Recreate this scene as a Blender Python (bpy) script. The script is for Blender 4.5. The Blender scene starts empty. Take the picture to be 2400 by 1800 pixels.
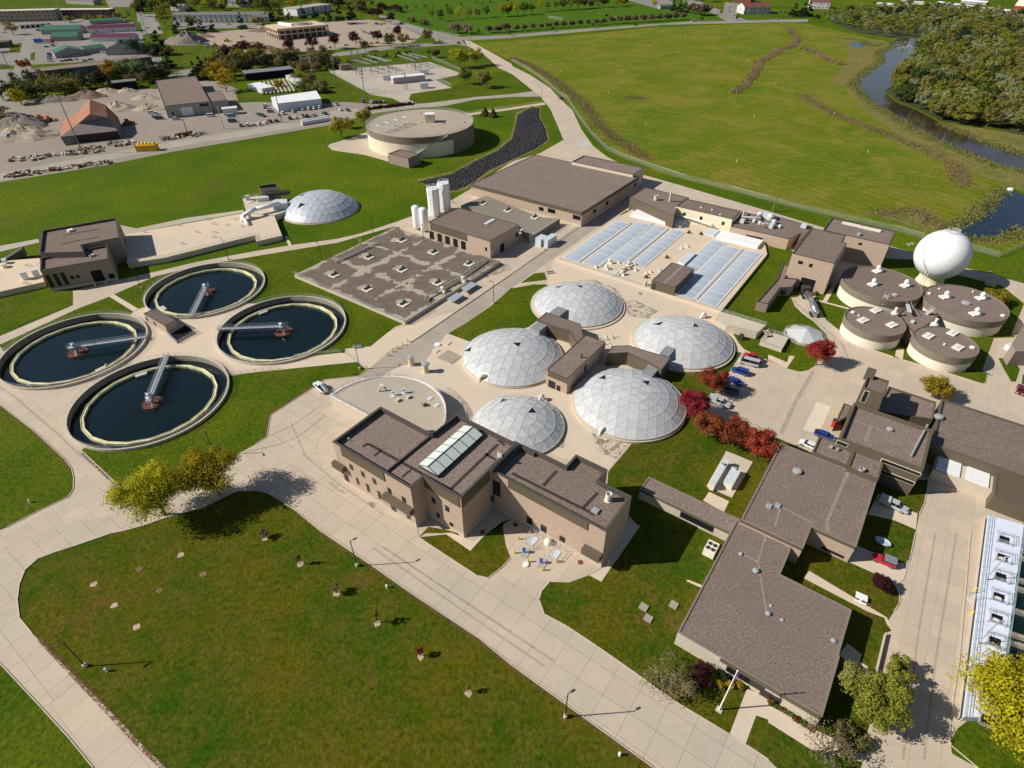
import bpy, math, random
from mathutils import Vector, geometry
C = bpy.context.scene.collection
PI = math.pi; R_ = math.radians
random.seed(7)
# ---------------- camera, world, sun, exposure ----------------
CAM = (0.0,0.0,100.0); FOC = 1382.3; PITCH = R_(38.224); ROLL = R_(-0.448)
fw = Vector((0, math.cos(PITCH), -math.sin(PITCH))); rt = Vector((1,0,0)); up = rt.cross(fw)
rr = rt*math.cos(ROLL)+up*math.sin(ROLL); uu = -rt*math.sin(ROLL)+up*math.cos(ROLL)
cd = bpy.data.cameras.new('camera'); cam = bpy.data.objects.new('camera', cd); C.objects.link(cam)
from mathutils import Matrix
cam.matrix_world = Matrix(((rr.x, uu.x, -fw.x, 0),(rr.y, uu.y, -fw.y, 0),(rr.z, uu.z, -fw.z, 100),(0,0,0,1)))
cd.sensor_width = 36; cd.lens = FOC/2400*36; cd.clip_end = 6000; cd.clip_start = 1
bpy.context.scene.camera = cam
SC = bpy.context.scene
W = bpy.data.worlds.new('World'); SC.world = W; W.use_nodes = True
SUN_EL = 35.8; SUN_AZ = 183.95      # direction towards the sun, degrees from +X
nt = W.node_tree; sky = nt.nodes.new('ShaderNodeTexSky'); sky.sky_type = 'NISHITA'; sky.sun_disc = False
sky.sun_elevation = R_(SUN_EL); sky.sun_rotation = R_(90-SUN_AZ); sky.air_density = 1.0; sky.dust_density = 0.3
nt.links.new(sky.outputs[0], nt.nodes['Background'].inputs[0]); nt.nodes['Background'].inputs[1].default_value = 0.06
sl = bpy.data.lights.new('sun', 'SUN'); sl.energy = 5.0; sl.angle = R_(0.5); sl.color = (1,0.945,0.86)
so = bpy.data.objects.new('sun', sl); C.objects.link(so); so.location = (-200,0,300)
sd = Vector((math.cos(R_(SUN_AZ))*math.cos(R_(SUN_EL)), math.sin(R_(SUN_AZ))*math.cos(R_(SUN_EL)), math.sin(R_(SUN_EL))))
so.rotation_euler = sd.to_track_quat('Z', 'Y').to_euler()
SC.view_settings.view_transform = 'Standard'; SC.view_settings.look = 'None'; SC.view_settings.exposure = 0.21; SC.view_settings.gamma = 1
# ---------------- survey helpers: photo position -> ground position at a height ----------------
def G(p, z=0.0):
 d = rr*((p[0]-1200)/FOC)+uu*((900-p[1])/FOC)+fw
 t = (z-100.0)/d.z
 return Vector((d.x*t, d.y*t, z))
def T(t, pts):
 if t == 'o': return [(a*2400/2212, b*2400/2212) for a, b in pts]
 c, r = int(t[0]), int(t[1]); s = 600/1810 if r == 3 else 600/2212
 y0 = (0,400,800,1250)[r]
 return [(600*c+a*s, y0+b*s) for a, b in pts]
def TG(t, pts, z=0.0): return [G(p, z) for p in T(t, pts)]
PHI = R_(54.0); AU = Vector((math.cos(PHI), math.sin(PHI), 0)); AV = Vector((math.sin(PHI), -math.cos(PHI), 0))
def ortho(pts, tol=24):
 n = len(pts); u = [p.dot(AU) for p in pts]; v = [p.dot(AV) for p in pts]; z = pts[0].z
 gu = list(range(n)); gv = list(range(n))
 def find(g, i):
  while g[i] != i: i = g[i]
  return i
 for i in range(n):
  j = (i+1) % n; du = u[j]-u[i]; dv = v[j]-v[i]; a = math.degrees(math.atan2(abs(dv), abs(du)))
  if a < tol: gv[find(gv, i)] = find(gv, j)
  elif a > 90-tol: gu[find(gu, i)] = find(gu, j)
 out = []
 for i in range(n):
  ru = find(gu, i); rv = find(gv, i)
  mu = [u[k] for k in range(n) if find(gu, k) == ru]; mv = [v[k] for k in range(n) if find(gv, k) == rv]
  a = sum(mu)/len(mu); b = sum(mv)/len(mv)
  out.append(AU*a+AV*b+Vector((0,0, z)))
 return out
def area(p): return 0.5*sum(p[i].x*p[(i+1) % len(p)].y-p[(i+1) % len(p)].x*p[i].y for i in range(len(p)))
def ccw(p):
 p = [Vector(q) for q in p]
 return p if area(p) > 0 else p[::-1]
def inset(pts, d):
 n = len(pts); out = []
 for i in range(n):
  a, b, c = pts[i-1], pts[i], pts[(i+1) % n]
  e1 = (b-a); e1.z = 0; e2 = (c-b); e2.z = 0
  if e1.length < 1e-6 or e2.length < 1e-6: out.append(b.copy()); continue
  e1.normalize(); e2.normalize()
  n1 = Vector((-e1.y, e1.x, 0)); n2 = Vector((-e2.y, e2.x, 0)); k = 1+n1.dot(n2)
  if k < 0.25: k = 0.25
  out.append(b+(n1+n2)*(d/k))
 return out
# ---------------- objects ----------------
def tag(o, label=None, cat=None, group=None, kind=None):
 if label: o['label'] = label
 if cat: o['category'] = cat
 if group: o['group'] = group
 if kind: o['kind'] = kind
 return o
def thing(name, label, cat, loc=(0,0,0), group=None, rz=0.0):
 o = bpy.data.objects.new(name, None); C.objects.link(o); o.location = loc; o.rotation_euler = (0,0, rz); o.empty_display_size = 0.5
 return tag(o, label, cat, group)
class MB:
 def __init__(s): s.v = []; s.f = []; s.m = []
 def add(s, vs, fs, mi=0):
  k = len(s.v); s.v += [tuple(v) for v in vs]
  for f in fs: s.f.append(tuple(i+k for i in f)); s.m.append(mi)
  return s
 def poly(s, pts, mi=0, flip=False):
  pts = [Vector(p) for p in pts]
  if len(pts) <= 4: tri = [tuple(range(len(pts)))]
  else: tri = geometry.tessellate_polygon([pts])
  k = len(s.v); s.v += [tuple(p) for p in pts]
  for t in tri:
   a, b, c = pts[t[0]], pts[t[1]], pts[t[2]]
   nz = (b-a).cross(c-b).z
   t = tuple(t) if (nz >= 0) != flip else tuple(t)[::-1]
   s.f.append(tuple(i+k for i in t)); s.m.append(mi)
  return s
 def wall(s, pts, z0, z1, mi=0, flip=False, closed=True):
  n = len(pts); k = len(s.v)
  for p in pts: s.v.append((p[0], p[1], z0)); s.v.append((p[0], p[1], z1))
  for i in range(n if closed else n-1):
   j = (i+1) % n; f = (k+2*i, k+2*j, k+2*j+1, k+2*i+1)
   s.f.append(f[::-1] if flip else f); s.m.append(mi)
  return s
 def prism(s, pts, z0, z1, mi=0, mt=None, bottom=False):
  pts = ccw(pts); s.wall(pts, z0, z1, mi)
  s.poly([(p.x, p.y, z1) for p in pts], mi if mt is None else mt)
  if bottom: s.poly([(p.x, p.y, z0) for p in pts], mi, True)
  return s
 def ring(s, pts, d, z0, z1, mi=0):     # a closed wall of thickness d inside pts
  pts = ccw(pts); q = inset(pts, d); n = len(pts)
  s.wall(pts, z0, z1, mi); s.wall(q, z0, z1, mi, True)
  for i in range(n):
   j = (i+1) % n
   s.add([(pts[i].x, pts[i].y, z1),(pts[j].x, pts[j].y, z1),(q[j].x, q[j].y, z1),(q[i].x, q[i].y, z1)], [(0,1,2,3)], mi)
  return s
 def box(s, c, size, rz=0.0, mi=0, mt=None):
  x, y, z = size[0]/2, size[1]/2, size[2]; ca, sa = math.cos(rz), math.sin(rz)
  p = [(c[0]+a*ca-b*sa, c[1]+a*sa+b*ca) for a, b in ((-x, -y),(x, -y),(x, y),(-x, y))]
  z0 = c[2]
  s.add([(a, b, z0) for a, b in p]+[(a, b, z0+z) for a, b in p], [(0,1,5,4),(1,2,6,5),(2,3,7,6),(3,0,4,7),(3,2,1,0)], mi)
  s.add([(a, b, z0+z) for a, b in p], [(0,1,2,3)], mi if mt is None else mt)
  return s
 def tube(s, a, b, r, n=5, mi=0, r2=None, cap=True):
  a = Vector(a); b = Vector(b); d = b-a
  if d.length < 1e-6: return s
  d.normalize(); x = d.orthogonal().normalized(); y = d.cross(x); r2 = r if r2 is None else r2
  k = len(s.v)
  for i in range(n):
   t = 2*PI*i/n; o = x*math.cos(t)+y*math.sin(t)
   s.v.append(tuple(a+o*r)); s.v.append(tuple(b+o*r2))
  for i in range(n):
   j = (i+1) % n; s.f.append((k+2*i, k+2*j, k+2*j+1, k+2*i+1)); s.m.append(mi)
  if cap:
   s.f.append(tuple(k+2*i+1 for i in range(n))); s.m.append(mi); s.f.append(tuple(k+2*i for i in range(n))[::-1]); s.m.append(mi)
  return s
 def path(s, pts, r, n=6, mi=0):
  for i in range(len(pts)-1): s.tube(pts[i], pts[i+1], r, n, mi)
  return s
 def lathe(s, c, prof, n=24, mi=0, cap=True):      # prof: (radius, z)
  k = len(s.v); m = len(prof)
  for i in range(n):
   t = 2*PI*i/n
   for r, z in prof: s.v.append((c[0]+r*math.cos(t), c[1]+r*math.sin(t), c[2]+z))
  for i in range(n):
   j = (i+1) % n
   for a in range(m-1): s.f.append((k+i*m+a, k+j*m+a, k+j*m+a+1, k+i*m+a+1)); s.m.append(mi)
  if cap and prof[-1][0] > 1e-3: s.f.append(tuple(k+i*m+m-1 for i in range(n))); s.m.append(mi)
  return s
 def build(s, name, mats, parent=None, smooth=False, local=False):
  me = bpy.data.meshes.new(name); off = Vector((0,0,0))
  if parent is not None and not local:
   q = parent
   while q is not None: off = off+Vector(q.location); q = q.parent
  v = [(a-off.x, b-off.y, c-off.z) for a, b, c in s.v]
  me.from_pydata(v, [], s.f)
  if not isinstance(mats, (list, tuple)): mats = [mats]
  for m in mats: me.materials.append(m)
  if len(mats) > 1: me.polygons.foreach_set('material_index', s.m)
  if smooth: me.polygons.foreach_set('use_smooth', [True]*len(s.f))
  me.update(); o = bpy.data.objects.new(name, me); C.objects.link(o)
  if parent is not None: o.parent = parent
  return o
def copy_tree(o, loc=None, rz=None, label=None, group=None, scale=None):
 c = o.copy(); C.objects.link(c)
 if loc is not None: c.location = loc
 if rz is not None: c.rotation_euler = (0,0, rz)
 if scale is not None: c.scale = scale if isinstance(scale, (tuple, list)) else (scale,)*3
 if label: c['label'] = label
 if group: c['group'] = group
 def rec(a, b):
  for ch in list(a.children):
   d = ch.copy(); C.objects.link(d); d.parent = b; rec(ch, d)
 rec(o, c); return c
# ---------------- materials ----------------
class N:
 def __init__(s, name):
  s.m = bpy.data.materials.new(name); s.m.use_nodes = True; s.t = s.m.node_tree; s.b = s.t.nodes['Principled BSDF']; s.b.inputs['Specular IOR Level'].default_value = 0.25
 def n(s, typ, **k):
  o = s.t.nodes.new(typ)
  for a, b in k.items():
   if a.startswith('i_'):
    key = a[2:]; key = int(key) if key.isdigit() else key.replace('_', ' ')
    if hasattr(b, 'bl_rna') or type(b).__name__.startswith('NodeSocket'): s.t.links.new(b, o.inputs[key])
    else: o.inputs[key].default_value = b
   else: setattr(o, a, b)
  return o
 def pos(s, rz=0.0, scale=(1,1,1), obj=False, loc=(0,0,0)):
  if obj: v = s.n('ShaderNodeTexCoord').outputs['Object']
  else: v = s.n('ShaderNodeNewGeometry').outputs['Position']
  return s.n('ShaderNodeMapping', i_0=v, i_Rotation=(0,0, rz), i_Scale=scale, i_Location=loc).outputs[0]
 def noise(s, v, scale, detail=3, rough=0.6, dist=0.0): return s.n('ShaderNodeTexNoise', i_Vector=v, i_Scale=scale, i_Detail=detail, i_Roughness=rough, i_Distortion=dist).outputs[0]
 def ramp(s, f, a, b, ca=(0,0,0,1), cb=(1,1,1,1)):
  r = s.n('ShaderNodeValToRGB', i_0=f); e = r.color_ramp.elements; e[0].position = a; e[1].position = b; e[0].color = ca; e[1].color = cb; return r.outputs[0]
 def mix(s, f, a, b, mode='MIX'):
  o = s.n('ShaderNodeMix', data_type='RGBA', blend_type=mode)
  for k, v in ((0, f),(6, a),(7, b)):
   if isinstance(v, (int, float)): o.inputs[k].default_value = v
   elif isinstance(v, tuple): o.inputs[k].default_value = v if len(v) == 4 else v+(1,)
   else: s.t.links.new(v, o.inputs[k])
  return o.outputs[2]
 def math(s, op, a, b=0.0, clamp=False):
  o = s.n('ShaderNodeMath', operation=op, use_clamp=clamp)
  for k, v in ((0, a),(1, b)):
   if isinstance(v, (int, float)): o.inputs[k].default_value = v
   else: s.t.links.new(v, o.inputs[k])
  return o.outputs[0]
 def out(s, col, rough=0.8, bump=None, bs=0.3, bd=0.1, spec=None, metal=0.0):
  if isinstance(col, tuple): s.b.inputs['Base Color'].default_value = col if len(col) == 4 else col+(1,)
  else: s.t.links.new(col, s.b.inputs['Base Color'])
  s.b.inputs['Roughness'].default_value = rough; s.b.inputs['Metallic'].default_value = metal
  if spec is not None: s.b.inputs['Specular IOR Level'].default_value = spec
  if bump is not None:
   bn = s.n('ShaderNodeBump', i_Strength=bs, i_Distance=bd, i_Height=bump); s.t.links.new(bn.outputs[0], s.b.inputs['Normal'])
  return s.m
def c4(c): return tuple(c)+(1,) if len(c) == 3 else c
def sc(c, k): return tuple(x*k for x in c[:3])
def simple(name, col, rough=0.7, var=0.12, scale=1.5, metal=0.0, spec=0.25):
 n = N(name); v = n.pos(obj=True)
 a = n.noise(v, scale, 4); return n.out(n.mix(n.ramp(a, 0.3,0.7), sc(col, 1-var), sc(col, 1+var)), rough, metal=metal, spec=spec)
def grass(name, c1, c2, c3, big=0.03, fine=2.2, stripes=None, patches=None):
 n = N(name); v = n.pos()
 a = n.ramp(n.noise(v, big, 5,0.62), 0.38,0.62); b = n.ramp(n.noise(v, fine, 4,0.75), 0.32,0.7)
 m = n.ramp(n.noise(v, 0.22,6,0.78,0.5), 0.40,0.62)
 col = n.mix(a, c1, c2); col = n.mix(n.math('MULTIPLY', m, 0.6), col, c3)
 if patches:
  pm = n.ramp(n.noise(v, patches[1], 6,0.72), patches[2], patches[2]+0.1); col = n.mix(n.math('MULTIPLY', pm, patches[3]), col, patches[0])
 if stripes:
  ang, L, amt = stripes; w = n.n('ShaderNodeTexWave', i_Vector=n.pos(ang), i_Scale=1/L, i_Distortion=3.0, i_Detail=3.0, i_Detail_Scale=0.4)
  col = n.mix(n.math('MULTIPLY', w.outputs[1], amt), col, sc(c2,1.5))
 f = n.mix(b, (0.55,0.55,0.55),(1.42,1.4,1.4)); col = n.mix(1.0, col, f, 'MULTIPLY')
 return n.out(col, 0.95, n.noise(v, fine*1.4,4,0.8), 0.9,0.25, spec=0.05)
def concrete(name, col, joint=4.6, rot=-PHI, stain=0.35, jw=0.05, var=0.05, off=(0,0,0), mo=0.74):
 n = N(name); v = n.pos(rot, loc=off); w = n.pos()
 big = n.ramp(n.noise(w, 0.035,5,0.65), 0.36,0.66); md = n.ramp(n.noise(w, 0.35,6,0.7), 0.3,0.75); fi = n.noise(w, 6,4,0.8)
 gr = (col[0]*.88, col[0]*.765, col[0]*.615); base = n.mix(big, gr, sc(col, 1.06)); base = n.mix(n.math('MULTIPLY', n.ramp(n.noise(w, 0.09,6,0.75,0.6), 0.60,0.72), 0.55*min(1, stain*2)), base, (col[0]*.55, col[0]*.48, col[0]*.39)); base = n.mix(n.math('MULTIPLY', md, stain), base, sc(col, 0.78))
 if joint:
  br = n.n('ShaderNodeTexBrick', offset=0.0, squash=1.0, i_Vector=v, i_Color1=(1-var, 1-var, 1-var, 1), i_Color2=(1+var, 1+var, 1+var*0.6,1), i_Mortar=(mo, mo*.95, mo*.88,1), i_Scale=1.0, i_Mortar_Size=jw, i_Mortar_Smooth=0.3, i_Bias=0.0)
  br.inputs['Brick Width'].default_value = joint; br.inputs['Row Height'].default_value = joint*0.86
  base = n.mix(1.0, base, br.outputs[0], 'MULTIPLY')
 st = n.ramp(n.noise(n.pos(R_(35.66),(0.05,1.2,1)), 1.0,4,0.7), 0.52,0.75); base = n.mix(n.math('MULTIPLY', st, stain*0.5), base, sc(col, 0.7))
 g = n.mix(n.ramp(fi, 0.3,0.7),(0.93,0.93,0.93),(1.06,1.06,1.06)); return n.out(n.mix(1.0, base, g, 'MULTIPLY'), 0.88, fi, 0.15,0.03)
def gravel(name, col, sp=0.55, patch=0.25):
 n = N(name); v = n.pos()
 a = n.noise(v, 2.6,5,0.95); b = n.ramp(n.noise(v, 0.12,5,0.6), 0.35,0.68); vo = n.n('ShaderNodeTexVoronoi', i_Vector=v, i_Scale=4.5).outputs[0]
 k = n.mix(n.ramp(a, 0.33,0.68), sc(col, 1-sp), sc(col, 1+sp)); k = n.mix(0.3, k, n.mix(1.0, k, vo, 'OVERLAY')); k = n.mix(n.math('MULTIPLY', b, patch), k, sc(col, 0.72)); k = n.mix(n.math('MULTIPLY', n.ramp(n.noise(n.pos(-PHI, (0.25,1.5,1)), 0.3,5,0.7), 0.55,0.75), patch*1.2), k, sc(col, 0.55)); o = n.n('ShaderNodeObjectInfo'); hs = n.n('ShaderNodeHueSaturation', i_Value=n.math('ADD', 0.9, n.math('MULTIPLY', o.outputs['Random'], 0.2)), i_Color=k); k = hs.outputs[0]
 return n.out(k, 0.95, a, 0.6,0.06, spec=0.1)
def wallmat(name, col, bw=0.4, bh=0.2, var=0.1, dirt=0.2):
 n = N(name); g = n.n('ShaderNodeNewGeometry'); sx = n.n('ShaderNodeSeparateXYZ', i_0=n.pos(-PHI)); s2 = n.math('ADD', sx.outputs[0], sx.outputs[1])
 cv = n.n('ShaderNodeCombineXYZ', i_0=s2, i_1=sx.outputs[2]).outputs[0]
 br = n.n('ShaderNodeTexBrick', i_Vector=cv, i_Color1=c4(sc(col, 1-var)), i_Color2=c4(sc(col, 1+var)), i_Mortar=c4(sc(col, 0.85)), i_Scale=1.0, i_Mortar_Size=0.012, i_Bias=0.0)
 br.inputs['Brick Width'].default_value = bw; br.inputs['Row Height'].default_value = bh
 d = n.ramp(n.noise(n.pos(scale=(1,1,0.25)), 0.8,5,0.7), 0.35,0.75); k = n.mix(n.math('MULTIPLY', d, dirt), br.outputs[0], sc(col, 0.75))
 return n.out(k, 0.88)
def ribbed(name, col, pitch=0.4, rough=0.5, var=0.25):
 n = N(name); sx = n.n('ShaderNodeSeparateXYZ', i_0=n.pos(-PHI)); s2 = n.math('ADD', sx.outputs[0], sx.outputs[1])
 pp = n.math('PINGPONG', s2, pitch/2); f = n.ramp(n.math('DIVIDE', pp, pitch/2), 0.25,0.6); nz = n.noise(n.pos(), 0.7,3)
 k = n.mix(f, sc(col, 1-var), sc(col, 1+var*0.5)); k = n.mix(n.math('MULTIPLY', nz, 0.3), k, sc(col, 0.8)); return n.out(k, rough, f, 0.5,0.05)
def leafmat(name, c1, c2, tr=0.35):
 n = N(name); o = n.n('ShaderNodeObjectInfo'); g = n.n('ShaderNodeNewGeometry'); a = n.noise(n.pos(), 0.45,3)
 f = n.math('ADD', n.math('MULTIPLY', g.outputs['Random Per Island'], 0.55), n.math('MULTIPLY', n.ramp(a, 0.35,0.65), 0.5), True)
 k = n.mix(f, c1, c2); h = n.n('ShaderNodeHueSaturation', i_Hue=n.math('ADD', 0.485, n.math('MULTIPLY', o.outputs['Random'], 0.03)), i_Saturation=1.0, i_Value=n.math('ADD', 0.8, n.math('MULTIPLY', o.outputs['Random'], 0.4)), i_Color=k)
 n.out(h.outputs[0], 0.75, spec=0.1)
 t = n.n('ShaderNodeBsdfTranslucent', i_Color=h.outputs[0]); mx = n.n('ShaderNodeMixShader', i_0=tr); n.t.links.new(n.b.outputs[0], mx.inputs[1]); n.t.links.new(t.outputs[0], mx.inputs[2])
 n.t.links.new(mx.outputs[0], n.t.nodes['Material Output'].inputs[0]); return n.m
def water(name, col, rough=0.06, scale=1.0, bs=0.12):
 n = N(name); v = n.pos(scale=(1,1,1)); a = n.noise(v, scale, 5,0.6)
 b = n.ramp(n.noise(v, 0.05,3), 0.35,0.65); return n.out(n.mix(b, sc(col, 0.8), sc(col, 1.25)), rough, a, bs, 0.1, spec=0.5)
LAWN = grass('lawn_grass', (0.090,0.088,0.003),(0.028,0.080,0.002),(0.130,0.100,0.014), 0.045,1.15, patches=((0.15,0.078,0.028), 0.055,0.59,0.7))
LAWN2 = grass('lawn_green', (0.085,0.120,0.004),(0.036,0.094,0.002),(0.115,0.118,0.010), 0.05,1.15, patches=((0.16,0.11,0.04), 0.08,0.60,0.5))
MEADOW = grass('meadow_grass', (0.120,0.158,0.004),(0.038,0.098,0.002),(0.095,0.105,0.010), 0.016,0.9,(R_(-8), 9,0.3), patches=((0.11,0.095,0.02), 0.03,0.56,0.6))
PARK = grass('park_grass', (0.06,0.135,0.006),(0.045,0.11,0.005),(0.09,0.14,0.01), 0.012,0.35,(R_(80), 22,0.3))
CONC = concrete('site_concrete', (0.555,0.44,0.33), stain=.5, mo=.78)
CONC2 = concrete('road_concrete', (0.535,0.435,0.335), 4.7, R_(35.66), 0.5,0.05,0.04, mo=0.6)
CONC3 = concrete('plaza_concrete', (0.65,0.505,0.355), 0, stain=0.3)
CONCW = concrete('wall_concrete', (0.58,0.50,0.38), 0, stain=0.45)
CONCG = concrete('grey_concrete', (0.36,0.32,0.27), 6, stain=0.5)
ASPH = concrete('worn_asphalt', (0.29,0.265,0.235), 0, stain=0.5)
DIRT = concrete('bare_dirt', (0.32,0.265,0.215), 0, stain=0.8)
DIRT2 = concrete('brown_dirt', (0.42,0.31,0.22), 0, stain=0.9)
ROOF = gravel('roof_gravel', (0.222,0.168,0.143), 0.75,0.4); ROOFD = gravel('roof_gravel_dark', (0.15,0.12,0.105)); ROOFS = simple('roof_seam', (0.26,0.225,0.19), 0.9,0.2,1.0)
BRICK = wallmat('tan_brick', (0.47,0.35,0.265)); BRICKD = wallmat('dark_brick', (0.30,0.235,0.19))
FASC = ribbed('brown_panel', (0.135,0.108,0.072)); CAP = simple('dark_coping', (0.085,0.075,0.064), 0.5); CREAM = simple('cream_paint', (0.74,0.66,0.48), 0.7,0.06)
GLASS = simple('dark_glass', (0.012,0.014,0.018), 0.12,0.1, spec=0.5); WHITE = simple('white_paint', (0.80,0.80,0.80), 0.45,0.04); PALE = simple('pale_blue_metal', (0.55,0.60,0.62), 0.45,0.1)
GALV = simple('galvanized_steel', (0.45,0.46,0.47), 0.45,0.15, metal=0.3); RAILM = simple('aluminium_rail', (0.62,0.62,0.60), 0.4,0.05, metal=0.2); DKMET = simple('dark_metal', (0.05,0.045,0.04), 0.5)
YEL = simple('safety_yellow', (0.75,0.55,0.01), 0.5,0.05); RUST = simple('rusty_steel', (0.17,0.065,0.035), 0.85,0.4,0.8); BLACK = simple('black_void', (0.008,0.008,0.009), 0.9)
TAN = simple('tan_paint', (0.62,0.53,0.38), 0.6,0.1); TANW = simple('weathered_white', (0.72,0.68,0.58), 0.6,0.12); PURP = ribbed('purple_metal_roof', (0.12,0.03,0.07), 0.9); GREENR = ribbed('green_metal_roof', (0.05,0.16,0.10), 0.9)
WAT = water('tank_water', (0.003,0.009,0.009), 0.09,2.5,0.08); RIV = water('river_water', (0.04,0.028,0.018), 0.1,0.5,0.5); POND = water('pond_water', (0.008,0.014,0.03), 0.1,1.2,0.3)
BARK = simple('bark', (0.16,0.12,0.085), 0.9,0.3,3)
# ---------------- ground sheets ----------------
TANKS = [((-96.1,121.3), 19.5, T('02', [(1450,110)])[0]),((-130.0,145.2), 19.5, T('01', [(1235,1440)])[0]),((-105.4,181.0), 19.3, T('01', [(1660,1250)])[0]),((-71.4,155.6), 19.3, T('01', [(1885,1370)])[0])]
def minus_discs(tris):
 out = tris
 for (cx, cy), r, _ in TANKS:
  nn = 40; cir = [(cx+r*math.cos(2*PI*i/nn), cy+r*math.sin(2*PI*i/nn)) for i in range(nn)]; res = []
  def cut(poly, a, b, keep_left):
   o = []; m = len(poly)
   f = lambda p: ((b[0]-a[0])*(p[1]-a[1])-(b[1]-a[1])*(p[0]-a[0]))*(1 if keep_left else -1)
   for i in range(m):
    p, q = poly[i], poly[(i+1) % m]; fp, fq = f(p), f(q)
    if fp >= 0: o.append(p)
    if (fp > 0 and fq < 0) or (fp < 0 and fq > 0): t = fp/(fp-fq); o.append((p[0]+(q[0]-p[0])*t, p[1]+(q[1]-p[1])*t))
   return o
  for tr in out:
   xs = [p[0] for p in tr]; ys = [p[1] for p in tr]
   if min(xs) > cx+r or max(xs) < cx-r or min(ys) > cy+r or max(ys) < cy-r: res.append(tr); continue
   rest = tr
   for i in range(nn):
    a, b = cir[i], cir[(i+1) % nn]; o = cut(rest, a, b, False)
    if len(o) >= 3: res.append(o)
    rest = cut(rest, a, b, True)
    if len(rest) < 3: break
  out = res
 return out
def sheet(name, mat, z, *polys, parts=None):
 mb = MB()
 for ip, pl in enumerate(polys):
  if ip: z += 0.003
  pl = [Vector((p[0], p[1], 0)) for p in pl]; tris = geometry.tessellate_polygon([pl])
  for pc in minus_discs([[(pl[i].x, pl[i].y) for i in t] for t in tris]):
   mb.poly([(a, b, z) for a, b in pc])
 return tag(mb.build(name, mat), kind='structure')
def PX(pts, z=0): return [G(p, z) for p in pts]
def t_(*a):                # t_('02', [...], '12', [...]) -> one outline on the ground
 o = []
 for i in range(0, len(a), 2): o += TG(a[i], a[i+1])
 return o
sheet('ground', MEADOW, 0, [(-3500,-700),(3500,-700),(3500,4500),(-3500,4500)])
# --- far half ---
sheet('park_lawn', PARK, 0.02, t_('10', [(900,-30),(1000,60),(1150,150),(1480,255),(1800,325),(2212,300)], '20', [(600,258),(1000,225),(1500,190),(2212,172),(1700,70),(1500,10),(1400,-40)]))
def field_mat():
 n = N('wild_field_grass'); v = n.pos(); vs = n.pos(R_(28),(0.22,1.0,1))
 a = n.ramp(n.noise(v, 0.018,5,0.65), 0.38,0.62); st = n.ramp(n.noise(vs, 0.4,6,0.8,0.5), 0.46,0.64)
 w = n.n('ShaderNodeTexWave', i_Vector=n.pos(R_(-30)), i_Scale=0.055, i_Distortion=14.0, i_Detail=5.0, i_Detail_Scale=0.1).outputs[1]
 k = n.mix(a, (0.085,0.150,0.004),(0.150,0.172,0.008)); y = n.ramp(n.noise(v, 0.028,7,0.78,0.8), 0.46,0.60)
 k = n.mix(n.math('MULTIPLY', y, 0.75), k, (0.25,0.20,0.045)); k = n.mix(n.math('MULTIPLY', st, 0.55), k, (0.26,0.22,0.035)); k = n.mix(n.math('MULTIPLY', w, 0.28), k, (0.055,0.115,0.006))
 f = n.ramp(n.noise(v, 0.9,5,0.8), 0.3,0.72); k = n.mix(1.0, k, n.mix(f, (0.72,0.72,0.72),(1.3,1.3,1.25)), 'MULTIPLY')
 return n.out(k, 0.95, n.noise(v, 1.1,5,0.8), 0.9,0.5, spec=0.05)
FIELD = field_mat()
sheet('landfill_field', FIELD, 0.03, t_('20', [(-330,370),(0,355),(700,290),(1300,232),(2212,200)], '30', [(340,205),(700,290),(1000,360),(1090,395),(970,430),(945,520),(965,560),(850,620),(760,670),(730,740),(900,910),(1250,1120),(1600,1290),(1950,1430),(2212,1500)],
 '31', [(2212,0),(2160,160),(2030,150),(1780,400),(1560,510),(1700,580),(2212,470),(2600,500),(2212,640),(2000,740),(1700,660),(1110,520),(550,390),(0,250)], '21', [(2212,250),(1500,80),(1150,-10)], '20', [(1250,1455),(900,1330),(720,1180),(560,990),(420,820),(200,650),(0,530),(-200,430)]))
RIVP = t_('30', [(1060,380),(1130,330),(1290,330),(1270,420),(1230,520),(1090,700),(1010,800),(1100,880),(1300,960),(1500,1070),(1900,1230),(2212,1330),(2700,1560),(2700,1760),(2212,1490),(1950,1420),(1600,1280),(1250,1110),(900,900),(730,740),(760,675),(850,625),(965,560),(945,520),(950,450)])
sheet('river', RIV, 0.06, RIVP)
sheet('pond', POND, 0.07, t_('31', [(2030,160),(2212,210),(2700,330),(2700,330),(2500,420),(2212,500),(2050,580),(1800,597),(1640,580),(1550,510),(1780,400),(1900,290)]))
sheet('backwater', POND, 0.07, t_('30', [(700,360),(850,372),(820,415),(730,415)]))
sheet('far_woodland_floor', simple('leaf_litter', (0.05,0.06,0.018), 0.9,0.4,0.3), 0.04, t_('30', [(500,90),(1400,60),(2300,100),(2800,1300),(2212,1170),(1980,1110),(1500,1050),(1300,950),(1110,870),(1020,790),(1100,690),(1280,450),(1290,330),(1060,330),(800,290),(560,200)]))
BANK = grass('bank_grass', (0.19,0.155,0.04),(0.10,0.135,0.02),(0.28,0.21,0.09), 0.04,0.8)
sheet('river_bank', BANK, 0.05, t_('30', [(1500,1065),(2000,1130),(2300,1190),(2800,1400),(2700,1560),(2212,1330),(1900,1230)]),
 t_('30', [(600,320),(1000,350),(1090,395),(960,440),(970,560),(850,620),(735,740),(640,760),(540,690),(640,600),(700,450)]),
 t_('30', [(640,700),(760,760),(900,900),(1250,1110),(1600,1290),(2212,1500),(2212,1659),(1950,1560),(1500,1380),(900,1020),(700,820)]),
 t_('31', [(1640,583),(1800,600),(2050,583),(2212,503),(2212,580),(2000,640),(1700,620)]), t_('31', [(1700,450),(1560,510),(1600,560),(1450,540),(1000,420),(800,340),(1300,370)]))
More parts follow.
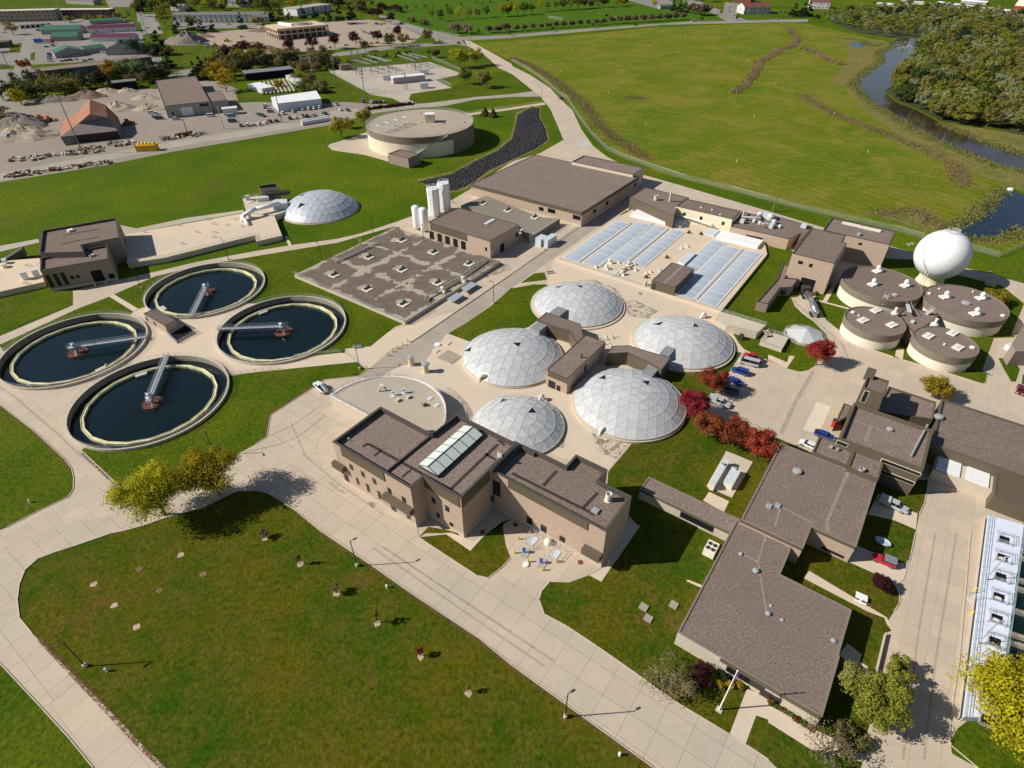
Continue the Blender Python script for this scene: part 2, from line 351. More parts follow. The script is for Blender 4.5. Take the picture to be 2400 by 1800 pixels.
# --- town, yard, building site ---
TOWN = concrete('town_asphalt', (0.26,0.24,0.225), 0, stain=0.4); TLAWN = LAWN2
sheet('town_pavement', TOWN, 0.02, t_('00', [(-400,60),(0,110),(500,150),(960,90),(900,-20),(1150,-20),(1180,60),(1380,250),(1400,640),(1000,640),(700,700),(100,700),(-100,900),(-500,900)]), t_('00', [(1500,190),(2212,200),(2260,190),(2260,240),(1500,250)]), t_('20', [(900,-30),(1250,75),(1420,30),(1300,-30)]),
 t_('20', [(1380,-30),(1520,20),(1760,110),(1900,190),(2030,175),(1780,80),(1640,20),(1600,-30)]), t_('20', [(1840,20),(1960,30),(1940,130),(1820,120)]))
sheet('town_lawn', TLAWN, 0.04, t_('00', [(1430,400),(1850,400),(1900,520),(1660,600),(1440,600)]), t_('00', [(1230,300),(1420,270),(1440,480),(1240,400)]), t_('00', [(90,380),(190,370),(170,455),(80,450)]), t_('00', [(265,460),(305,450),(300,520),(262,520)]),
 t_('00', [(-50,0),(570,0),(580,50),(-50,60)]), t_('00', [(970,60),(1170,60),(1190,190),(1090,190)]), t_('00', [(1150,190),(1210,190),(1240,290),(1180,250)]), t_('00', [(270,560),(1000,520),(1000,545),(270,600)]), t_('00', [(1380,60),(2260,60),(2260,110),(1500,100),(1480,250),(1420,280)]), t_('00', [(-60,540),(130,570),(110,600),(-60,600)]),
 t_('10', [(0,60),(960,60),(960,150),(760,170),(620,180),(0,190)]))
sheet('street', ASPH, 0.05, t_('00', [(-40,900),(60,760),(180,450),(215,315),(310,315),(270,460),(200,620),(150,760),(60,900),(-40,960)]), t_('00', [(1250,120),(1340,120),(1410,290),(1290,295)]))
DIRTY = t_('00', [(-300,900),(60,850),(400,880),(900,790),(1200,760),(1340,770),(1720,700),(1900,700),(2212,850)], '10', [(0,880),(600,900),(760,880),(1000,900),(1380,900),(1150,950),(640,1080),(0,1190)], '00', [(1500,1310),(900,1430),(0,1575),(-300,1620)])
sheet('dirt_yard', DIRT, 0.03, DIRTY)
sheet('building_site_dirt', DIRT2,0.03, t_('10', [(-30,240),(160,215),(620,190),(760,175),(950,165),(1100,185),(1250,225),(1430,310),(1350,370),(1000,400),(600,435),(300,470),(80,500),(-60,480)], '00', [(2120,470),(2100,420),(1850,400),(1740,370),(1500,385),(1520,330),(1700,290),(2212,245)]))
sheet('site_puddle', POND, 0.04, t_('10', [(900,255),(1010,290),(1000,305),(920,280)]), t_('10', [(780,195),(980,195),(950,210),(800,215)]))
sheet('town_grass_verge', LAWN2,0.04, t_('10', [(640,490),(1100,420),(1700,385),(1840,400),(1980,480),(2060,570),(1980,600),(1850,600),(1500,535),(760,570),(690,600)]), t_('10', [(330,610),(640,600),(1000,870),(560,890),(640,780),(370,680)]), t_('00', [(2030,780),(2212,800),(2212,880),(2060,890)]), t_('10', [(1100,850),(1240,880),(1200,900),(1080,870)]))
GRAVEL = concrete('pale_gravel', (0.47,0.41,0.33), 0, stain=0.3)
sheet('substation_yard', GRAVEL, 0.045, t_('10', [(630,620),(740,600),(1500,535),(1790,640),(1550,690),(1690,760),(1340,810),(1320,860),(1390,890),(1270,900),(1180,850),(1000,820)]))
sheet('road', ASPH, 0.06, t_('10', [(1065,125),(1190,175),(1500,262),(1760,320),(2212,300)], '20', [(0,298),(500,258),(1000,223),(1500,188),(2212,172)], '30', [(0,170),(350,165),(340,190),(0,192)], '20', [(2212,195),(1300,215),(600,275),(0,325)], '10', [(2212,328),(1800,352),(1830,400),(1720,385),(1200,422),(680,492),(400,520),(130,520),(100,500),(340,498),(640,478),(700,455),(1100,400),(1640,365),(1430,300),(1200,220),(1060,145)]),
 t_('00', [(1440,640),(1660,590),(1660,645),(1470,672)]), t_('20', [(1480,20),(1700,100),(1850,180),(1950,180),(1780,90),(1560,20)]))
sheet('service_road', concrete('service_asphalt', (0.38,0.34,0.28), 0, stain=0.3), 0.055, t_('10', [(-10,1110),(640,1000),(640,960),(700,955),(1100,920),(1360,900),(1500,890),(1900,838),(2212,812),(2450,780),(2450,835),(2212,838),(1900,860),(1640,915),(1400,935),(960,985),(640,1060),(-10,1160)]), t_('00', [(-20,1500),(900,1330),(1700,1190),(2212,1110),(2220,1160),(1700,1240),(900,1390),(-20,1570)]))
# --- the works: concrete, then lawns laid over it ---
sheet('pavement', CONC, 0.06,
 t_('01', [(-900,1900),(0,1430),(630,1165),(630,1040),(1000,950),(1340,875),(1700,790),(2212,695)], '11', [(300,645),(700,590),(900,545),(1190,450),(1345,395),(1500,330),(1690,255),(1870,150)], '20', [(0,1395),(240,1325),(445,1210),(400,1100),(330,940),(285,885),(240,828),(170,775),(0,640)], '10', [(2100,590),(1980,480),(1830,400),(1780,350),(1850,355),(2000,435),(2212,555)], '20', [(0,570),(150,645),(330,760),(420,860),(520,950),(600,1120),(700,1260),(820,1355)],
 '21', [(1110,30),(1500,140),(1750,215),(2212,350)], '31', [(470,490),(1060,655),(1230,700),(1700,840),(1900,890),(2300,1000),(3200,1400),(3200,1700)], '33', [(2600,1659),(2600,2400)], '23', [(2400,2400)], '23', [(1000,1659),(0,935)], '13', [(1580,745),(1090,420),(850,250),(480,0)], '12', [(350,1470),(200,1370),(100,1310),(0,1290)], '02', [(2050,1295),(1930,1350),(1750,1440),(1450,1520),(1250,1590),(1070,1640),(980,1659)], '03', [(560,80),(390,135),(270,180),(180,260),(140,360),(125,470),(140,600),(230,710),(560,1040),(700,1180),(870,1350),(1000,1490),(1170,1659),(1500,2000),(1000,2000),(660,1659),(500,1460),(300,1240),(0,920),(-900,100)]))
LZ = 0.10
lawns = {
'corner_lawn': t_('03', [(-500,400),(0,925),(300,1245),(500,1465),(660,1659),(800,1850),(-200,2200),(-900,1200)]),
'tank_lawn': t_('02', [(700,940),(750,915),(1000,780),(1600,700),(1990,300),(2212,270)], '12', [(870,180),(960,250),(880,305),(590,335),(500,400),(130,640),(95,830),(0,890)], '02', [(2010,1000),(1700,1130),(1300,1240),(1030,1250),(940,1170)]),
'west_lawn': t_('02', [(-900,550),(-300,330),(0,550),(300,780),(560,1020),(620,1100),(640,1180),(635,1280),(590,1350),(350,1460),(60,1610),(-400,1780),(-900,1900)]),
'slab_lawn': t_('01', [(-300,1200),(0,1110),(420,1000),(630,1055),(630,1165),(250,1310),(0,1430),(-300,1560)]),
'path_lawn': t_('01', [(945,1090),(1155,1220),(800,1500),(60,1560),(20,1530),(0,1515),(-300,1650),(0,1505),(670,1195)]),
'middle_lawn': t_('01', [(985,1070),(1340,915),(1750,820),(2212,740)], '11', [(300,690),(700,625),(1000,540),(1190,485),(1240,490),(1275,1325),(1200,1350),(990,1520),(770,1540),(765,1580),(735,1575),(340,1620),(200,1300),(0,1150)], '01', [(2150,1150),(1800,1050),(1350,1150),(1195,1195)]),
'dome_lawn': t_('11', [(1660,1410),(1830,1310),(2030,1170),(2212,1010)], '21', [(0,1020),(180,985),(300,985),(500,1180),(215,1300),(150,1350)], '11', [(2100,1450),(1850,1480)]),
'small_lawn': t_('21', [(75,972),(190,890),(280,880),(300,945)]),
'bank_lawn': t_('21', [(930,385),(990,345),(1040,345),(1010,375),(960,400)]),
'east_lawn': t_('21', [(1800,1240),(2170,640)], '31', [(0,640),(210,690),(300,900),(260,1090),(195,1100),(230,1170),(300,1240),(400,1310),(500,1410),(525,1480),(510,1560),(450,1640)], '32', [(490,60),(430,170),(400,215),(340,252),(270,264),(160,235),(130,218),(0,165)], '22', [(2005,70),(1960,20)]),
'digester_lawn': t_('31', [(400,1110),(420,1060),(520,1000),(1000,760),(1240,770),(1640,905),(1880,960),(2010,990),(2212,1150),(2100,1420),(2140,1440),(1790,1455),(1950,1450)], '32', [(1850,250),(1945,300),(1895,288),(1880,360),(1850,372),(1500,260),(1160,160),(1080,135),(870,65),(740,-10)], '31', [(620,1385),(500,1290)]),
'east_island': t_('32', [(1990,150),(2100,140),(2175,240),(2140,350),(2100,350),(2030,230)]), 'kerb_island': t_('32', [(2200,290),(2400,290),(2400,400),(2190,370)]),
'court_lawn': t_('23', [(190,470),(210,410),(265,345),(375,345),(545,300),(632,345),(705,240),(900,-40)], '22', [(990,1480),(820,1300),(830,1130),(1028,895),(1300,600),(1300,240),(1880,80),(1985,100),(1900,230),(1790,390),(1700,520),(1680,640)], '32', [(110,850),(700,1100),(1000,1100),(1250,1200),(1385,1200),(1350,1400),(1305,1490)], '33', [(1040,0),(1000,190),(965,218),(930,235),(900,370),(930,440),(925,500),(890,550),(835,640),(870,690),(835,705),(770,1000),(720,1340),(690,1430),(670,1600),(655,1659),(500,2000)], '33', [(60,1659),(0,1600)], '23', [(1660,1500),(1540,1425),(1150,1190),(900,1010),(600,800),(390,660),(230,575)]),
'front_island': t_('12', [(1410,1690),(1490,1605),(1620,1625),(1740,1659)], '13', [(1150,30),(1200,0),(1330,0),(1515,128),(1620,15)], '22', [(0,1540),(-80,1560)], '13', [(1750,0),(1765,80),(1800,175),(1730,250),(1640,318),(1560,300),(1330,150)]),
'shade_corner': t_('33', [(1285,1470),(1340,1380),(1700,1100),(2300,1500),(1900,1900),(1480,1659),(1300,1560)]),
}
for k, p in lawns.items(): sheet(k, LAWN if k in ('court_lawn', 'front_island') else LAWN2, LZ, p)
sheet('front_lawn', LAWN, 0.05, t_('03', [(560,80),(390,135),(270,180),(180,260),(140,360),(125,470),(140,600),(230,710),(560,1040),(700,1180),(870,1350),(1000,1490),(1170,1659),(1500,2200)], '23', [(1500,2200),(1000,1659),(0,935)], '13', [(1580,745),(1090,420),(850,250),(480,0)], '12', [(350,1470),(200,1370),(100,1310),(0,1290)], '02', [(2050,1295),(1930,1350),(1750,1440),(1450,1520),(1250,1590),(1070,1640),(980,1659)]))
sheet('plaza', CONC3,0.08, t_('12', [(760,60),(960,-20),(1000,-40),(1100,-60),(1200,-100),(1690,-250),(1830,-180),(2212,200),(2212,900),(1700,700),(1560,420),(1300,290),(1040,290)]), t_('21', [(300,985),(370,740),(1190,1005),(1800,1220),(2190,1330),(2110,1500),(2000,1570),(1900,1659),(0,1659),(-300,1659),(-300,1480),(150,1350)]), t_('22', [(-500,0),(1950,0),(1600,300),(1300,300),(1250,600),(1028,870),(828,1120),(400,1000),(-400,600)]),
 t_('01', [(1155,1220),(1310,1180),(1900,1180),(2212,1100),(2280,1300),(2212,1659),(1900,1750),(1150,1659),(1000,1500)]), t_('02', [(1000,150),(1800,60),(2212,0),(2212,268),(1975,298),(1500,300)]), t_('12', [(0,130),(340,140),(735,70),(765,95),(870,180),(0,268)]))
sheet('traffic_lane', concrete('lane_concrete', (0.40,0.345,0.28), 5, stain=0.4), 0.09, t_('11', [(1340,1490),(2212,905),(2212,1010),(1830,1310),(1640,1420),(1450,1659)], '12', [(1240,215),(1030,330),(880,305),(1000,220),(1180,60)]), t_('21', [(0,890),(160,770),(560,480),(740,350),(1010,190),(1015,300),(740,480),(370,750),(0,1010)]))
sheet('main_road', CONC2,0.085, t_('03', [(-900,900),(-300,200),(130,60),(400,-60),(700,-100)], '02', [(1600,1170),(2010,1000),(2212,890)], '12', [(95,830),(130,640),(500,400),(650,470),(850,690),(620,760),(540,850),(525,930),(560,1080),(650,1180),(870,1300),(1300,1600)], '13', [(1090,-20),(1150,35),(1330,152),(1560,305),(1640,322),(1735,300)], '23', [(100,230),(250,330),(185,420),(185,480),(228,578),(390,664),(600,804),(900,1014),(1150,1194),(1540,1430),(1660,1505),(1810,1610),(2400,2050),(2000,2300),(1000,1659),(0,935)], '13', [(1580,745),(1090,420),(850,250),(480,0)], '12', [(350,1470),(200,1370),(100,1310),(0,1290)], '02', [(2050,1295),(1930,1350),(1750,1440),(1450,1520),(1250,1590),(1070,1640),(980,1659)], '03', [(560,80),(390,135),(270,180),(180,260),(140,360),(125,470),(140,600),(230,710),(560,1040),(350,1210),(0,915)]))
sheet('path', CONC3,0.12, t_('01', [(945,1090),(985,1070),(1195,1195),(1155,1222)]), t_('11', [(245,570),(275,570),(312,655),(285,655)]), t_('32', [(0,120),(20,122),(165,185),(180,128),(232,130),(162,236),(130,220),(0,160)]), t_('32', [(1095,130),(1110,65),(1175,65),(1162,165)]), t_('31', [(405,1125),(420,1115),(700,1190),(690,1200)]), t_('31', [(470,1130),(640,840),(680,840),(505,1140)]),
 t_('32', [(2035,140),(2212,50),(2212,200)]), t_('33', [(250,320),(290,268),(835,595),(875,660),(840,650),(820,600),(700,555)]), t_('23', [(1535,1425),(1660,1100),(1810,1170),(1810,1320),(1725,1290),(1645,1505)]), t_('33', [(0,1215),(330,1390),(680,1560),(670,1620),(300,1530),(0,1340)]), t_('33', [(560,780),(660,860),(645,910),(705,945),(690,990),(620,970),(500,860)]),
 t_('32', [(860,1500),(950,1320),(1130,1430),(1290,1490),(1275,1630),(1090,1550)]), t_('33', [(560,200),(630,90),(740,140),(900,210),(990,215),(960,330),(900,370),(850,330),(600,220)]), t_('22', [(1650,1380),(1700,1305),(1875,1385),(1830,1480)]), t_('32', [(1385,1200),(1560,1050),(1640,1180),(1640,1300),(1370,1300)]),
 t_('13', [(1330,0),(1385,0),(1540,60),(1620,12),(1515,128)]), t_('23', [(555,300),(632,345),(880,-20),(660,200),(640,250)]), t_('22', [(780,1800),(1000,1545),(1105,1600),(900,1900),(800,1880)]), t_('23', [(1230,340),(1240,330),(1345,372),(1340,390)]), t_('23', [(1345,385),(1370,310),(1380,318),(1352,392)]))
sheet('building_apron', CONC, 0.115, t_('12', [(760,1200),(740,1160),(900,1300),(1150,1460),(1400,1620),(1400,1690),(1385,1690),(1100,1500),(800,1280)]), t_('13', [(1750,-20),(1900,0),(2300,180),(2470,230),(2350,300),(2212,350),(2075,345),(1990,325),(1830,260),(1800,175),(1765,80)]))
sheet('patched_slab', concrete('new_concrete', (0.72,0.60,0.43), 0, stain=0.1), 0.075, t_('32', [(420,525),(545,565),(440,800),(300,770)])); sheet('pale_slab', concrete('white_concrete', (0.52,0.53,0.52), 0, stain=0.1), 0.1, t_('20', [(560,1218),(640,1218),(690,1272),(600,1275)]))
RIP = gravel('black_riprap', (0.03,0.03,0.034), 0.9,0.1)
sheet('riprap_bed', RIP, 0.11, t_('20', [(50,990),(170,930),(240,935),(235,1010),(290,1120),(310,1210),(200,1290),(0,1380)], '10', [(2212,1380),(2000,1480),(1900,1560),(1800,1620),(1690,1640)], '11', [(1690,180),(1530,150),(1410,95)], '10', [(1410,1570),(1700,1500),(1900,1390),(2080,1310),(2212,1200),(2240,1100)]))
sheet('riprap_edge', BANK, 0.105, t_('20', [(30,980),(170,915),(250,925),(250,1010),(305,1120),(330,1215),(200,1305),(0,1400)], '10', [(2000,1510),(1900,1590),(1800,1650)], '11', [(1690,195),(1500,165),(1390,90)], '10', [(1390,1550),(1700,1480),(1900,1370),(2080,1290),(2200,1180),(2225,1090)]))
sheet('gravel_track', GRAVEL, 0.03, t_('01', [(-300,700),(0,650),(330,590),(340,620),(0,700),(-300,760)]), t_('01', [(1040,470),(1180,500),(1600,410),(2100,340),(2110,360),(1500,470),(1080,560)]))
sheet('tank_apron', CONC, 0.07, t_('10', [(620,1265),(640,1245),(800,1200),(960,1140),(1100,1200),(1150,1400),(1100,1385),(940,1340),(660,1300)]), t_('10', [(1830,1000),(1800,985),(2212,930)], '20', [(0,928),(280,885),(290,905),(0,948)], '10', [(2212,950)]))
sheet('mown_strip', LAWN2,0.035, t_('10', [(1330,870),(1320,820),(1700,760),(1770,690),(2100,615)], '20', [(0,640),(170,770),(150,785),(0,805)], '10', [(2212,805),(1500,880)]))
sheet('ditch_strip', BANK, 0.04, t_('10', [(1780,975),(1900,950),(2212,905)], '20', [(0,905),(240,870),(240,885),(0,925)], '10', [(2212,925),(1850,990)]))
def kerb(pts, w=0.16, h=0.17, mat=None, name='kerb'):
 mb = MB()
 for i in range(len(pts)-1):
  a, b = pts[i], pts[i+1]; d = (b-a); L = d.length
  if L < 0.05: continue
  mb.box(((a.x+b.x)/2,(a.y+b.y)/2,0.02),(L+0.1, w, h), math.atan2(d.y, d.x))
 return tag(mb.build(name, mat or CONCW), kind='structure')
for kp in [t_('12', [(350,1470),(570,1650)], '13', [(480,0),(850,250),(1090,420),(1580,745)], '23', [(0,935),(1000,1659),(1400,1950)]), t_('12', [(350,1470),(200,1370),(100,1310),(0,1290)], '02', [(2050,1295),(1930,1350),(1750,1440),(1450,1520),(1250,1590),(1070,1640)], '03', [(790,0),(560,80),(390,135),(270,180),(180,260),(140,360),(125,470),(140,600),(230,710)]),
  t_('03', [(-200,700),(0,920),(300,1240),(500,1460),(660,1659)]), t_('02', [(0,550),(300,780),(560,1020),(620,1100),(640,1180),(635,1280),(590,1350),(350,1460),(60,1610)]), t_('02', [(700,940),(1030,1250)]), t_('12', [(0,890),(95,830),(130,640),(500,400),(590,335),(880,305),(960,250)]),
  t_('23', [(265,345),(210,410),(190,470),(230,575),(390,660),(600,800),(900,1010),(1150,1190),(1540,1425),(1660,1500),(1810,1600)]), t_('13', [(1150,30),(1330,150),(1560,300),(1640,318),(1730,250),(1800,175)]), t_('32', [(1385,1200),(1350,1400),(1305,1490)]), t_('33', [(1040,0),(1000,190),(965,218)]), t_('33', [(900,370),(930,440),(925,500),(890,550)]),
  t_('33', [(1430,0),(1350,900),(1310,1150),(1280,1420),(1290,1500),(1480,1659)]), t_('32', [(870,65),(1080,135)]), t_('32', [(1160,160),(1500,260),(1850,370),(1880,360),(1895,288)]), t_('31', [(230,1170),(400,1310),(500,1410),(525,1480),(510,1560)])]:
 kerb(kp)
mk = MB()
def stripe(mb, a, b, w=0.12, z=0.125):
 a = Vector((a.x, a.y, 0)); b = Vector((b.x, b.y, 0)); d = (b-a).normalized(); n_ = Vector((-d.y, d.x, 0))*w/2
 mb.add([(p.x, p.y, z) for p in (a-n_, b-n_, b+n_, a+n_)], [(0,1,2,3)])
for a, b in [((2010,205),(2110,245)),((1920,275),(2050,330)),((1900,345),(1990,385)),((1840,400),(1960,450)),((1780,570),(1860,605)),((1990,150),(2150,210))]:
 p, q = TG('22', [a, b]); stripe(mk, p, q)
tag(mk.build('parking_markings', WHITE), kind='structure')
rl = MB(); stripe(rl, *TG('20', [(0,312),(600,267)]), 0.3,0.08); stripe(rl, *TG('20', [(600,267),(1300,213)]), 0.3,0.08); stripe(rl, *TG('10', [(1500,281),(1190,196)]), 0.3,0.08); tag(rl.build('road_markings', simple('yellow_line', (0.6,0.45,0.1))), kind='structure')
sl_ = MB(); stripe(sl_, *TG('11', [(1340,1490),(2212,895)]), 0.45,0.11); stripe(sl_, *TG('21', [(0,895),(1010,195)]), 0.3,0.11); tag(sl_.build('drain_channel', DKMET), kind='structure')
def grime(name, col, amt, sc_, lo):
 n = N(name); v = n.pos(); f = n.math('MULTIPLY', n.ramp(n.noise(v, sc_, 6,0.75,0.5), lo, lo+0.14), amt); n.out(col, 0.9); n.t.links.new(f, n.b.inputs['Alpha']); return n.m
OIL = grime('oily_grime', (0.16,0.125,0.09), 0.6,0.6,0.46); TYRES = grime('tyre_dirt', (0.28,0.235,0.185), 0.24,0.5,0.34); DEAD = grime('dead_grass', (0.15,0.085,0.035), 0.9,1.5,0.42)
def strip_sheet(name, pts, w, z, mat):
 m = MB()
 for a, b in zip(pts, pts[1:]): stripe(m, a, b, w, z)
 return tag(m.build(name, mat), kind='structure')
sheet('ground_stain', OIL, 0.13, t_('21', [(960,1130),(1060,1120),(1250,1210),(1180,1280),(1010,1260)]), t_('21', [(560,950),(700,940),(900,1020),(980,1120),(940,1110),(850,1010)]), t_('22', [(680,770),(760,840),(960,860),(1010,880),(900,1020),(740,960)]), t_('22', [(380,780),(470,800),(440,930),(370,910)]), t_('22', [(500,520),(540,530),(590,660),(530,620)]), t_('12', [(620,1215),(680,1240),(800,1330),(700,1290)]), t_('12', [(960,1390),(1060,1400),(1010,1450)]), t_('11', [(1850,800),(2150,800),(2212,850),(1900,960)]))
for k, (pts, w) in enumerate([(t_('32', [(390,260),(330,360),(230,540),(110,800)]), 1.1),(t_('02', [(-100,330),(150,500),(330,660),(500,800),(640,940),(790,1060)]), .5),(t_('12', [(600,640),(380,820),(180,900),(-100,960)]), .5),(t_('12', [(560,560),(330,720),(120,820)]), .5),(t_('12', [(300,700),(430,1000),(720,1240),(1100,1500)]), .4),(t_('13', [(900,100),(1500,500),(2100,900)]), .4),(t_('13', [(820,100),(1450,540),(2050,950)]), .4),(t_('33', [(1330,0),(1180,900),(1100,1600)]), .35),(t_('33', [(1180,0),(1060,700),(950,1600)]), .35),(t_('31', [(200,1110),(480,1360),(640,1500),(700,1650)]), .6)]): strip_sheet('tyre_track', pts, w, 0.128+k*.001, TYRES)
for pts in (t_('03', [(280,745),(560,1045),(700,1190),(860,1360),(990,1500),(1160,1659)]), t_('13', [(470,0),(840,255),(1080,425),(1570,750),(1810,945)]), t_('23', [(0,945),(1000,1668)]), t_('02', [(700,950),(860,1110),(1030,1260)]), t_('12', [(80,830),(110,640),(490,390),(590,330)]), t_('02', [(0,560),(300,790),(560,1030),(610,1105)])): strip_sheet('verge', pts, .8,0.106, DEAD)
# ---------------- treatment tanks ----------------
LAUN = simple('pale_yellow_launder', (0.62,0.60,0.36), 0.7,0.3,0.35)
TWALL = concrete('stained_shaded_tank_wall', (0.24,0.21,0.17), 0, stain=1.0); BRIDGEM = simple('bridge_steel', (0.42,0.45,0.50), 0.4,0.15, metal=0.3)  # mottled stains on the tank wall; its grey also darkened for inner shading
tank_words = ['in front of the others', 'cut by the photo edge', 'nearest the brick screening building', 'on the east side, beside the flat slab roof']
def rail_ring(mb, c, r, z, a0=0, a1=2*PI, n=56, hh=(0.35,0.7,1.05), rad=0.024):
 P = [(c[0]+r*math.cos(a0+(a1-a0)*i/n), c[1]+r*math.sin(a0+(a1-a0)*i/n)) for i in range(n+1)]
 for i in range(n):
  for h in hh: mb.tube((P[i][0], P[i][1], z+h),(P[i+1][0], P[i+1][1], z+h), rad, 4, cap=False)
  mb.tube((P[i][0], P[i][1], z),(P[i][0], P[i][1], z+hh[-1]), rad, 4, cap=False)
def rail_line(mb, pts, z, hh=(0.35,0.7,1.05), sp=2.0, rad=0.035):
 for i in range(len(pts)-1):
  a, b = Vector((pts[i][0], pts[i][1], z)), Vector((pts[i+1][0], pts[i+1][1], z)); L = (b-a).length; m = max(1, round(L/sp))
  for h in hh: mb.tube(a+Vector((0,0, h)), b+Vector((0,0, h)), rad, 4, cap=False)
  for k in range(m+1): p = a+(b-a)*(k/m); mb.tube(p, p+Vector((0,0, hh[-1])), rad, 4, cap=False)
def rail(name_label, pts, z, group='handrails around the works', hh=(0.35,0.7,1.05)):
 mb = MB(); rail_line(mb, pts, z, hh); return tag(mb.build('handrail', RAILM), name_label, 'handrail', group)
for ti, ((cx, cy), R0, tip) in enumerate(TANKS):
 lc = [(-96.3,121.2),(-130.2,145.2),(-105.6,181.2),(-71.3,155.4)][ti]
 t = thing('settling_tank', 'round open settling tank of dark water '+tank_words[ti], 'settling tank', (cx, cy, 0), 'open round settling tanks')
 m = MB(); m.lathe((cx, cy, 0), [(R0,-2.6),(R0,0.7),(R0-0.30,0.7),(R0-0.30,-2.6)], 72, cap=False); m.build('tank_wall', TWALL, t, True)
 for p in t.children[-1].data.polygons: p.use_smooth = abs(p.normal.z) < 0.5
 m = MB(); m.lathe((cx, cy, 0), [(R0+0.12,0.0),(R0+0.12,0.8),(R0-0.32,0.8),(R0-0.32,0.66)], 72, cap=False); m.build('rim', CONCW, t)
 m = MB(); m.poly([(cx+(R0-0.3)*math.cos(2*PI*i/60), cy+(R0-0.3)*math.sin(2*PI*i/60), -1.05) for i in range(60)]); m.build('water', WAT, t)
 nl = 20; m = MB(); a0 = 0.1
 def ringpts(r, z): return [(lc[0]+r*math.cos(a0+2*PI*i/nl), lc[1]+r*math.sin(a0+2*PI*i/nl), z) for i in range(nl)]
 prof = [(16.55,-0.95),(16.55,-0.28),(16.42,-0.28),(16.42,-0.42),(15.85,-0.42),(15.85,-0.28),(15.75,-0.28),(15.75,-0.95)]
 rr_ = [ringpts(r, z) for r, z in prof]
 for a, b in zip(rr_, rr_[1:]):
  for i in range(nl): j = (i+1) % nl; m.add([a[i], a[j], b[j], b[i]], [(0,1,2,3)])
 m.build('launder', LAUN, t)
 m = MB(); rail_ring(m, (cx, cy), R0,0.8); m.build('handrail', RAILM, t)
 tp = G(tip, 0.9); d = Vector((tp.x-cx, tp.y-cy, 0)).normalized(); pe = Vector((-d.y, d.x, 0)); c0 = Vector((cx, cy, 0))-d*1.8; c1 = Vector((cx, cy, 0))+d*(R0+0.2); L = (c1-c0).length
 m = MB(); mid = (c0+c1)/2; m.box((mid.x, mid.y, 1.0),(L, 1.1,0.08), math.atan2(d.y, d.x)); m.build('bridge_deck', GALV, t)
 m = MB(); nn = 16
 for sd_ in (-1,1):
  o = pe*0.6*sd_
  for h in (0.5,1.02,2.05,1.55): m.tube(c0+o+Vector((0,0, h)), c1+o+Vector((0,0, h)), 0.07 if h < 1.2 else 0.045,4)
  for k in range(nn+1):
   p = c0+(c1-c0)*(k/nn)+o; m.tube(p+Vector((0,0,0.5)), p+Vector((0,0,2.05)), 0.045,4)
   if k < nn: q = c0+(c1-c0)*((k+1)/nn)+o; a, b = ((0.5,1.02) if k % 2 else (1.02,0.5)); m.tube(p+Vector((0,0, a)), q+Vector((0,0, b)), 0.05,4)
 for k in range(nn): p = c0+(c1-c0)*(k/nn); q = c0+(c1-c0)*((k+1)/nn); m.tube(p+pe*0.6+Vector((0,0,0.5)), q-pe*0.6+Vector((0,0,0.5)), 0.05,4)
 m.build('bridge_truss', BRIDGEM, t)
 m = MB(); m.lathe((cx, cy, 0), [(2.75,-1.3),(2.75,-0.86),(2.6,-0.86),(2.6,-1.0),(1.9,-1.0),(1.9,-0.9),(1.75,-0.9),(1.75,-1.0),(0.6,-1.0)], 28, cap=False); m.build('feed_well', RUST, t)
 m = MB(); m.lathe((cx, cy, 0), [(0.55,-1.3),(0.55,0.6),(1.0,0.9),(1.0,1.3),(0.6,1.5),(0.6,2.0),(0.3,2.3)], 14)
 for k in range(4): a = k*PI/2+0.4; m.tube((cx+2.3*math.cos(a), cy+2.3*math.sin(a), -0.95),(cx+0.5*math.cos(a), cy+0.5*math.sin(a), 0.6), 0.09,4)
 m.box((cx-0.9, cy+0.4,1.1),(0.7,0.6,0.9), 0.3); m.build('centre_drive', BRIDGEM, t)
 m = MB(); a = math.atan2(d.y, d.x)+0.42 if ti in (0,) else math.atan2(d.y, d.x)-0.9
 p = Vector((cx+math.cos(a)*15, cy+math.sin(a)*15,0)); m.box((p.x, p.y, -0.95),(1.2,3.0,0.5), a); m.build('scum_box', RAILM, t)
def stairs(mb, a, b, z0, z1, w, n=8, mi=0):
 a = Vector(a); b = Vector(b); d = (b-a); rz = math.atan2(d.y, d.x)
 for i in range(n):
  p = a+d*((i+0.5)/n); h = z0+(z1-z0)*((i+0.5)/n); mb.box((p.x, p.y, h-0.1),(d.length/n*0.9, w, 0.1), rz, mi)
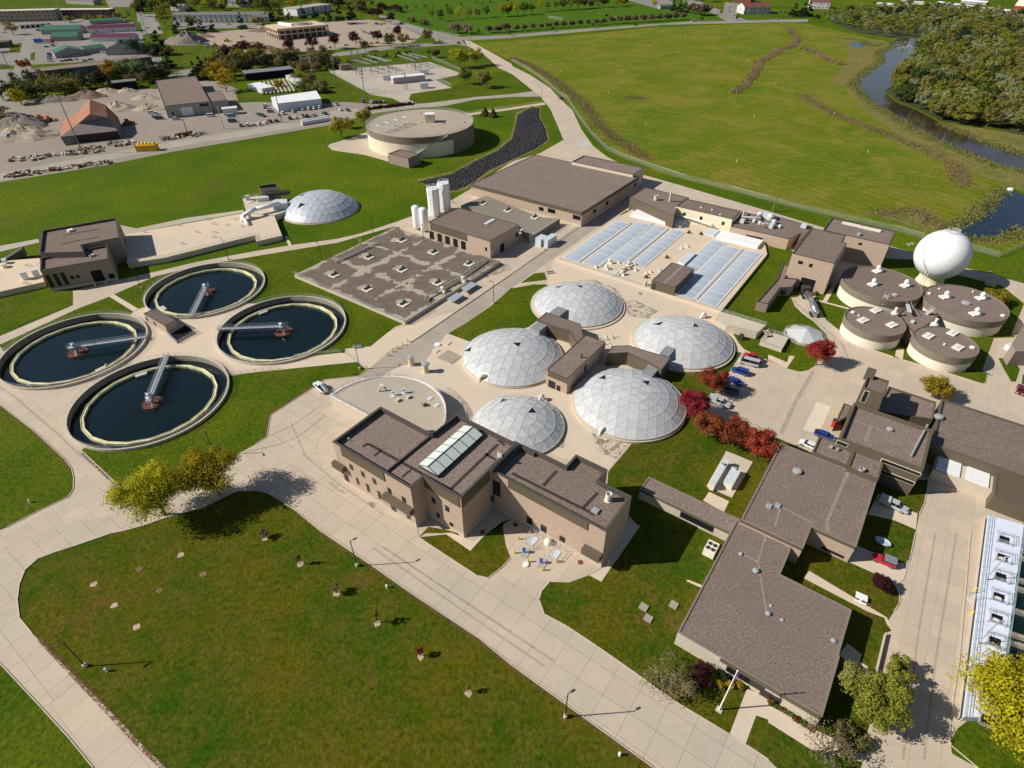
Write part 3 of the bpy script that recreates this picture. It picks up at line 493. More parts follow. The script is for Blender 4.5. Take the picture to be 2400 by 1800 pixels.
# ---------------- generic building ----------------
def building(name, label, pts, h, roof=None, wall=None, cap=None, par=0.45, capw=0.35, fascia=None, fh=1.3, base=None, z0=0.0, cat='building', rect=True, loc=None, group=None):
 """pts: outline on the roof plane (height h); fascia: list of edge numbers (or True) that carry a proud metal band"""
 P = ortho(pts) if rect else [Vector(p) for p in pts]
 P = ccw([Vector((p.x, p.y, 0)) for p in P]); c = sum(P, Vector())/len(P)
 t = thing(name, label, cat, (c.x, c.y, z0), group); t_pts[t.name] = (P, h, z0)
 MB().wall(P, z0-0.3 if z0 == 0 else z0, h-0.12).build('wall', wall or BRICK, t)
 q = inset(P, capw-0.02); m = MB(); m.poly([(p.x, p.y, h-par) for p in q]); m.build('roof', roof or ROOF, t)
 MB().ring(inset(P, -0.05), capw+0.05, h-0.12, h, 0).build('coping', cap or CAP, t)
 m = MB(); m.wall(q, h-par-0.05, h-0.11,0, True); m.build('parapet', cap or CAP, t)
 if fascia:
  m = MB(); o = inset(P, -0.12); n = len(P)
  for i in range(n):
   if fascia is True or i in fascia:
    j = (i+1) % n; d = (P[j]-P[i]).normalized(); a = P[i]+d*0.0; b = P[j]; nn = Vector((d.y, -d.x, 0))*0.12
    m.prism([a-nn*0.02, b-nn*0.02, b+nn, a+nn], h-fh, h-0.13, bottom=True)
  m.build('fascia', FASC, t)
 if base:
  m = MB(); m.wall(inset(P, -0.06), z0-0.2, z0+base); m.ring(inset(P, -0.06), 0.08, z0+base-0.05, z0+base); m.build('plinth', CONCW, t)
 return t
t_pts = {}
def near_edge(t, gp):       # edge of building t nearest to ground point gp -> (index, distance along, a, dir, normal)
 P, h, z0 = t_pts[t.name]; best = None
 for i in range(len(P)):
  a, b = P[i], P[(i+1) % len(P)]; d = b-a; L = d.length; d = d/L; s = max(0, min(L, (gp-a).dot(d))); e = ((a+d*s)-gp).length
  if best is None or e < best[0]: best = (e, s, a, d, L)
 return best
def opening(t, px, w, z0, hgt, mat=None, frame=None, kind='window', proud=0.06, fw_=0.12, rz=None):
 """px: photo position of the opening's bottom middle, on the wall of t"""
 best = None
 P, h, _ = t_pts[t.name]
 gp = G(px, z0); e, s, a, d, L = near_edge(t, Vector((gp.x, gp.y, 0)))
 nrm = Vector((d.y, -d.x, 0)); c = a+d*s; rz = math.atan2(d.y, d.x)
 m = MB(); f = MB()
 cc = c+nrm*(proud/2-0.02); f.box((cc.x, cc.y, z0-fw_),(w+2*fw_, proud, hgt+2*fw_), rz); fo = f.build(kind, frame or CAP, t)
 cc = c+nrm*(proud-0.005); m.box((cc.x, cc.y, z0),(w, 0.05, hgt), rz); m.build('glass' if kind == 'window' else 'leaf', mat or (GLASS if kind == 'window' else DKMET), fo)
 return fo
def roofvent(t, px, z, r=0.5, hh=0.9, mat=None, name='roof_vent'):
 p = G(px, z); m = MB(); m.lathe((p.x, p.y, z-0.45), [(r*0.6,0),(r*0.6, hh*0.45),(r, hh*0.5),(r, hh*0.7),(r*0.75, hh*0.72),(r*0.75, hh*0.85),(r*0.9, hh*0.88),(r*0.5, hh),(0.01, hh)], 14); return m.build(name, mat or GALV, t)
def roofbox(t, px, z, size, mat=None, name='roof_unit', rz=PHI): p = G(px, z); return MB().box((p.x, p.y, z-0.45), size, rz).build(name, mat or PALE, t)
def seam(t, pts, z, w=0.5):
 m = MB()
 for a, b in zip(pts, pts[1:]): stripe(m, G(a, z), G(b, z), w, z)
 return m.build('roof_walkway', ROOFS, t)
# --- main process building, three blocks that share walls ---
b1 = building('process_building', 'long brick process building with three stepped gravel roofs and a glass ridge skylight', TG('12', [(655,870),(1085,555),(1515,808),(1515,812),(1740,612),(2245,895),(2045,1100),(1755,1340),(1440,1172),(1340,1262),(1100,1130)], 12.2), 12.2, base=0.9, fascia=None, capw=0.5, par=1.1)
P1 = t_pts[b1.name][0]
b2 = building('process_wing', 'lower brick wing of the process building with a round white exhaust on its gravel roof', TG('12', [(2062,1122)], 11.2)+TG('22', [(60,890),(180,950),(215,930),(470,1087),(545,968),(828,1115),(740,1205),(1040,1330),(810,1650)], 11.2), 11.2, base=0.9, capw=0.45, par=1.1)
def fband(t, px0, px1, h, fh, z1=None):      # brown metal band between two photo positions given at height h
 a, b = G(px0, h), G(px1, h); a.z = b.z = 0; e1, s1, a1, d1, L1 = near_edge(t, a); e2, s2, a2, d2, L2 = near_edge(t, (a+b)/2)
 p = a2+d2*max(0, min(L2,(a-a2).dot(d2))); q = a2+d2*max(0, min(L2,(b-a2).dot(d2))); n_ = Vector((d2.y, -d2.x, 0)); zt = (z1 or h)-0.13
 return MB().prism([p-n_*0.01, q-n_*0.01, q+n_*0.16, p+n_*0.16], zt-fh, zt, bottom=True).build('fascia', FASC, t)
t2 = lambda t, *p: T(t, p)
q = T('12', [(735,900),(1105,1130),(1440,1180),(1755,1345),(2030,1120)]); fband(b1, q[0], q[1], 12.2,2.6); fband(b1, q[2], q[3], 12.2,2.8); fband(b1, q[3], q[4], 12.2,2.8)
q = T('22', [(-40,1200),(675,1545),(1000,1390)]); fband(b2, q[0], q[1], 11.2,2.2)
for px, z, w, hh in [((843,1095), 7.2,0.9,1.5),((945,1155), 7.2,0.9,1.5),((1045,1215), 7.2,0.9,1.5),((1180,1290), 7.2,0.9,1.4),((1300,1370), 7.2,0.9,1.4),((1555,1380), 6.4,0.9,1.5),((1670,1450), 6.4,0.9,1.5),((880,1240), 3.2,0.9,2.2),((975,1300), 2.9,1.0,2.6),((1075,1360), 2.9,1.0,2.6),((1330,1525), 2.2,1.0,1.3),((1575,1525), 2.4,1.0,1.5),((1690,1595), 2.2,1.0,1.2),((2108,1420), 3,1.0,1.8)]:
 opening(b1, T('12', [px])[0], w, z-0.8, hh, frame=TAN if z < 3.4 else CAP)
for px in [(780,1215),(1185,1470)]: opening(b1, T('12', [px])[0], 1.3,0.9,2.3, DKMET, CAP, 'door')
def canopy(t, pa, pb, zt, hh, depth):
 a, b = G(pa, zt), G(pb, zt); a.z = b.z = 0; e, s, a2, d2, L2 = near_edge(t, (a+b)/2); n_ = Vector((d2.y, -d2.x, 0)); p = a2+d2*(a-a2).dot(d2); q = a2+d2*(b-a2).dot(d2)
 return MB().prism([p+n_*0.005, q+n_*0.005, q+n_*depth, p+n_*depth], zt-hh, zt, bottom=True).build('canopy', FASC, t)
q = T('12', [(680,1020),(770,1080),(1120,1295),(1365,1440)]); canopy(b1, q[0], q[1], 6.2,1.5,1.1); canopy(b1, q[2], q[3], 6.2,1.5,1.3)
q = T('22', [(2100,1480)]);
for px, z in [((130,1600), 2.0),((270,1645), 2.0)]: opening(b2, T('22', [px])[0], 1.2, z-0.9,1.9)
opening(b2, T('23', [(350,60)])[0], 1.1,1.4,1.4); opening(b2, T('23', [(575,205)])[0], 1.2,0.95,2.3, DKMET, CAP, 'door'); opening(b2, T('12', [(2100,1310)])[0], 1.8,4.4,4.2)
q = T('23', [(525,60),(655,125)]); canopy(b2, q[0], q[1], 4.6,1.5,1.5); q = T('22', [(935,1640),(1010,1440)])
def gable(mb, A, B, Cc, D, z, rise, mi=0, me=1):        # A-B and D-C long sides, ridge between
 A, B, Cc, D = [Vector((p.x, p.y, z)) for p in (A, B, Cc, D)]; r0 = (A+D)/2+Vector((0,0, rise)); r1 = (B+Cc)/2+Vector((0,0, rise))
 mb.add([A, B, r1, r0], [(0,1,2,3)], mi); mb.add([Cc, D, r0, r1], [(0,1,2,3)], mi); mb.add([A, r0, D], [(0,1,2)], me); mb.add([B, Cc, r1], [(0,1,2)], me); return r0, r1
SKYG = simple('skylight_glazing', (0.62,0.68,0.62), 0.3,0.05, spec=0.5)
q = ortho(TG('12', [(1405,1060),(1800,722),(1958,805),(1565,1160)], 12.0)); zz = 11.9
sk = MB().prism([Vector((p.x, p.y, 0)) for p in q], 11.05,11.9).build('skylight', CAP, b1)
qi = inset([Vector((p.x, p.y, 0)) for p in q], 0.12); q4 = q if area(q) > 0 else q
m = MB(); r0, r1 = gable(m, q[0], q[1], q[2], q[3], 11.92,1.0,0,0); m.build('glazing', SKYG, sk)
m = MB(); m.tube(r0+Vector((0,0, .03)), r1+Vector((0,0, .03)), 0.09,5)
for k in range(7):
 f_ = k/6; a = q[0].lerp(q[1], f_); b = q[3].lerp(q[2], f_); r = r0.lerp(r1, f_); a.z = b.z = 11.95
 m.tube(a, r+Vector((0,0, .02)), 0.07,4); m.tube(b, r+Vector((0,0, .02)), 0.07,4)
m.build('glazing_bar', CAP, sk)
P = t_pts[b1.name][0]
m = MB(); a, b = G(T('12', [(1510,812)])[0], 11.5), G(T('12', [(1120,1128)])[0], 11.5); d = (b-a); m.box(((a.x+b.x)/2,(a.y+b.y)/2,11.05),(d.length, 0.35,0.55), math.atan2(d.y, d.x)); m.build('roof_divider', CAP, b1)
STAIN = gravel('roof_gravel_damp', (0.055,0.045,0.042), 0.5,0.1)
def rstain(t, z, *lines):
 m = MB()
 for pts, w in lines:
  for a, b in zip(pts, pts[1:]): stripe(m, G(a, z), G(b, z), w, z+0.02)
 return m.build('roof_drain_strip', STAIN, t)
rstain(b1,11.1,(T('12', [(920,910),(970,885),(1500,1180),(1680,1280),(2090,890)]), 0.75),(T('12', [(1020,990),(1080,945)]), 0.6),(T('12', [(1260,1175),(1340,1110)]), 0.6),(T('12', [(1980,970),(2070,1025)]), 0.6),(T('12', [(2090,850),(2150,900)]), 0.6))
rstain(b2,10.1,(T('22', [(0,1140),(300,1290),(720,1500)]), 0.7),(T('22', [(270,1250),(385,1120)]), 0.7),(T('22', [(615,1440),(740,1310)]), 0.7))
p = G(T('22', [(830,1375)])[0], 10.1); MB().lathe((p.x, p.y, 10.1), [(0.75,0),(0.75,0.15),(0.62,0.2),(0.62,2.0),(0.5,2.0),(0.5,1.0)], 18, cap=False).build('exhaust_stack', TANW, b2)
roofbox(b2, T('22', [(722,1455)])[0], 10.6,(1.3,1.3,0.35), GALV, 'roof_hatch'); roofbox(b1, T('12', [(2105,1000)])[0], 12,(0.2,1.2,1.6), RAILM, 'roof_ladder'); m = MB(); p = G(T('12', [(800,860)])[0], 11.1); m.path([(p.x, p.y, 11.1),(p.x, p.y, 11.9),(p.x+0.3, p.y, 12.0),(p.x+0.35, p.y, 11.7)], 0.07); m.build('roof_vent', WHITE, b1)
# --- administration block ---
AH = 4.0
a1 = building('office_building', 'low office building with a wide gravel roof and thin brown eaves beside the flagpole', [G(p, AH) for p in [(1725,1215),(1856,1278),(1831,1341),(1994,1434),(1966,1534),(1969,1540),(1924,1684),(1690,1538),(1593,1480)]], AH, par=0.16, capw=0.3, cap=simple('eave_metal', (0.22,0.19,0.14), 0.6), wall=wallmat('pale_block', (0.55,0.48,0.38), 0.4,0.2,0.12))
q = T('23', [(1480,880),(2090,1260)]); fband(a1,(1690,1540),(1923,1683), AH, 0.9)
a2 = building('workshop_building', 'flat workshop building with a wide gravel roof, round vents and a pale seam down it', [G(p, 5.2) for p in [(1827,1041),(2057.7,1122.8),(2004,1283),(1903,1232),(1880,1290),(1741,1213)]], 5.2, par=0.16, capw=0.3, cap=simple('eave_metal_b', (0.22,0.19,0.14), 0.6), fascia=True, fh=0.8)
for t, z, tl, px, r, hh in [(a2,5.2, '32', (252,1125), 1.0,1.0),(a1, AH, '23', (1617,145), 0.4,0.7),(a1, AH, '23', (1722,265), 0.6,0.9),(a1, AH, '33', (0,568), 0.45,0.8),(a1, AH, '33', (22,508), 0.3,0.5),(a1, AH, '33', (100,608), 0.35,0.5),(a1, AH, '33', (465,755), 0.45,0.6)]: roofvent(t, T(tl, [px])[0], z, r, hh)
for px in [(10,1420),(85,1415)]: roofbox(a2, T('32', [px])[0], 5.3,(1.2,1.0,0.5), GALV, 'roof_hatch')
p = G(T('32', [(790,1150)])[0], 4.9); MB().lathe((p.x, p.y, 4.9), [(0.7,0),(0.6,0.2),(0.6,1.9),(0.5,1.9),(0.5,1.0)], 16, cap=False).build('exhaust_stack', GALV, a2)
seam(a2, T('32', [(715,1080),(640,1250),(510,1560),(520,1640)]), 5.07,0.7); seam(a2, T('32', [(60,1600),(110,1430),(390,1570)]), 5.08,0.5); seam(a1, T('23', [(1800,0),(1740,200),(1760,330),(1800,560)]), 3.87,0.4); seam(a1, T('23', [(1617,140),(1740,205)]), 3.88,0.4)
opening(a2, T('33', [(450,150)])[0], 4,0.8,0.5, GLASS); opening(a1, T('33', [(0,1190)])[0], 3.0,0.3,1.8, GLASS); opening(a1, T('23', [(1640,1040)])[0], 6.0,1.3,1.6, GLASS)
w1 = building('covered_walkway', 'narrow covered walkway with a gravel roof linking the process building to the workshop', ortho([G(p, 3.3) for p in [(1504,1138),(1522,1119),(1731,1214),(1722,1262)]]), 3.3, par=0.14, capw=0.25, cap=simple('eave_metal_c', (0.22,0.19,0.14), 0.6), fascia=True, fh=0.7, wall=wallmat('pale_block_b', (0.5,0.43,0.34)))
opening(w1, T('22', [(1600,1560)])[0], 7,0.9,1.5, GLASS)
# --- control building cluster ---
c1 = building('control_building', 'three storey control building with stepped ribbon windows and a brown metal rim', TG('32', [(608,830),(725,598),(1445,698),(1338,1112)], 8.2), 8.2, par=0.8, capw=0.5, cap=FASC, wall=FASC)
P, h, _ = t_pts[c1.name]
for k, (z, w) in enumerate([(5.9,9),(3.0,8.5)]): opening(c1, T('32', [(1150-40*k, 1062+80*k)])[0], w-1.5, z+.4,0.75, GLASS, CREAM, 'window', 0.1)
opening(c1, T('32', [(640,880)])[0], 2.2,6.6,0.9, GLASS, CREAM)
c2 = building('stair_tower', 'tall brown metal stair tower with one upright window slot above the control building', TG('32', [(825,392),(855,300),(1058,325),(1000,462)], 12.6), 12.6, par=0.5, capw=0.3, cap=FASC, wall=FASC)
opening(c2, T('32', [(800,560)])[0], 0.9,8.7,3.2, GLASS, CREAM); p = G(T('32', [(890,265)])[0], 13.4); MB().box((p.x, p.y, 11.6),(2.4,2.0,2.2), PHI).build('tower_head', FASC, c2)
c3 = building('rear_annex', 'low gravel roofed annex in the shade behind the stair tower', TG('32', [(1000,462),(1045,388),(1455,525),(1425,672),(1200,640),(960,600)], 5.2), 5.2, par=0.4, cap=FASC, wall=FASC, rect=False)
c4_ = building('garage_building', 'long garage building with a gravel roof and two white roller doors', [G(p, 5.6) for p in T('32', [(1425,670),(1472,495),(2700,870),(2560,1280),(2000,1110),(1480,905)])], 5.6, par=0.4, capw=0.4, cap=FASC, wall=FASC)
c5 = building('link_roof', 'lower gravel roof with two small vents beside the blue car bay', TG('32', [(388,950),(430,842),(745,890),(695,1085)], 5.9), 5.9, par=0.3, cap=FASC, wall=FASC)
c6 = building('link_block', 'square gravel roof with a ladder between the workshop and the control building', TG('32', [(695,1090),(750,895),(1010,1020),(950,1192)], 6.3), 6.3, par=0.3, cap=FASC, wall=FASC)
for px in [(548,905),(603,925)]: roofbox(c5, T('32', [px])[0], 6.2,(0.7,0.6,0.5), GALV)
roofvent(c1, T('32', [(1053,760)])[0], 7.6,0.75,0.8); roofvent(c4_, T('32', [(1475,655)])[0], 5.5,1.0,1.0)
m = MB(); m.tube(G(T('32', [(1380,720)])[0], 7.8), G(T('32', [(1240,985)])[0], 7.8), 0.22,6); m.build('roof_duct', GALV, c1); seam(c1, T('32', [(890,730),(845,860)]), 7.43,0.8); seam(c1, T('32', [(720,680),(985,765)]), 7.42,0.5); seam(c1, T('32', [(1070,825),(1230,980)]), 7.43,0.3)
for px in [(1550,1110),(1800,1180)]: pass
DOORM = ribbed('white_roller_door', (0.80,0.80,0.80), 0.9,0.5,0.08)
def bay(t, pts, z, mat, name): P_ = [G(p, z) for p in pts]; return MB().prism([Vector((p.x, p.y, 0)) for p in ortho(P_)], z-0.25, z, bottom=True).build(name, mat, t)
bay(c4_, T('32', [(1430,1090),(1500,985),(1695,1060),(1635,1160)]), 3.2, DOORM, 'sloping_door'); bay(c4_, T('32', [(1690,1180),(1745,1075),(1945,1150),(1880,1250)]), 3.2, DOORM, 'sloping_door')
p = ortho(TG('32', [(1410,1100),(1480,960),(2010,1120),(1880,1280)], 2.9)); MB().prism([Vector((q.x, q.y, 0)) for q in p], -0.1,2.9).build('loading_bay', CONCW, c4_)
c7 = building('basin_building', 'brown metal building with a steep fascia at the head of the white basins', TG('32', [(1925,1275),(2010,1115),(2900,1400),(2700,1660)], 4.0), 4.0, par=0.1, cap=FASC, wall=FASC, roof=FASC)
c8 = building('lean_to', 'tiny lean-to roof with a yellow post beside the red skip', TG('32', [(585,700),(655,535),(725,555),(690,650)], 3.0), 3.0, par=0.15, cap=FASC, wall=FASC)
# --- digestion area ---
d1 = building('thickener_building', 'tall brick hall with a sloping gravel roof and a dark truck bay', TG('31', [(213,710),(383,492),(672,562),(640,612),(682,630),(572,806)], 11.5), 11.5, par=0.2, capw=0.3)
opening(d1, T('31', [(350,985)])[0], 4.6,0.05,4.2, BLACK, CONCW, 'doorway'); opening(d1, T('31', [(280,800)])[0], 1.3,8.6,0.9); opening(d1, T('31', [(372,822)])[0], 0.9,8.4,1.0); opening(d1, T('31', [(655,820)])[0], 1.5,5.2,2.6)
d2 = building('blower_hall', 'brick hall with two white strip skylights on its roof behind the digesters', TG('31', [(478,508),(558,402),(1103,525),(1052,645),(690,560)], 9.5), 9.5, par=0.35, capw=0.35)
for px in [(728,462),(890,500)]: roofbox(d2, T('31', [px])[0], 9.7,(1.6,6.8,0.5), TANW, 'strip_skylight')
roofbox(d2, T('31', [(785,545)])[0], 9.7,(1.6,1.2,0.7), GALV); opening(d2, T('31', [(920,715)])[0], 2.2,3.6,2.4, GLASS); opening(d2, T('31', [(797,635)])[0], 1.0,7.2,0.6); opening(d2, T('31', [(905,800)])[0], 2.0,0.1,1.4, GLASS)
d3 = building('ramp_house', 'small angular brick ramp house beside the truck bay', TG('31', [(0,1150),(-95,1130),(80,935),(130,805),(188,818),(150,925),(262,932),(205,1005),(105,1010)], 3.4), 3.4, par=0.3, capw=0.3, wall=BRICKD, rect=False)
opening(d3, T('31', [(145,1085)])[0], 1.6,0.9,1.6)
e1 = building('pump_building', 'brown pump building with two roof stacks at the head of the covered basins', TG('21', [(1020,225),(1148,142),(1530,232),(1440,300),(1400,395)], 6.0), 6.0, par=0.2, wall=FASC, rect=False)
e2 = building('cream_building', 'cream walled building with three louvred openings above the covered basins', TG('21', [(1410,303),(1512,240),(1975,350),(1905,420)], 6.6), 6.6, par=0.2, wall=CREAM)
e3 = building('gallery_building', 'long low gallery with shiny air scrubbers on its gravel roof', TG('21', [(1893,482),(1985,352),(2110,380)], 4.6)+TG('31', [(0,372),(390,482),(240,640),(280,540),(180,590),(0,548)], 4.6), 4.6, par=0.2, wall=BRICK, rect=False)
for px in [(1492,385),(1635,420),(1820,470)]: opening(e2, T('21', [px])[0], 1.1,3.4,1.4, GLASS, CREAM, 'louvre')
for px, r, hh in [((1243,255), 0.9,2.1),((1362,268), 0.45,4.3)]: p = G(T('21', [px])[0], 5.8); MB().lathe((p.x, p.y, 5.8), [(r, 0),(r, hh),(r*0.85, hh),(r*0.85, hh-0.5)], 14, cap=False).build('roof_stack', TAN, e1)
for px in [(1635,320),(1730,340),(1800,380)]: roofvent(e2, T('21', [px])[0], 6.5,0.45,0.8, TANW)
m = MB()
for a, b, r in [((1990,400),(2110,410), 0.5),((2010,345),(1990,400), 0.35),((2110,410),(2140,380), 0.5),((2160,460),(2212,460), 0.5)]: m.tube(G(T('21', [a])[0], 6.0), G(T('21', [b])[0], 6.0), r, 8)
m.build('air_duct', RAILM, e3)
for tl, px, r, hh in [('21', (2140,400), 1.1,2.2),('21', (2090,445), 0.7,1.2),('21', (2140,460), 0.8,1.2),('31', (20,420), 1.4,2.4),('31', (50,455), 1.0,1.6),('31', (100,490), 0.6,1.2)]: p = G(T(tl, [px])[0], 4.6); MB().lathe((p.x, p.y, 4.5), [(r, 0),(r, hh*0.7),(r*0.6, hh),(0.02, hh)], 14).build('scrubber', RAILM, e3)
for tl, px, s_ in [('31', (310,480),(2.4,2.0,1.2)),('31', (0,400),(3,4,1.8)),('31', (30,480),(2.5,1.5,1.5)),('21', (2180,390),(3,3,1.5)),('21', (1990,440),(1.6,1.6,1.4))]: roofbox(e3, T(tl, [px])[0], 5.0, s_, PALE, 'air_handler')
opening(e3, T('21', [(2110,560)])[0], 6,1.6,1.0, GLASS)
f1 = building('filter_hall', 'very large filter hall under one flat gravel roof with a brown fascia', [G(p, 6.2) for p in [(1107,431),(1256,360),(1497,416),(1360,499)]], 6.2, par=0.15, capw=0.3, fascia=True, fh=1.3, base=1.1)
f2 = building('hall_annex', 'narrow annex with a raised tan edge along the back of the filter hall', TG('20', [(530,1392),(640,1330),(1100,1455),(1060,1520)], 7.4), 7.4, par=0.3, wall=TAN)
for px in [(700,360),(850,300),(260,340),(1040,130)]: opening(f1, T('21', [px])[0], 2.2,2.6,1.4, GLASS)
for px in [(330,370),(560,420)]: opening(f1, T('21', [px])[0], 3.5,2.8,1.6, GLASS)
g1 = building('chemical_building', 'brick chemical building with open dark bays behind four white silos', TG('11', [(1485,455),(1735,312),(2267,468),(2035,605)], 7.0), 7.0, par=0.15, capw=0.3)
q = T('11', [(1487,460),(1808,556)]); fband(g1, q[0], q[1], 7.0,2.6)
for k in range(5): opening(g1, T('11', [(1535+68*k, 585+22*k)])[0], 2.3,0.3,3.4, BLACK, TAN, 'bay')
opening(g1, T('11', [(2130,700)])[0], 2.6,0.05,3.2, GLASS, CAP, 'door'); opening(g1, T('11', [(2007,680)])[0], 0.8,2.8,1.2); roofbox(g1, T('11', [(2020,440)])[0], 7.0,(5.5,1.5,0.6), PALE, 'roof_skylight')
opening(g1, T('21', [(22,560)])[0], 1.3,2.8,1.3)
h1 = building('screening_building', 'brick screening building with a dark coping and two stepped gravel roofs', TG('01', [(335,712),(362,516),(1005,405),(1030,575),(700,640),(725,700)], 9.6), 9.6, par=0.8, capw=0.45, wall=BRICKD, rect=False)
h2 = building('screening_annex', 'lower front of the screening building with tall dark windows and an open truck bay', TG('01', [(345,860),(350,755),(925,640),(935,760)], 8.2), 8.2, par=0.7, capw=0.4, wall=BRICKD, base=1.0, rect=False)
for k in range(3): opening(h2, T('01', [(460+62*k, 1005-8*k)])[0], 1.1,1.6,4.4, GLASS)
for px in [(625,960),(675,945)]: opening(h2, T('01', [px])[0], 0.9,3.2,1.1)
opening(h2, T('01', [(865,975)])[0], 3.2,0.6,4.2, BLACK, CAP, 'doorway'); opening(h2, T('01', [(970,960)])[0], 1.6,0.8,1.8, BLACK, CAP, 'doorway')
roofbox(h1, T('01', [(608,515)])[0], 9.2,(1.8,1.6,0.8), WHITE); roofbox(h2, T('01', [(790,730)])[0], 7.9,(1.6,1.2,0.7), PALE); m = MB()
for a, b in [((540,560),(855,500)),((530,630),(860,570))]: m.tube(G(T('01', [a])[0], 9.0), G(T('01', [b])[0], 9.0), 0.09,4)
m.build('roof_cable', CAP, h1)
h3 = thing('brick_wedge', 'dark sloping brick wedge west of the screening building', 'building', G(T('01', [(120,740)])[0])); q = TG('01', [(20,780),(215,740),(190,690)], 0.0)
p0, p1 = G(T('01', [(20,780)])[0], 0.8), G(T('01', [(225,745)])[0], 0.8); n_ = Vector((-(p1-p0).y, (p1-p0).x, 0)).normalized()*3
m = MB(); m.add([p0, p1, p1+n_, p0+n_, p1+Vector((0,0,3.2)), p1+n_+Vector((0,0,3.2))], [(0,1,4),(1,2,5,4),(0,4,5,3),(2,3,5)]); m.build('wall', CAP, h3)
i1 = building('pump_house', 'small brick pump house with a railed stair pit among the round tanks', TG('01', [(1240,1238),(1332,1188),(1525,1290),(1425,1335)], 3.4), 3.4, par=0.1, capw=0.2, roof=ROOFD)
for px in [(1285,1290),(1348,1335)]: opening(i1, T('01', [px])[0], 0.9,1.0,1.3)
q = TG('01', [(1455,1420),(1600,1330),(1700,1400),(1535,1490)], 0.3); m = MB(); m.poly([(p.x, p.y, 0.1) for p in q]); m.build('stair_pit', BLACK, i1); m = MB(); rail_line(m, q+[q[0]], 0.12, sp=1.2); m.build('handrail', RAILM, i1)
j1 = building('valve_house', 'small plain brick box at the foot of the big reservoir stair', TG('10', [(1155,1325),(1245,1287),(1410,1330),(1310,1372)], 5.0), 5.0, par=0.3, capw=0.25, wall=BRICKD)
k1 = building('basin_house', 'small brown hut with a striped gravel roof among the covered basins', TG('21', [(1205,948),(1385,792),(1575,848),(1410,1007)], 4.2), 4.2, par=0.1, capw=0.2, wall=FASC, z0=1.0)
opening(k1, T('21', [(1225,1020)])[0], 1.2,1.1,2.2, DKMET, CAP, 'door'); seam(k1, T('21', [(1310,975),(1475,822)]), 4.12,0.9)
l1 = building('vent_tower', 'square brick vent tower open at the top beside the pipe deck', TG('11', [(30,152),(22,132),(172,110),(192,140)], 7.4), 7.4, par=1.6, capw=0.3, roof=BLACK, wall=BRICKD, rect=False)
n1 = building('gallery_hall', 'long flat brick hall rising between the aluminium domes', TG('22', [(300,245),(640,-60),(805,10),(478,325)], 5.4), 5.4, par=0.1, capw=0.2)
q = T('22', [(305,260),(475,330)]); fband(n1, q[0], q[1], 5.4,1.5); opening(n1, T('22', [(370,375)])[0], 2.0,0.2,2.2, GLASS, CAP, 'door'); opening(n1, T('22', [(428,398)])[0], 1.0,0.2,1.6); opening(n1, T('22', [(630,260)])[0], 0.8,1.8,2.2)
p = G(T('22', [(600,140)])[0], 5.3); MB().tube((p.x, p.y, 5.3),(p.x, p.y, 6.4), 0.25,8).build('roof_vent', DKMET, n1)
n2 = building('gallery_wing', 'bent flat roofed gallery wing reaching to the back dome', TG('21', [(218,1290),(298,1222),(590,1325),(620,1430),(560,1490),(500,1385),(350,1340)], 4.4), 4.4, par=0.1, capw=0.2, wall=FASC, rect=False)
n3 = building('gallery_wing', 'bent flat roofed gallery wing reaching to the two east domes', TG('22', [(815,105),(870,40),(1010,35),(1225,100),(1370,140),(1290,250),(1180,180),(1000,95)], 4.4), 4.4, par=0.1, capw=0.2, wall=FASC, rect=False)
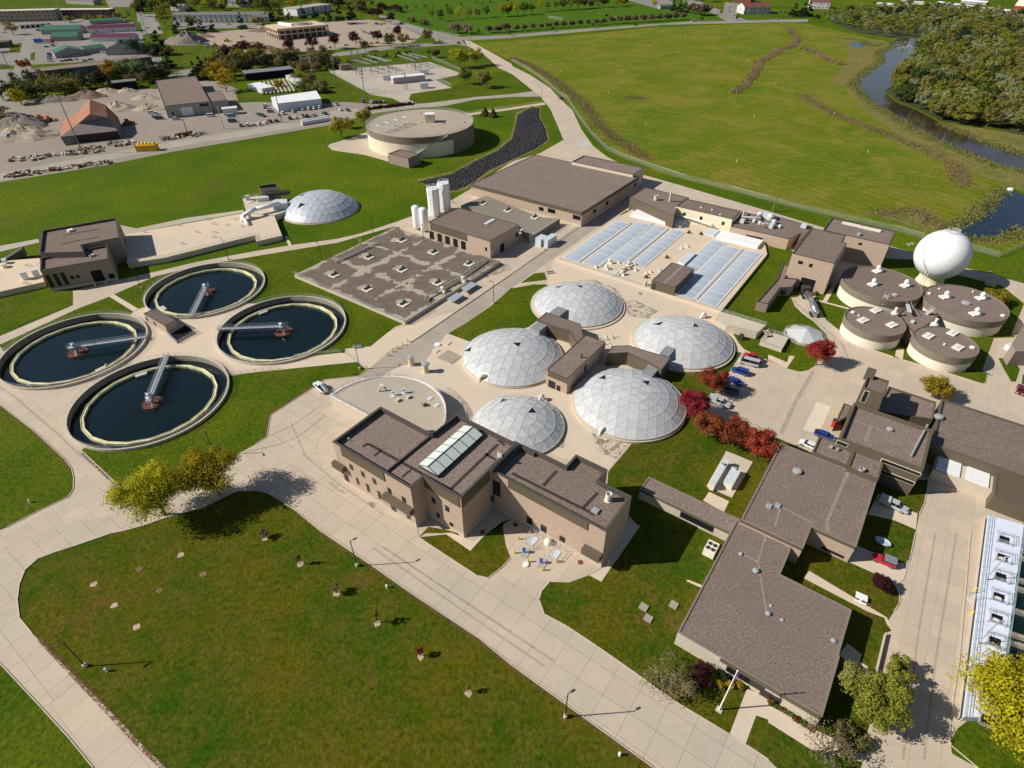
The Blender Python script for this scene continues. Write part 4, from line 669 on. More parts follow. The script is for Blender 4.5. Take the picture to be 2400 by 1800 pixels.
# ---------------- aluminium domes ----------------
def dome_mat():
 n = N('dome_aluminium'); g = n.n('ShaderNodeNewGeometry'); a = n.ramp(n.noise(n.pos(), 0.5,5,0.7), 0.35,0.7)
 k = n.mix(g.outputs['Random Per Island'], (0.50,0.505,0.505),(0.62,0.625,0.62)); k = n.mix(n.math('MULTIPLY', a, 0.25), k, (0.56,0.56,0.53)); return n.out(k, 0.38, metal=0.12, spec=0.5)
DOME = dome_mat(); RIBM = simple('dome_batten', (0.56,0.56,0.55), 0.35,0.04, metal=0.2); NDOME = simple('shiny_dome', (0.60,0.62,0.66), 0.35,0.12, metal=0.3)
def dome(name, label, c, R, s, z0, rings, sky_dirs, ringw=0.8, mat=DOME, rot=0.0, sect=6, curb=None, mossy=True):
 t = thing(name, label, 'dome', (c[0], c[1], 0), 'geodesic aluminium domes'); rho = (R*R+s*s)/(2*s)
 def P(r, a):
  fr = r/R; rad = R*math.sin(fr*math.asin(min(1, R/rho)))/math.sin(math.asin(min(1, R/rho))); z = z0+math.sqrt(rho*rho-rad*rad)-(rho-s); return Vector((c[0]+rad*math.cos(a), c[1]+rad*math.sin(a), z))
 pts = {(0,0): P(0,0)}
 for k in range(1, rings+1):
  for i in range(sect*k): pts[(k, i)] = P(R*k/rings, rot+2*PI*i/(sect*k))
 tris = []; edges = set()
 for k in range(rings):
  for q in range(sect):
   for i in range(k+1):
    o = (k+1, q*(k+1)+i); o2 = (k+1,(q*(k+1)+i+1) % (sect*(k+1))); inn = (k, (q*k+i) % (sect*k)) if k else (0,0); tris.append((inn, o, o2))
    if i < k: inn2 = (k, (q*k+i+1) % (sect*k)); tris.append((inn, o2, inn2))
 m = MB(); sk = MB(); used = set()
 for sdx, sdy in sky_dirs:
  tgt = Vector((c[0]+sdx*R, c[1]+sdy*R, 0)); b = min(range(len(tris)), key=lambda i: ((sum((pts[v] for v in tris[i]), Vector())/3-tgt).xy.length)); used.add(b)
 for i, tr in enumerate(tris):
  p = [pts[v] for v in tr]
  (sk if i in used else m).add(p, [(0,1,2)])
  for a, b in ((0,1),(1,2),(2,0)): edges.add(tuple(sorted((tr[a], tr[b]))))
 m.build('panels', mat, t); sk.build('skylight', GLASS, t)
 r = MB()
 for a, b in edges: r.tube(pts[a], pts[b], 0.06,3, cap=False)
 r.build('battens', RIBM, t)
 cm = MB(); cm.lathe((c[0], c[1], 0), [(R+ringw, 0),(R+ringw, z0-0.45),(R+0.15, z0-0.4),(R+0.15, z0),(R-0.2, z0)], 64, cap=False); cm.build('ring_wall', curb or CONCW, t)
 return t
RS = 14.5
dome('aluminium_dome', 'largest silver geodesic dome, nearest the parked cars and red trees', (30.4,117.8), 14.4,4.3,1.2,6, [(-0.38,0.40),(0.33,0.28)], 0.5, rot=0.3)
dome('aluminium_dome', 'silver geodesic dome beside the covered basins, behind the others', (21.8,168.7), 14.4,4.3,0.9,6, [(-0.42,0.36),(0.08,0.22)], 1.1, rot=0.1)
dome('aluminium_dome', 'silver geodesic dome next to the raised walkway with a stepped concrete ring', (51.0,146.0), 14.2,4.3,1.2,6, [(-0.45,0.28),(0.30,0.15)], 0.9, rot=0.25)
dome('aluminium_dome', 'silver geodesic dome beside the two tan vent pipes on the plaza', (0.2,139.3), 14.4,4.3,0.9,6, [(0.12,0.0),(-0.85,0.1)], 0.35, rot=0.2)
dome('aluminium_dome', 'smallest silver geodesic dome, half hidden behind the process building', (1.3,109.8), 11.6,3.6,0.7,5, [(-0.25,0.55),(0.28,0.10)], 0.4, rot=0.15)
dome('aluminium_dome', 'shiny blue grey dome alone on the green meadow', (-84.0,252.4), 16.4,6.6,0.8,6, [(-0.35,-0.55),(-0.42,0.1)], 0.6, NDOME, 0.2)
t = thing('hatch_dome', 'little eight sided pale metal dome beside the red tree and steps', 'dome', (88.9,149.3,0)); m = MB(); ap = Vector((88.9,149.3,2.7))
rp = [Vector((88.9+5.6*math.cos(2*PI*i/8+.2), 149.3+5.6*math.sin(2*PI*i/8+.2), 0.6)) for i in range(8)]
for i in range(8): m.add([ap, rp[i], rp[(i+1) % 8]], [(0,1,2)])
m.build('panels', DOME, t); MB().lathe((88.9,149.3,0), [(6,0),(6,0.5),(5.5,0.62)], 32, cap=False).build('ring_wall', CONCG, t)
def dormer(pts, z, label): P_ = ortho([G(p, z) for p in pts]); return tag(MB().prism([Vector((p.x, p.y, 0)) for p in P_], 0.4, z).build('dome_dormer', simple('dormer_metal', (0.38,0.39,0.38), 0.4,0.15, metal=0.4)), label, 'dormer', 'metal entrance dormers')
dormer(T('21', [(335,1225),(385,1168),(468,1195),(400,1275)]), 3.8, 'grey metal dormer joining the back dome to the gallery'); dormer(T('21', [(160,1355),(228,1300),(302,1330),(235,1395)]), 3.8, 'grey metal dormer joining the plaza dome to the gallery')
dormer(T('22', [(1280,95),(1335,35),(1415,62),(1355,130)]), 3.8, 'grey metal dormer on the dome beside the walkway'); dormer(T('22', [(1115,270),(1190,195),(1275,235),(1200,310)]), 3.8, 'grey metal dormer on the largest dome')
def goose(px, dirang, r, hgt, w, label, mat=RAILM, name='vent_pipe', z0=0.1, cat='vent'):
 p = G(px, z0); m = MB(); pts = [Vector((p.x, p.y, z0))]; d = Vector((math.cos(dirang), math.sin(dirang), 0))
 for i in range(9): a = PI*i/8; pts.append(Vector((p.x, p.y, z0+hgt))+d*(w/2)*(1-math.cos(a))+Vector((0,0, math.sin(a)*w/2)))
 pts.append(pts[-1]-Vector((0,0, hgt*0.6))); m.path(pts, r, 9); return tag(m.build(name, mat, None, True), label, cat, 'gooseneck vents')
goose(T('22', [(758,815)])[0], 0.7,0.42,0.9,1.7, 'shiny gooseneck vent at the foot of the largest dome'); goose(T('22', [(240,525)])[0], 0.9,0.38,0.8,1.6, 'silver gooseneck vent at the edge of the smallest dome'); goose(T('12', [(1935,350)])[0], 0.3,0.42,0.9,2.0, 'pale gooseneck vent at the foot of the plaza dome', TAN); goose(T('21', [(1635,1275)])[0], 0.5,0.4,0.8,1.5, 'white gooseneck vent behind the dome beside the walkway', WHITE)
goose(T('21', [(1145,1000)])[0], 1.0,0.35,0.8,1.2, 'pale gooseneck vent beside the striped roof hut', TAN, z0=0.9)
for px, w in [((1345,205), 'nearer the bollards'),((1468,265), 'nearer the half round deck')]:
 p = G(T('12', [px])[0]); t = thing('vent_stack', 'squat tan vent stack with a flat grey cap, the one '+w, 'vent', (p.x, p.y, 0), 'capped vent stacks')
 MB().lathe((p.x, p.y, 0), [(0.95,0),(0.85,0.2),(0.85,2.7)], 18).build('pipe', TAN, t); MB().lathe((p.x, p.y, 2.7), [(0.8,0),(1.05,0.1),(1.05,0.35),(0.3,0.5)], 18).build('cap', GALV, t)
def plate(name, tl, pts, z, h, mat, label, cat='hatch', rect=True):
 q = TG(tl, pts, z); q = ortho(q) if rect else q; return tag(MB().prism([Vector((p.x, p.y, 0)) for p in q], z-0.02, z+h).build(name, mat), label, cat, 'ground hatches and plates')
plate('timber_hatch', '12', [(1565,142),(1660,78),(1782,130),(1685,197)], 0.1,0.15, simple('grey_plank', (0.36,0.30,0.23), 0.9,0.3,2), 'large square plank hatch sunk in the plaza'); plate('access_plate', '12', [(1615,15),(1660,-5),(1690,12),(1650,38)], 0.1,0.2, TAN, 'small square plate on the plaza beside the round lid'); plate('access_plate', '12', [(1515,80),(1555,62),(1590,82),(1550,105)], 0.1,0.2, TAN, 'small square plate on the plaza beside the plank hatch')
plate('access_plate', '21', [(1185,1215),(1215,1198),(1258,1213),(1225,1237)], 0.1,0.1, CONCG, 'grey steel plate on the plaza behind the dome beside the walkway'); plate('access_plate', '21', [(1085,1060),(1105,1048),(1128,1060),(1105,1077)], 0.1,0.08, CONCG, 'little dark steel plate in front of the covered basins')
for i, (pts, w) in enumerate([([(893,525),(918,488),(968,518),(945,560)], 'nearest the drive'),([(925,605),(952,568),(1000,600),(975,640)], 'lowest of the three on the court lawn'),([(1105,512),(1132,473),(1180,505),(1155,542)], 'nearest the office roof')]): plate('concrete_pad', '23', pts, 0.12,0.25, CONCG, 'square concrete pad with a grey lid, '+w, 'pad')
p = G(T('12', [(1570,32)])[0]); tag(MB().lathe((p.x, p.y, 0.1), [(0.95,0),(0.95,0.25),(0.2,0.35)], 20).build('well_cover', WHITE), 'round white lid lying on the plaza', 'lid')
p = G(T('23', [(98,225)])[0]); tag(MB().lathe((p.x, p.y, 0.1), [(0.6,0),(0.6,0.3),(0.1,0.35)], 18).build('well_cover', WHITE), 'round white lid beside the blue valves', 'lid')
for px in [(483,207),(28,1588-1250+0)]: pass
for tl, px, w in [('23', (483,207), 'on the apron below the black door'),('22', (28,1588), 'on the apron beside the process building wall'),('12', (1958,1652), 'in the shaded corner of the process building')]:
 p = G(T(tl, [px])[0]); tag(MB().lathe((p.x, p.y, 0.1), [(0.55,0),(0.55,0.08),(0.1,0.09)], 18).build('manhole_cover', RUST), 'round rusty manhole cover '+w, 'manhole', 'rusty manhole covers')
# ---------------- half round deck ----------------
cx, cy, R0 = -32.7,109.3,16.4; q0 = G(T('12', [(650,475)])[0], 4.0); q1 = G(T('12', [(958,642)])[0], 4.0); cx, cy = cx/0.96*0.96, cy
def arc_deck():
 d = (q1-q0); d.z = 0; d.normalize(); nn = Vector((-d.y, d.x, 0)); out = []
 for i in range(96):
  p = Vector((cx+R0*math.cos(2*PI*i/96), cy+R0*math.sin(2*PI*i/96), 0)); e = (p-Vector((q0.x, q0.y, 0))).dot(nn);
  if e < 0: p = p-nn*e
  out.append(p)
 o = [out[0]]
 for p in out[1:]:
  if (p-o[-1]).length > 0.05: o.append(p)
 return o
AD = arc_deck(); t = thing('round_deck', 'half round concrete tank deck with a white handrail behind the process building', 'tank', (cx, cy, 0)); MB().wall(ccw(AD), -0.1,4.0).build('wall', CONCW, t); MB().poly([(p.x, p.y, 4.0) for p in ccw(AD)]).build('deck', concrete('deck_concrete', (0.47,0.40,0.30), 0, stain=0.3), t)
MB().ring(AD, 0.3,3.95,4.15).build('deck_kerb', WHITE, t); m = MB(); rail_line(m, [p for p in AD[::3]]+[AD[0]], 4.1); m.build('handrail', RAILM, t)
for px, s_, mt in [((1505,492),(1.4,1.2,0.15), PALE),((1560,553),(1.4,1.2,0.15), PALE),((1228,515),(1.1,0.7,0.6), TAN),((1318,488),(1.0,0.7,0.6), TAN),((1090,380),(0.7,1.6,0.1), PALE)]: q = G(T('12', [px])[0], 4.0); MB().box((q.x, q.y, 4.0), s_, PHI).build('deck_hatch', mt, t)
for px in [(1190,465),(1280,445)]:
 q = G(T('12', [px])[0], 4.0); m = MB(); m.box((q.x, q.y, 4.0),(1.6,1.3,0.12), PHI); m.tube((q.x, q.y, 4.0),(q.x, q.y, 5.1), 0.18,8); m.box((q.x, q.y, 4.9),(0.9,0.5,0.5), 0.4); m.tube((q.x-0.7, q.y+.3,4),(q.x-0.7, q.y+.3,5.2), 0.05,5); m.build('pump_drive', PALE, t)
q = G(T('12', [(1465,555)])[0], 4.0); m = MB(); m.box((q.x, q.y, 4.0),(1.1,0.8,0.5), 0.2); m.tube((q.x-.9, q.y, 4),(q.x-.9, q.y, 5.2), 0.06,5); m.build('pump_drive', DKMET, t)
goose(T('12', [(1065,432)])[0], 0.2,0.22,0.5,1.7, 'tan gooseneck vent on the half round deck', TAN, z0=4.0)
rail('curved white handrail around the sunken edge beside the half round deck', [(cx+21.5*math.cos(a), cy+21.5*math.sin(a)) for a in [R_(-5+6*i) for i in range(10)]], 0.1)
# ---------------- raised walkway and deck of the covered basins ----------------
q = TG('21', [(1800,1215),(2195,1335),(2115,1405),(1850,1340),(1750,1290)], 2.2); t = thing('raised_walkway', 'raised concrete walkway with white handrails and a dark door in its wall', 'walkway', (q[0].x, q[0].y, 0)); MB().prism([Vector((p.x, p.y, 0)) for p in q], 0,2.2).build('wall', CONCW, t)
m = MB(); rail_line(m, [q[0], q[1], q[2], q[3]], 2.2); m.build('handrail', RAILM, t); p = G(T('21', [(1975,1450)])[0], 0.2); MB().box((p.x, p.y-0.2,0.1),(1.3,1.2,1.6), PHI).build('door', DKMET, t)
p0, p1 = G(T('21', [(2180,1400)])[0], 0), G(T('31', [(190,1480)])[0], 0); m = MB(); stairs(m, G(T('21', [(2190,1380)])[0], 1.8), G(T('31', [(60,1500)])[0], 0.2), 2.1,0.3,2.0,9); m.build('steps', CONCW, t)
q = TG('31', [(0,1390),(180,1440),(120,1545),(-70,1480)], 1.2); t = thing('basement_block', 'low railed concrete block with steps beside the little metal dome', 'structure block', (q[0].x, q[0].y, 0)); MB().prism([Vector((p.x, p.y, 0)) for p in q], 0,1.2).build('wall', CONCW, t); m = MB(); rail_line(m, q+[q[0]], 1.2); m.build('handrail', RAILM, t)
DECK = TG('21', [(385,757),(905,405),(1040,335),(1395,400),(1720,450),(1880,520),(2180,600),(2205,722),(1805,1215)], 1.0)
t = thing('covered_basins', 'two groups of long covered basins under corrugated translucent arches on a concrete deck', 'basins', (DECK[0].x, DECK[0].y, 0)); MB().prism([Vector((p.x, p.y, 0)) for p in DECK], 0,1.0).build('deck', CONC3, t)
def frp():
 n = N('corrugated_cover'); s_ = n.n('ShaderNodeSeparateXYZ', i_0=n.pos(-PHI)); pp = n.math('PINGPONG', s_.outputs[0], 0.28); f = n.ramp(n.math('DIVIDE', pp, 0.28), 0.2,0.8); nz = n.ramp(n.noise(n.pos(), 0.5,4), 0.35,0.65)
 k = n.mix(f, (0.36,0.41,0.48),(0.54,0.60,0.68)); k = n.mix(n.math('MULTIPLY', nz, 0.4), k, (0.33,0.39,0.43)); return n.out(k, 0.5, f, 0.5,0.08, spec=0.5)
FRP = frp()
for i, (pts, ns) in enumerate([([(450,745),(905,428),(1012,462),(560,790)], 9),([(618,795),(1075,440),(1195,465),(745,832)], 9),([(850,762),(1220,468),(1338,492),(970,800)], 8),([(1045,795),(1375,500),(1482,524),(1150,832)], 8),
       ([(1480,855),(1705,590),(1845,622),(1600,880)], 6),([(1405,1075),(1830,650),(1978,672),(1575,1110)], 9),([(1610,1130),(2015,688),(2155,712),(1765,1180)], 10)]):
 q = ortho(TG('21', pts, 1.3)); A, B, Cc, D = q; m = MB(); fr = MB(); nseg = 6
 for a in range(ns):
  f0, f1 = a/ns+0.004,(a+1)/ns-0.004
  for b in range(nseg):
   v = []
   for f_, g_ in ((f0, b/nseg),(f1, b/nseg),(f1,(b+1)/nseg),(f0,(b+1)/nseg)):
    p = A.lerp(B, f_).lerp(D.lerp(Cc, f_), g_); p.z = 1.12+0.26*math.sin(PI*g_); v.append(p)
   m.add(v, [(3,2,1,0)])
 for a in range(ns+1):
  prev = None
  for b in range(nseg+1):
   p = A.lerp(B, a/ns).lerp(D.lerp(Cc, a/ns), b/nseg); p.z = 1.16+0.26*math.sin(PI*b/nseg)
   if prev is not None: fr.tube(prev, p, 0.06,4)
   prev = p
 for a, b in ((A, B),(D, Cc)): d = b-a; mid = (a+b)/2; fr.box((mid.x, mid.y, 1.0),(d.length, 0.3,0.22), math.atan2(d.y, d.x))
 co = m.build('arched_cover', FRP, t); fr.build('rim', WHITE, co)
for pts in ([(1035,362),(1098,326),(1395,405),(1335,458)], [(1755,552),(1828,520),(2180,600),(2112,662)]): MB().prism([Vector((p.x, p.y, 0)) for p in ortho(TG('21', pts, 2.2))], 1.0,2.2).build('channel_cover', WHITE, t)
for pts in ([(1368,452),(1425,410),(1510,432),(1455,482)], [(1660,530),(1715,490),(1800,518),(1735,560)], [(1445,785),(1530,700),(1590,712),(1490,812)]): MB().prism([Vector((p.x, p.y, 0)) for p in ortho(TG('21', pts, 1.9))], 1.0,1.9).build('channel_cover', PALE, t)
for a, b in (((575,790),(1030,450)),((755,830),(1215,455)),((985,805),(1350,500)),((1590,1110),(1995,680)),((1600,885),(1840,640))): p, q = G(T('21', [a])[0], 1.1), G(T('21', [b])[0], 1.1); d = q-p; MB().box(((p.x+q.x)/2,(p.y+q.y)/2,1.0),(d.length, 0.9,0.2), math.atan2(d.y, d.x)).build('walk_grating', simple('walk_grey', (0.40,0.42,0.41), 0.8,0.1), t)
m = MB(); rail_line(m, [G(T('21', [p])[0], 1.0) for p in [(385,757),(710,860),(1000,950),(1190,1010)]], 1.0); rail_line(m, [G(T('21', [p])[0], 1.0) for p in [(1405,1083),(1805,1213)]], 1.0); m.build('handrail', RAILM, t)
VALV = simple('cream_valve', (0.75,0.70,0.58), 0.5,0.1)
def valve(px, z, s_=1.0, mat=VALV, label='', tall=True, nm='valve_drive', grp='valve drives on the basin deck'):
 p = G(px, z); m = MB(); m.box((p.x, p.y, z),(1.7*s_, 1.0*s_, 0.25), PHI+R_(-90)); m.lathe((p.x, p.y, z), [(0.35*s_, 0),(0.35*s_, 0.9*s_),(0.5*s_, 1.0*s_),(0.5*s_, 1.3*s_),(0.2*s_, 1.5*s_)], 10); m.box((p.x+0.5*s_, p.y-0.2*s_, z+0.2),(0.6*s_, 0.5*s_, 0.7*s_), 0.6)
 if tall: m.tube((p.x-0.5*s_, p.y, z+0.2),(p.x-0.5*s_, p.y+0.3, z+1.6*s_), 0.1,6)
 return tag(m.build(nm, mat), label, 'valve', grp)
for px, s_ in [((845,800), 1.2),((815,850), 1.1),((725,840), 0.7),((920,800), 0.6),((1060,815), 0.6),((1065,865), 0.7),((1010,805), 0.8),((1000,850), 1.1),((950,900), 1.2),((970,860), 0.9),((1195,880), 0.6),((1460,675), 0.6),((1510,660), 0.7),((1160,900), 0.7)]: valve(T('21', [px])[0], 1.0, s_, VALV, 'cream valve drive on the concrete deck of the covered basins')
for px, mt, l in [((1275,870), PALE, 'blue grey pump drive beside the striped roof hut'),((1335,755), RUST, 'red and blue tools lying between the basin groups'),((1155,925), RUST, 'rusty valve wheel beside the hut'),((1525,540), DKMET, 'black pump skid on the deck between the basins'),((1630,552), DKMET, 'dark sampler box on the deck near the cream building')]: valve(T('21', [px])[0], 1.0,0.8, mt, l, False, 'deck_equipment', None)
m = MB(); m.path([G(T('21', [p])[0], z) for p, z in [((880,900), 1.3),((895,890), 2.0),((1030,800), 1.8)]], 0.3,8); tag(m.build('deck_pipe', RAILM, None, True), 'silver pipe bend at the near end of the covered basins', 'pipe')
m = MB(); m.path([G(T('21', [p])[0], 3.4) for p in [(1370,365),(1725,465)]], 0.32,8);
for k in range(6): p = G(T('21', [(1380+66*k, 368+19*k)])[0], 3.4); m.tube((p.x, p.y, 1),(p.x, p.y, 3.4), 0.09,5)
m.path([G(T('21', [(1725,465)])[0], 3.4), G(T('21', [(1750,490)])[0], 2.0)], 0.32,8); tag(m.build('air_pipe', RAILM), 'long silver air pipe along the cream wall', 'pipe')
# ---------------- flat filter slab with nine mixers ----------------
SZ = 1.2; SLQ = ortho(TG('11', [(330,892),(1215,488),(2110,788),(1275,1310)], SZ)); SLQ = ccw(SLQ)
def slabmat(nu=3, nv=3):
 n = N('mottled_slab'); s_ = n.n('ShaderNodeSeparateXYZ', i_0=n.pos(-PHI)); w = n.pos()
 us = [p.dot(AU) for p in SLQ]; vs = [p.dot(Vector((-math.sin(PHI), math.cos(PHI), 0))) for p in SLQ]; u0, u1, v0, v1 = min(us), max(us), min(vs), max(vs)
 nz = n.math('MULTIPLY', n.math('SUBTRACT', n.noise(w, 0.16,6,0.72), 0.5), 13.0)
 def band(x, a, L): return n.math('PINGPONG', n.math('SUBTRACT', x, a), L/2)
 du = band(s_.outputs[0], u0,(u1-u0)/nu); dv = band(s_.outputs[1], v0,(v1-v0)/nv); d = n.math('MINIMUM', du, dv); dc = n.math('POWER', n.math('ADD', n.math('POWER', n.math('SUBTRACT', du, (u1-u0)/nu/2), 2), n.math('POWER', n.math('SUBTRACT', dv, (v1-v0)/nv/2), 2)), 0.5)
 d2 = n.math('MINIMUM', n.math('ADD', d, nz), n.math('SUBTRACT', n.math('ADD', dc, n.math('MULTIPLY', nz, 0.7)), 1.1)); f = n.ramp(d2,0.95,1.0)
 g = n.ramp(n.noise(w, 5,4,0.9), 0.3,0.7); big = n.ramp(n.noise(w, 0.3,5,0.7), 0.3,0.7)
 dark = n.mix(big, (0.135,0.105,0.085),(0.20,0.16,0.13)); light = n.mix(big, (0.44,0.38,0.29),(0.36,0.32,0.255)); k = n.mix(f, light, dark); k = n.mix(1.0, k, n.mix(g, (0.75,0.75,0.75),(1.2,1.2,1.2)), 'MULTIPLY'); return n.out(k, 0.95, g, 0.4,0.05, spec=0.1)
SLM = slabmat(); t = thing('filter_slab', 'huge flat concrete tank roof with patchy brown gravel and nine mixer pads', 'tank roof', (SLQ[0].x, SLQ[0].y, 0)); MB().wall(SLQ, -0.1, SZ).build('wall', CONCW, t); MB().poly([(p.x, p.y, SZ) for p in SLQ]).build('roof', SLM, t); m = MB(); rail_line(m, [G(p, SZ) for p in T('11', [(330,892),(1275,1308),(1480,1180)])], SZ); rail_line(m, [G(p, SZ) for p in T('11', [(1850,930),(2100,790)])], SZ); m.build('handrail', RAILM, t)
def mixer(px, z, label, proto=[]):
 p = G(px, z);
 if not proto:
  r = thing('mixer_pad', label, 'mixer', (p.x, p.y, z), 'surface mixers on the flat tank roofs', PHI); m = MB()
  for dx in (-1.1,0,1.1): m.box((dx, 0,0),(0.95,3.0,0.3))
  m.build('pad', VALV, r, local=True); m = MB(); m.box((0,0.3,0.3),(2.6,0.7,0.5)); m.lathe((0.5,0.3,0.3), [(0.45,0),(0.45,0.9),(0.25,1.2)], 10); m.tube((-1.4,0.3,0.7),(1.2,0.3,0.7), 0.22,8); m.build('motor', simple('grey_green_motor', (0.10,0.13,0.12), 0.5), r, local=True); proto.append(r); return r
 r = copy_tree(proto[0], (p.x, p.y, z), PHI, label); return r
mw = ['on the patchy slab, corner nearest the silos', 'on the patchy slab, between the silos corner and the dark bays', 'on the patchy slab, nearest the chemical building wall', 'on the patchy slab, middle of the edge facing the meadow', 'in the very middle of the patchy slab', 'on the patchy slab, beside the long grey pipe run', 'on the patchy slab, corner facing the open tanks', 'on the patchy slab, middle of the railed edge', 'on the patchy slab, corner nearest the rusty stain']
for px, w in zip([(1265,605),(1540,710),(1845,808),(980,750),(1265,860),(1575,972),(680,905),(965,1025),(1275,1155)], mw): mixer(T('11', [px])[0], SZ, 'mixer on pale pads '+w)
def piperun(pts, z, r, name, label, mat=GALV, sup=True):
 m = MB(); P = [G(p, z) for p in pts]; m.path(P, r, 8)
 if sup:
  for a, b in zip(P, P[1:]):
   k = max(1, int((b-a).length/4))
   for i in range(k+1): p = a.lerp(b, i/k); m.tube((p.x, p.y, SZ-0.1), p, 0.08,5)
 return tag(m.build(name, mat), label, 'pipe')
piperun(T('11', [(690,790),(1055,625)]), 1.7,0.28, 'roof_pipe', 'grey pipe lying across the meadow side of the patchy slab'); piperun(T('11', [(1460,1110),(1480,1075),(1740,930),(1980,760)]), 2.3,0.28, 'roof_pipe', 'long grey pipe run along the lane side of the patchy slab')
for px in [(1790,955),(1615,1045)]: valve(T('11', [px])[0], SZ, 1.3, VALV, 'white valve leaving the pipe run '+('nearer the silos' if px[0] > 1700 else 'nearer the rusty stain'), True, 'pipe_valve', None)
for i, q in enumerate([[(1640,1100),(1760,1055),(1800,1085),(1690,1135)], [(1760,1010),(1880,960),(1915,990),(1800,1050)]]): plate('steel_grating', '11', q, SZ, 0.12, simple('blue_grating', (0.33,0.36,0.38), 0.6), 'grey steel grating on the edge of the patchy slab, '+('nearer' if i == 0 else 'farther')+' one')
p = G(T('11', [(895,640)])[0], SZ); m = MB();
for dx in (0,0.8): m.tube((p.x+dx, p.y, SZ),(p.x+dx, p.y, SZ+3.6), 0.12,6)
m.box((p.x+.4, p.y, SZ+3.5),(1.4, .5, .2)); tag(m.build('pipe_trestle', CREAM), 'cream pipe frame standing on the patchy slab', 'frame')
rail('cream timber like guard frame below the chemical building wall', [G(p, SZ) for p in T('11', [(1820,650),(2040,740)])], SZ, hh=(1.6,1.4))
q = TG('11', [(1735,330),(1990,222)], 2.6)+TG('21', [(230,352),(590,445),(415,418),(130,600),(55,560)], 2.6)
q = [G(p, 2.6) for p in T('11', [(1770,300),(1985,215)])+T('21', [(240,400),(415,415),(150,580),(55,470)])]
t = thing('gallery_deck', 'stained flat deck with three mixers between the chemical building and filter hall', 'tank roof', (q[0].x, q[0].y, 0)); q = ccw([Vector((p.x, p.y, 0)) for p in q]); MB().prism(q, 0,2.6).build('deck', concrete('stained_deck', (0.27,0.235,0.185), 0, stain=0.9), t); m = MB(); rail_line(m, [G(p, 2.6) for p in T('21', [(415,415),(150,580)])], 2.6); m.build('handrail', RAILM, t)
for px, tl, w in [((1960,285), '11', 'nearest the tall silos'),((2180,345), '11', 'in the middle of the stained deck'),((200,405), '21', 'nearest the hall windows'),((60,512), '21', 'beside the chemical building corner')]: mixer(T(tl, [px])[0], 2.6, 'mixer on pale pads on the stained deck '+w)
def silo(px, r, h, label, octo):
 p = G(px); t = thing('storage_silo', label, 'silo', (p.x, p.y, 0), 'white storage silos'); n_ = 8 if octo else 24
 if octo: MB().lathe((p.x, p.y, 0), [(r*0.96,0.2),(r*0.96,1.2),(r, 1.3),(r, h*0.82),(r*1.04, h*0.83),(r*1.04, h),(r*0.98, h+0.1)], n_).build('shell', WHITE, t)
 else: MB().lathe((p.x, p.y, 0), [(r*0.9,0.8),(r, 1.3),(r, h-0.6),(r*0.75, h-0.2),(0.1, h)], n_).build('shell', WHITE, t, True)
 m = MB();
 if octo: m.lathe((p.x, p.y, h), [(0.3,0),(0.3,0.5),(0.1,0.6)], 8); rail_ring(m, (p.x, p.y), r*0.95, h, n=8, hh=(0.5,1.0), rad=0.05); m.build('roof_rail', WHITE, t)
 else:
  for k in range(4): a = k*PI/2; m.tube((p.x+r*.8*math.cos(a), p.y+r*.8*math.sin(a), 0),(p.x+r*.8*math.cos(a), p.y+r*.8*math.sin(a), 1.3), 0.12,5)
  m.tube((p.x, p.y, h),(p.x, p.y, h+0.5), 0.08,5); m.build('legs', WHITE, t)
 m = MB(); m.tube((p.x+r+.15, p.y-0.6,0.5),(p.x+r+.15, p.y-0.6, h), 0.05,4); m.tube((p.x+r+.15, p.y-0.1,0.5),(p.x+r+.15, p.y-0.1, h), 0.05,4); m.build('ladder', GALV, t)
silo(T('11', [(1397,505)])[0], 1.6,10.0, 'slim round white silo on legs, outer one of the pair', False); silo(T('11', [(1460,525)])[0], 1.6,10.0, 'slim round white silo on legs, beside the open bays', False)
silo(T('11', [(1545,385)])[0], 2.5,11.8, 'tall eight sided white silo, nearer of the two', True); silo(T('11', [(1635,345)])[0], 2.5,12.2, 'tall eight sided white silo, farther of the two', True)
for px, s_, w in [((250,640),(2.6,4.2,3.0), 'shorter'),((325,640),(2.2,6.4,3.0), 'longer')]:
 p = G(T('21', [px])[0]); t = thing('switchgear', 'pale green switchgear cabinet beside the lane, the '+w+' one', 'cabinet', (p.x, p.y, 0), 'switchgear cabinets'); MB().box((p.x, p.y, 0.15), s_, PHI-PI/2).build('body', PALE, t); MB().box((p.x, p.y, s_[2]+0.15),(s_[0]+.25, s_[1]+.25,0.12), PHI-PI/2).build('roof', PALE, t); MB().box((p.x, p.y, 0),(s_[0]+1, s_[1]+1,0.15), PHI-PI/2).build('plinth', CONCW, t)
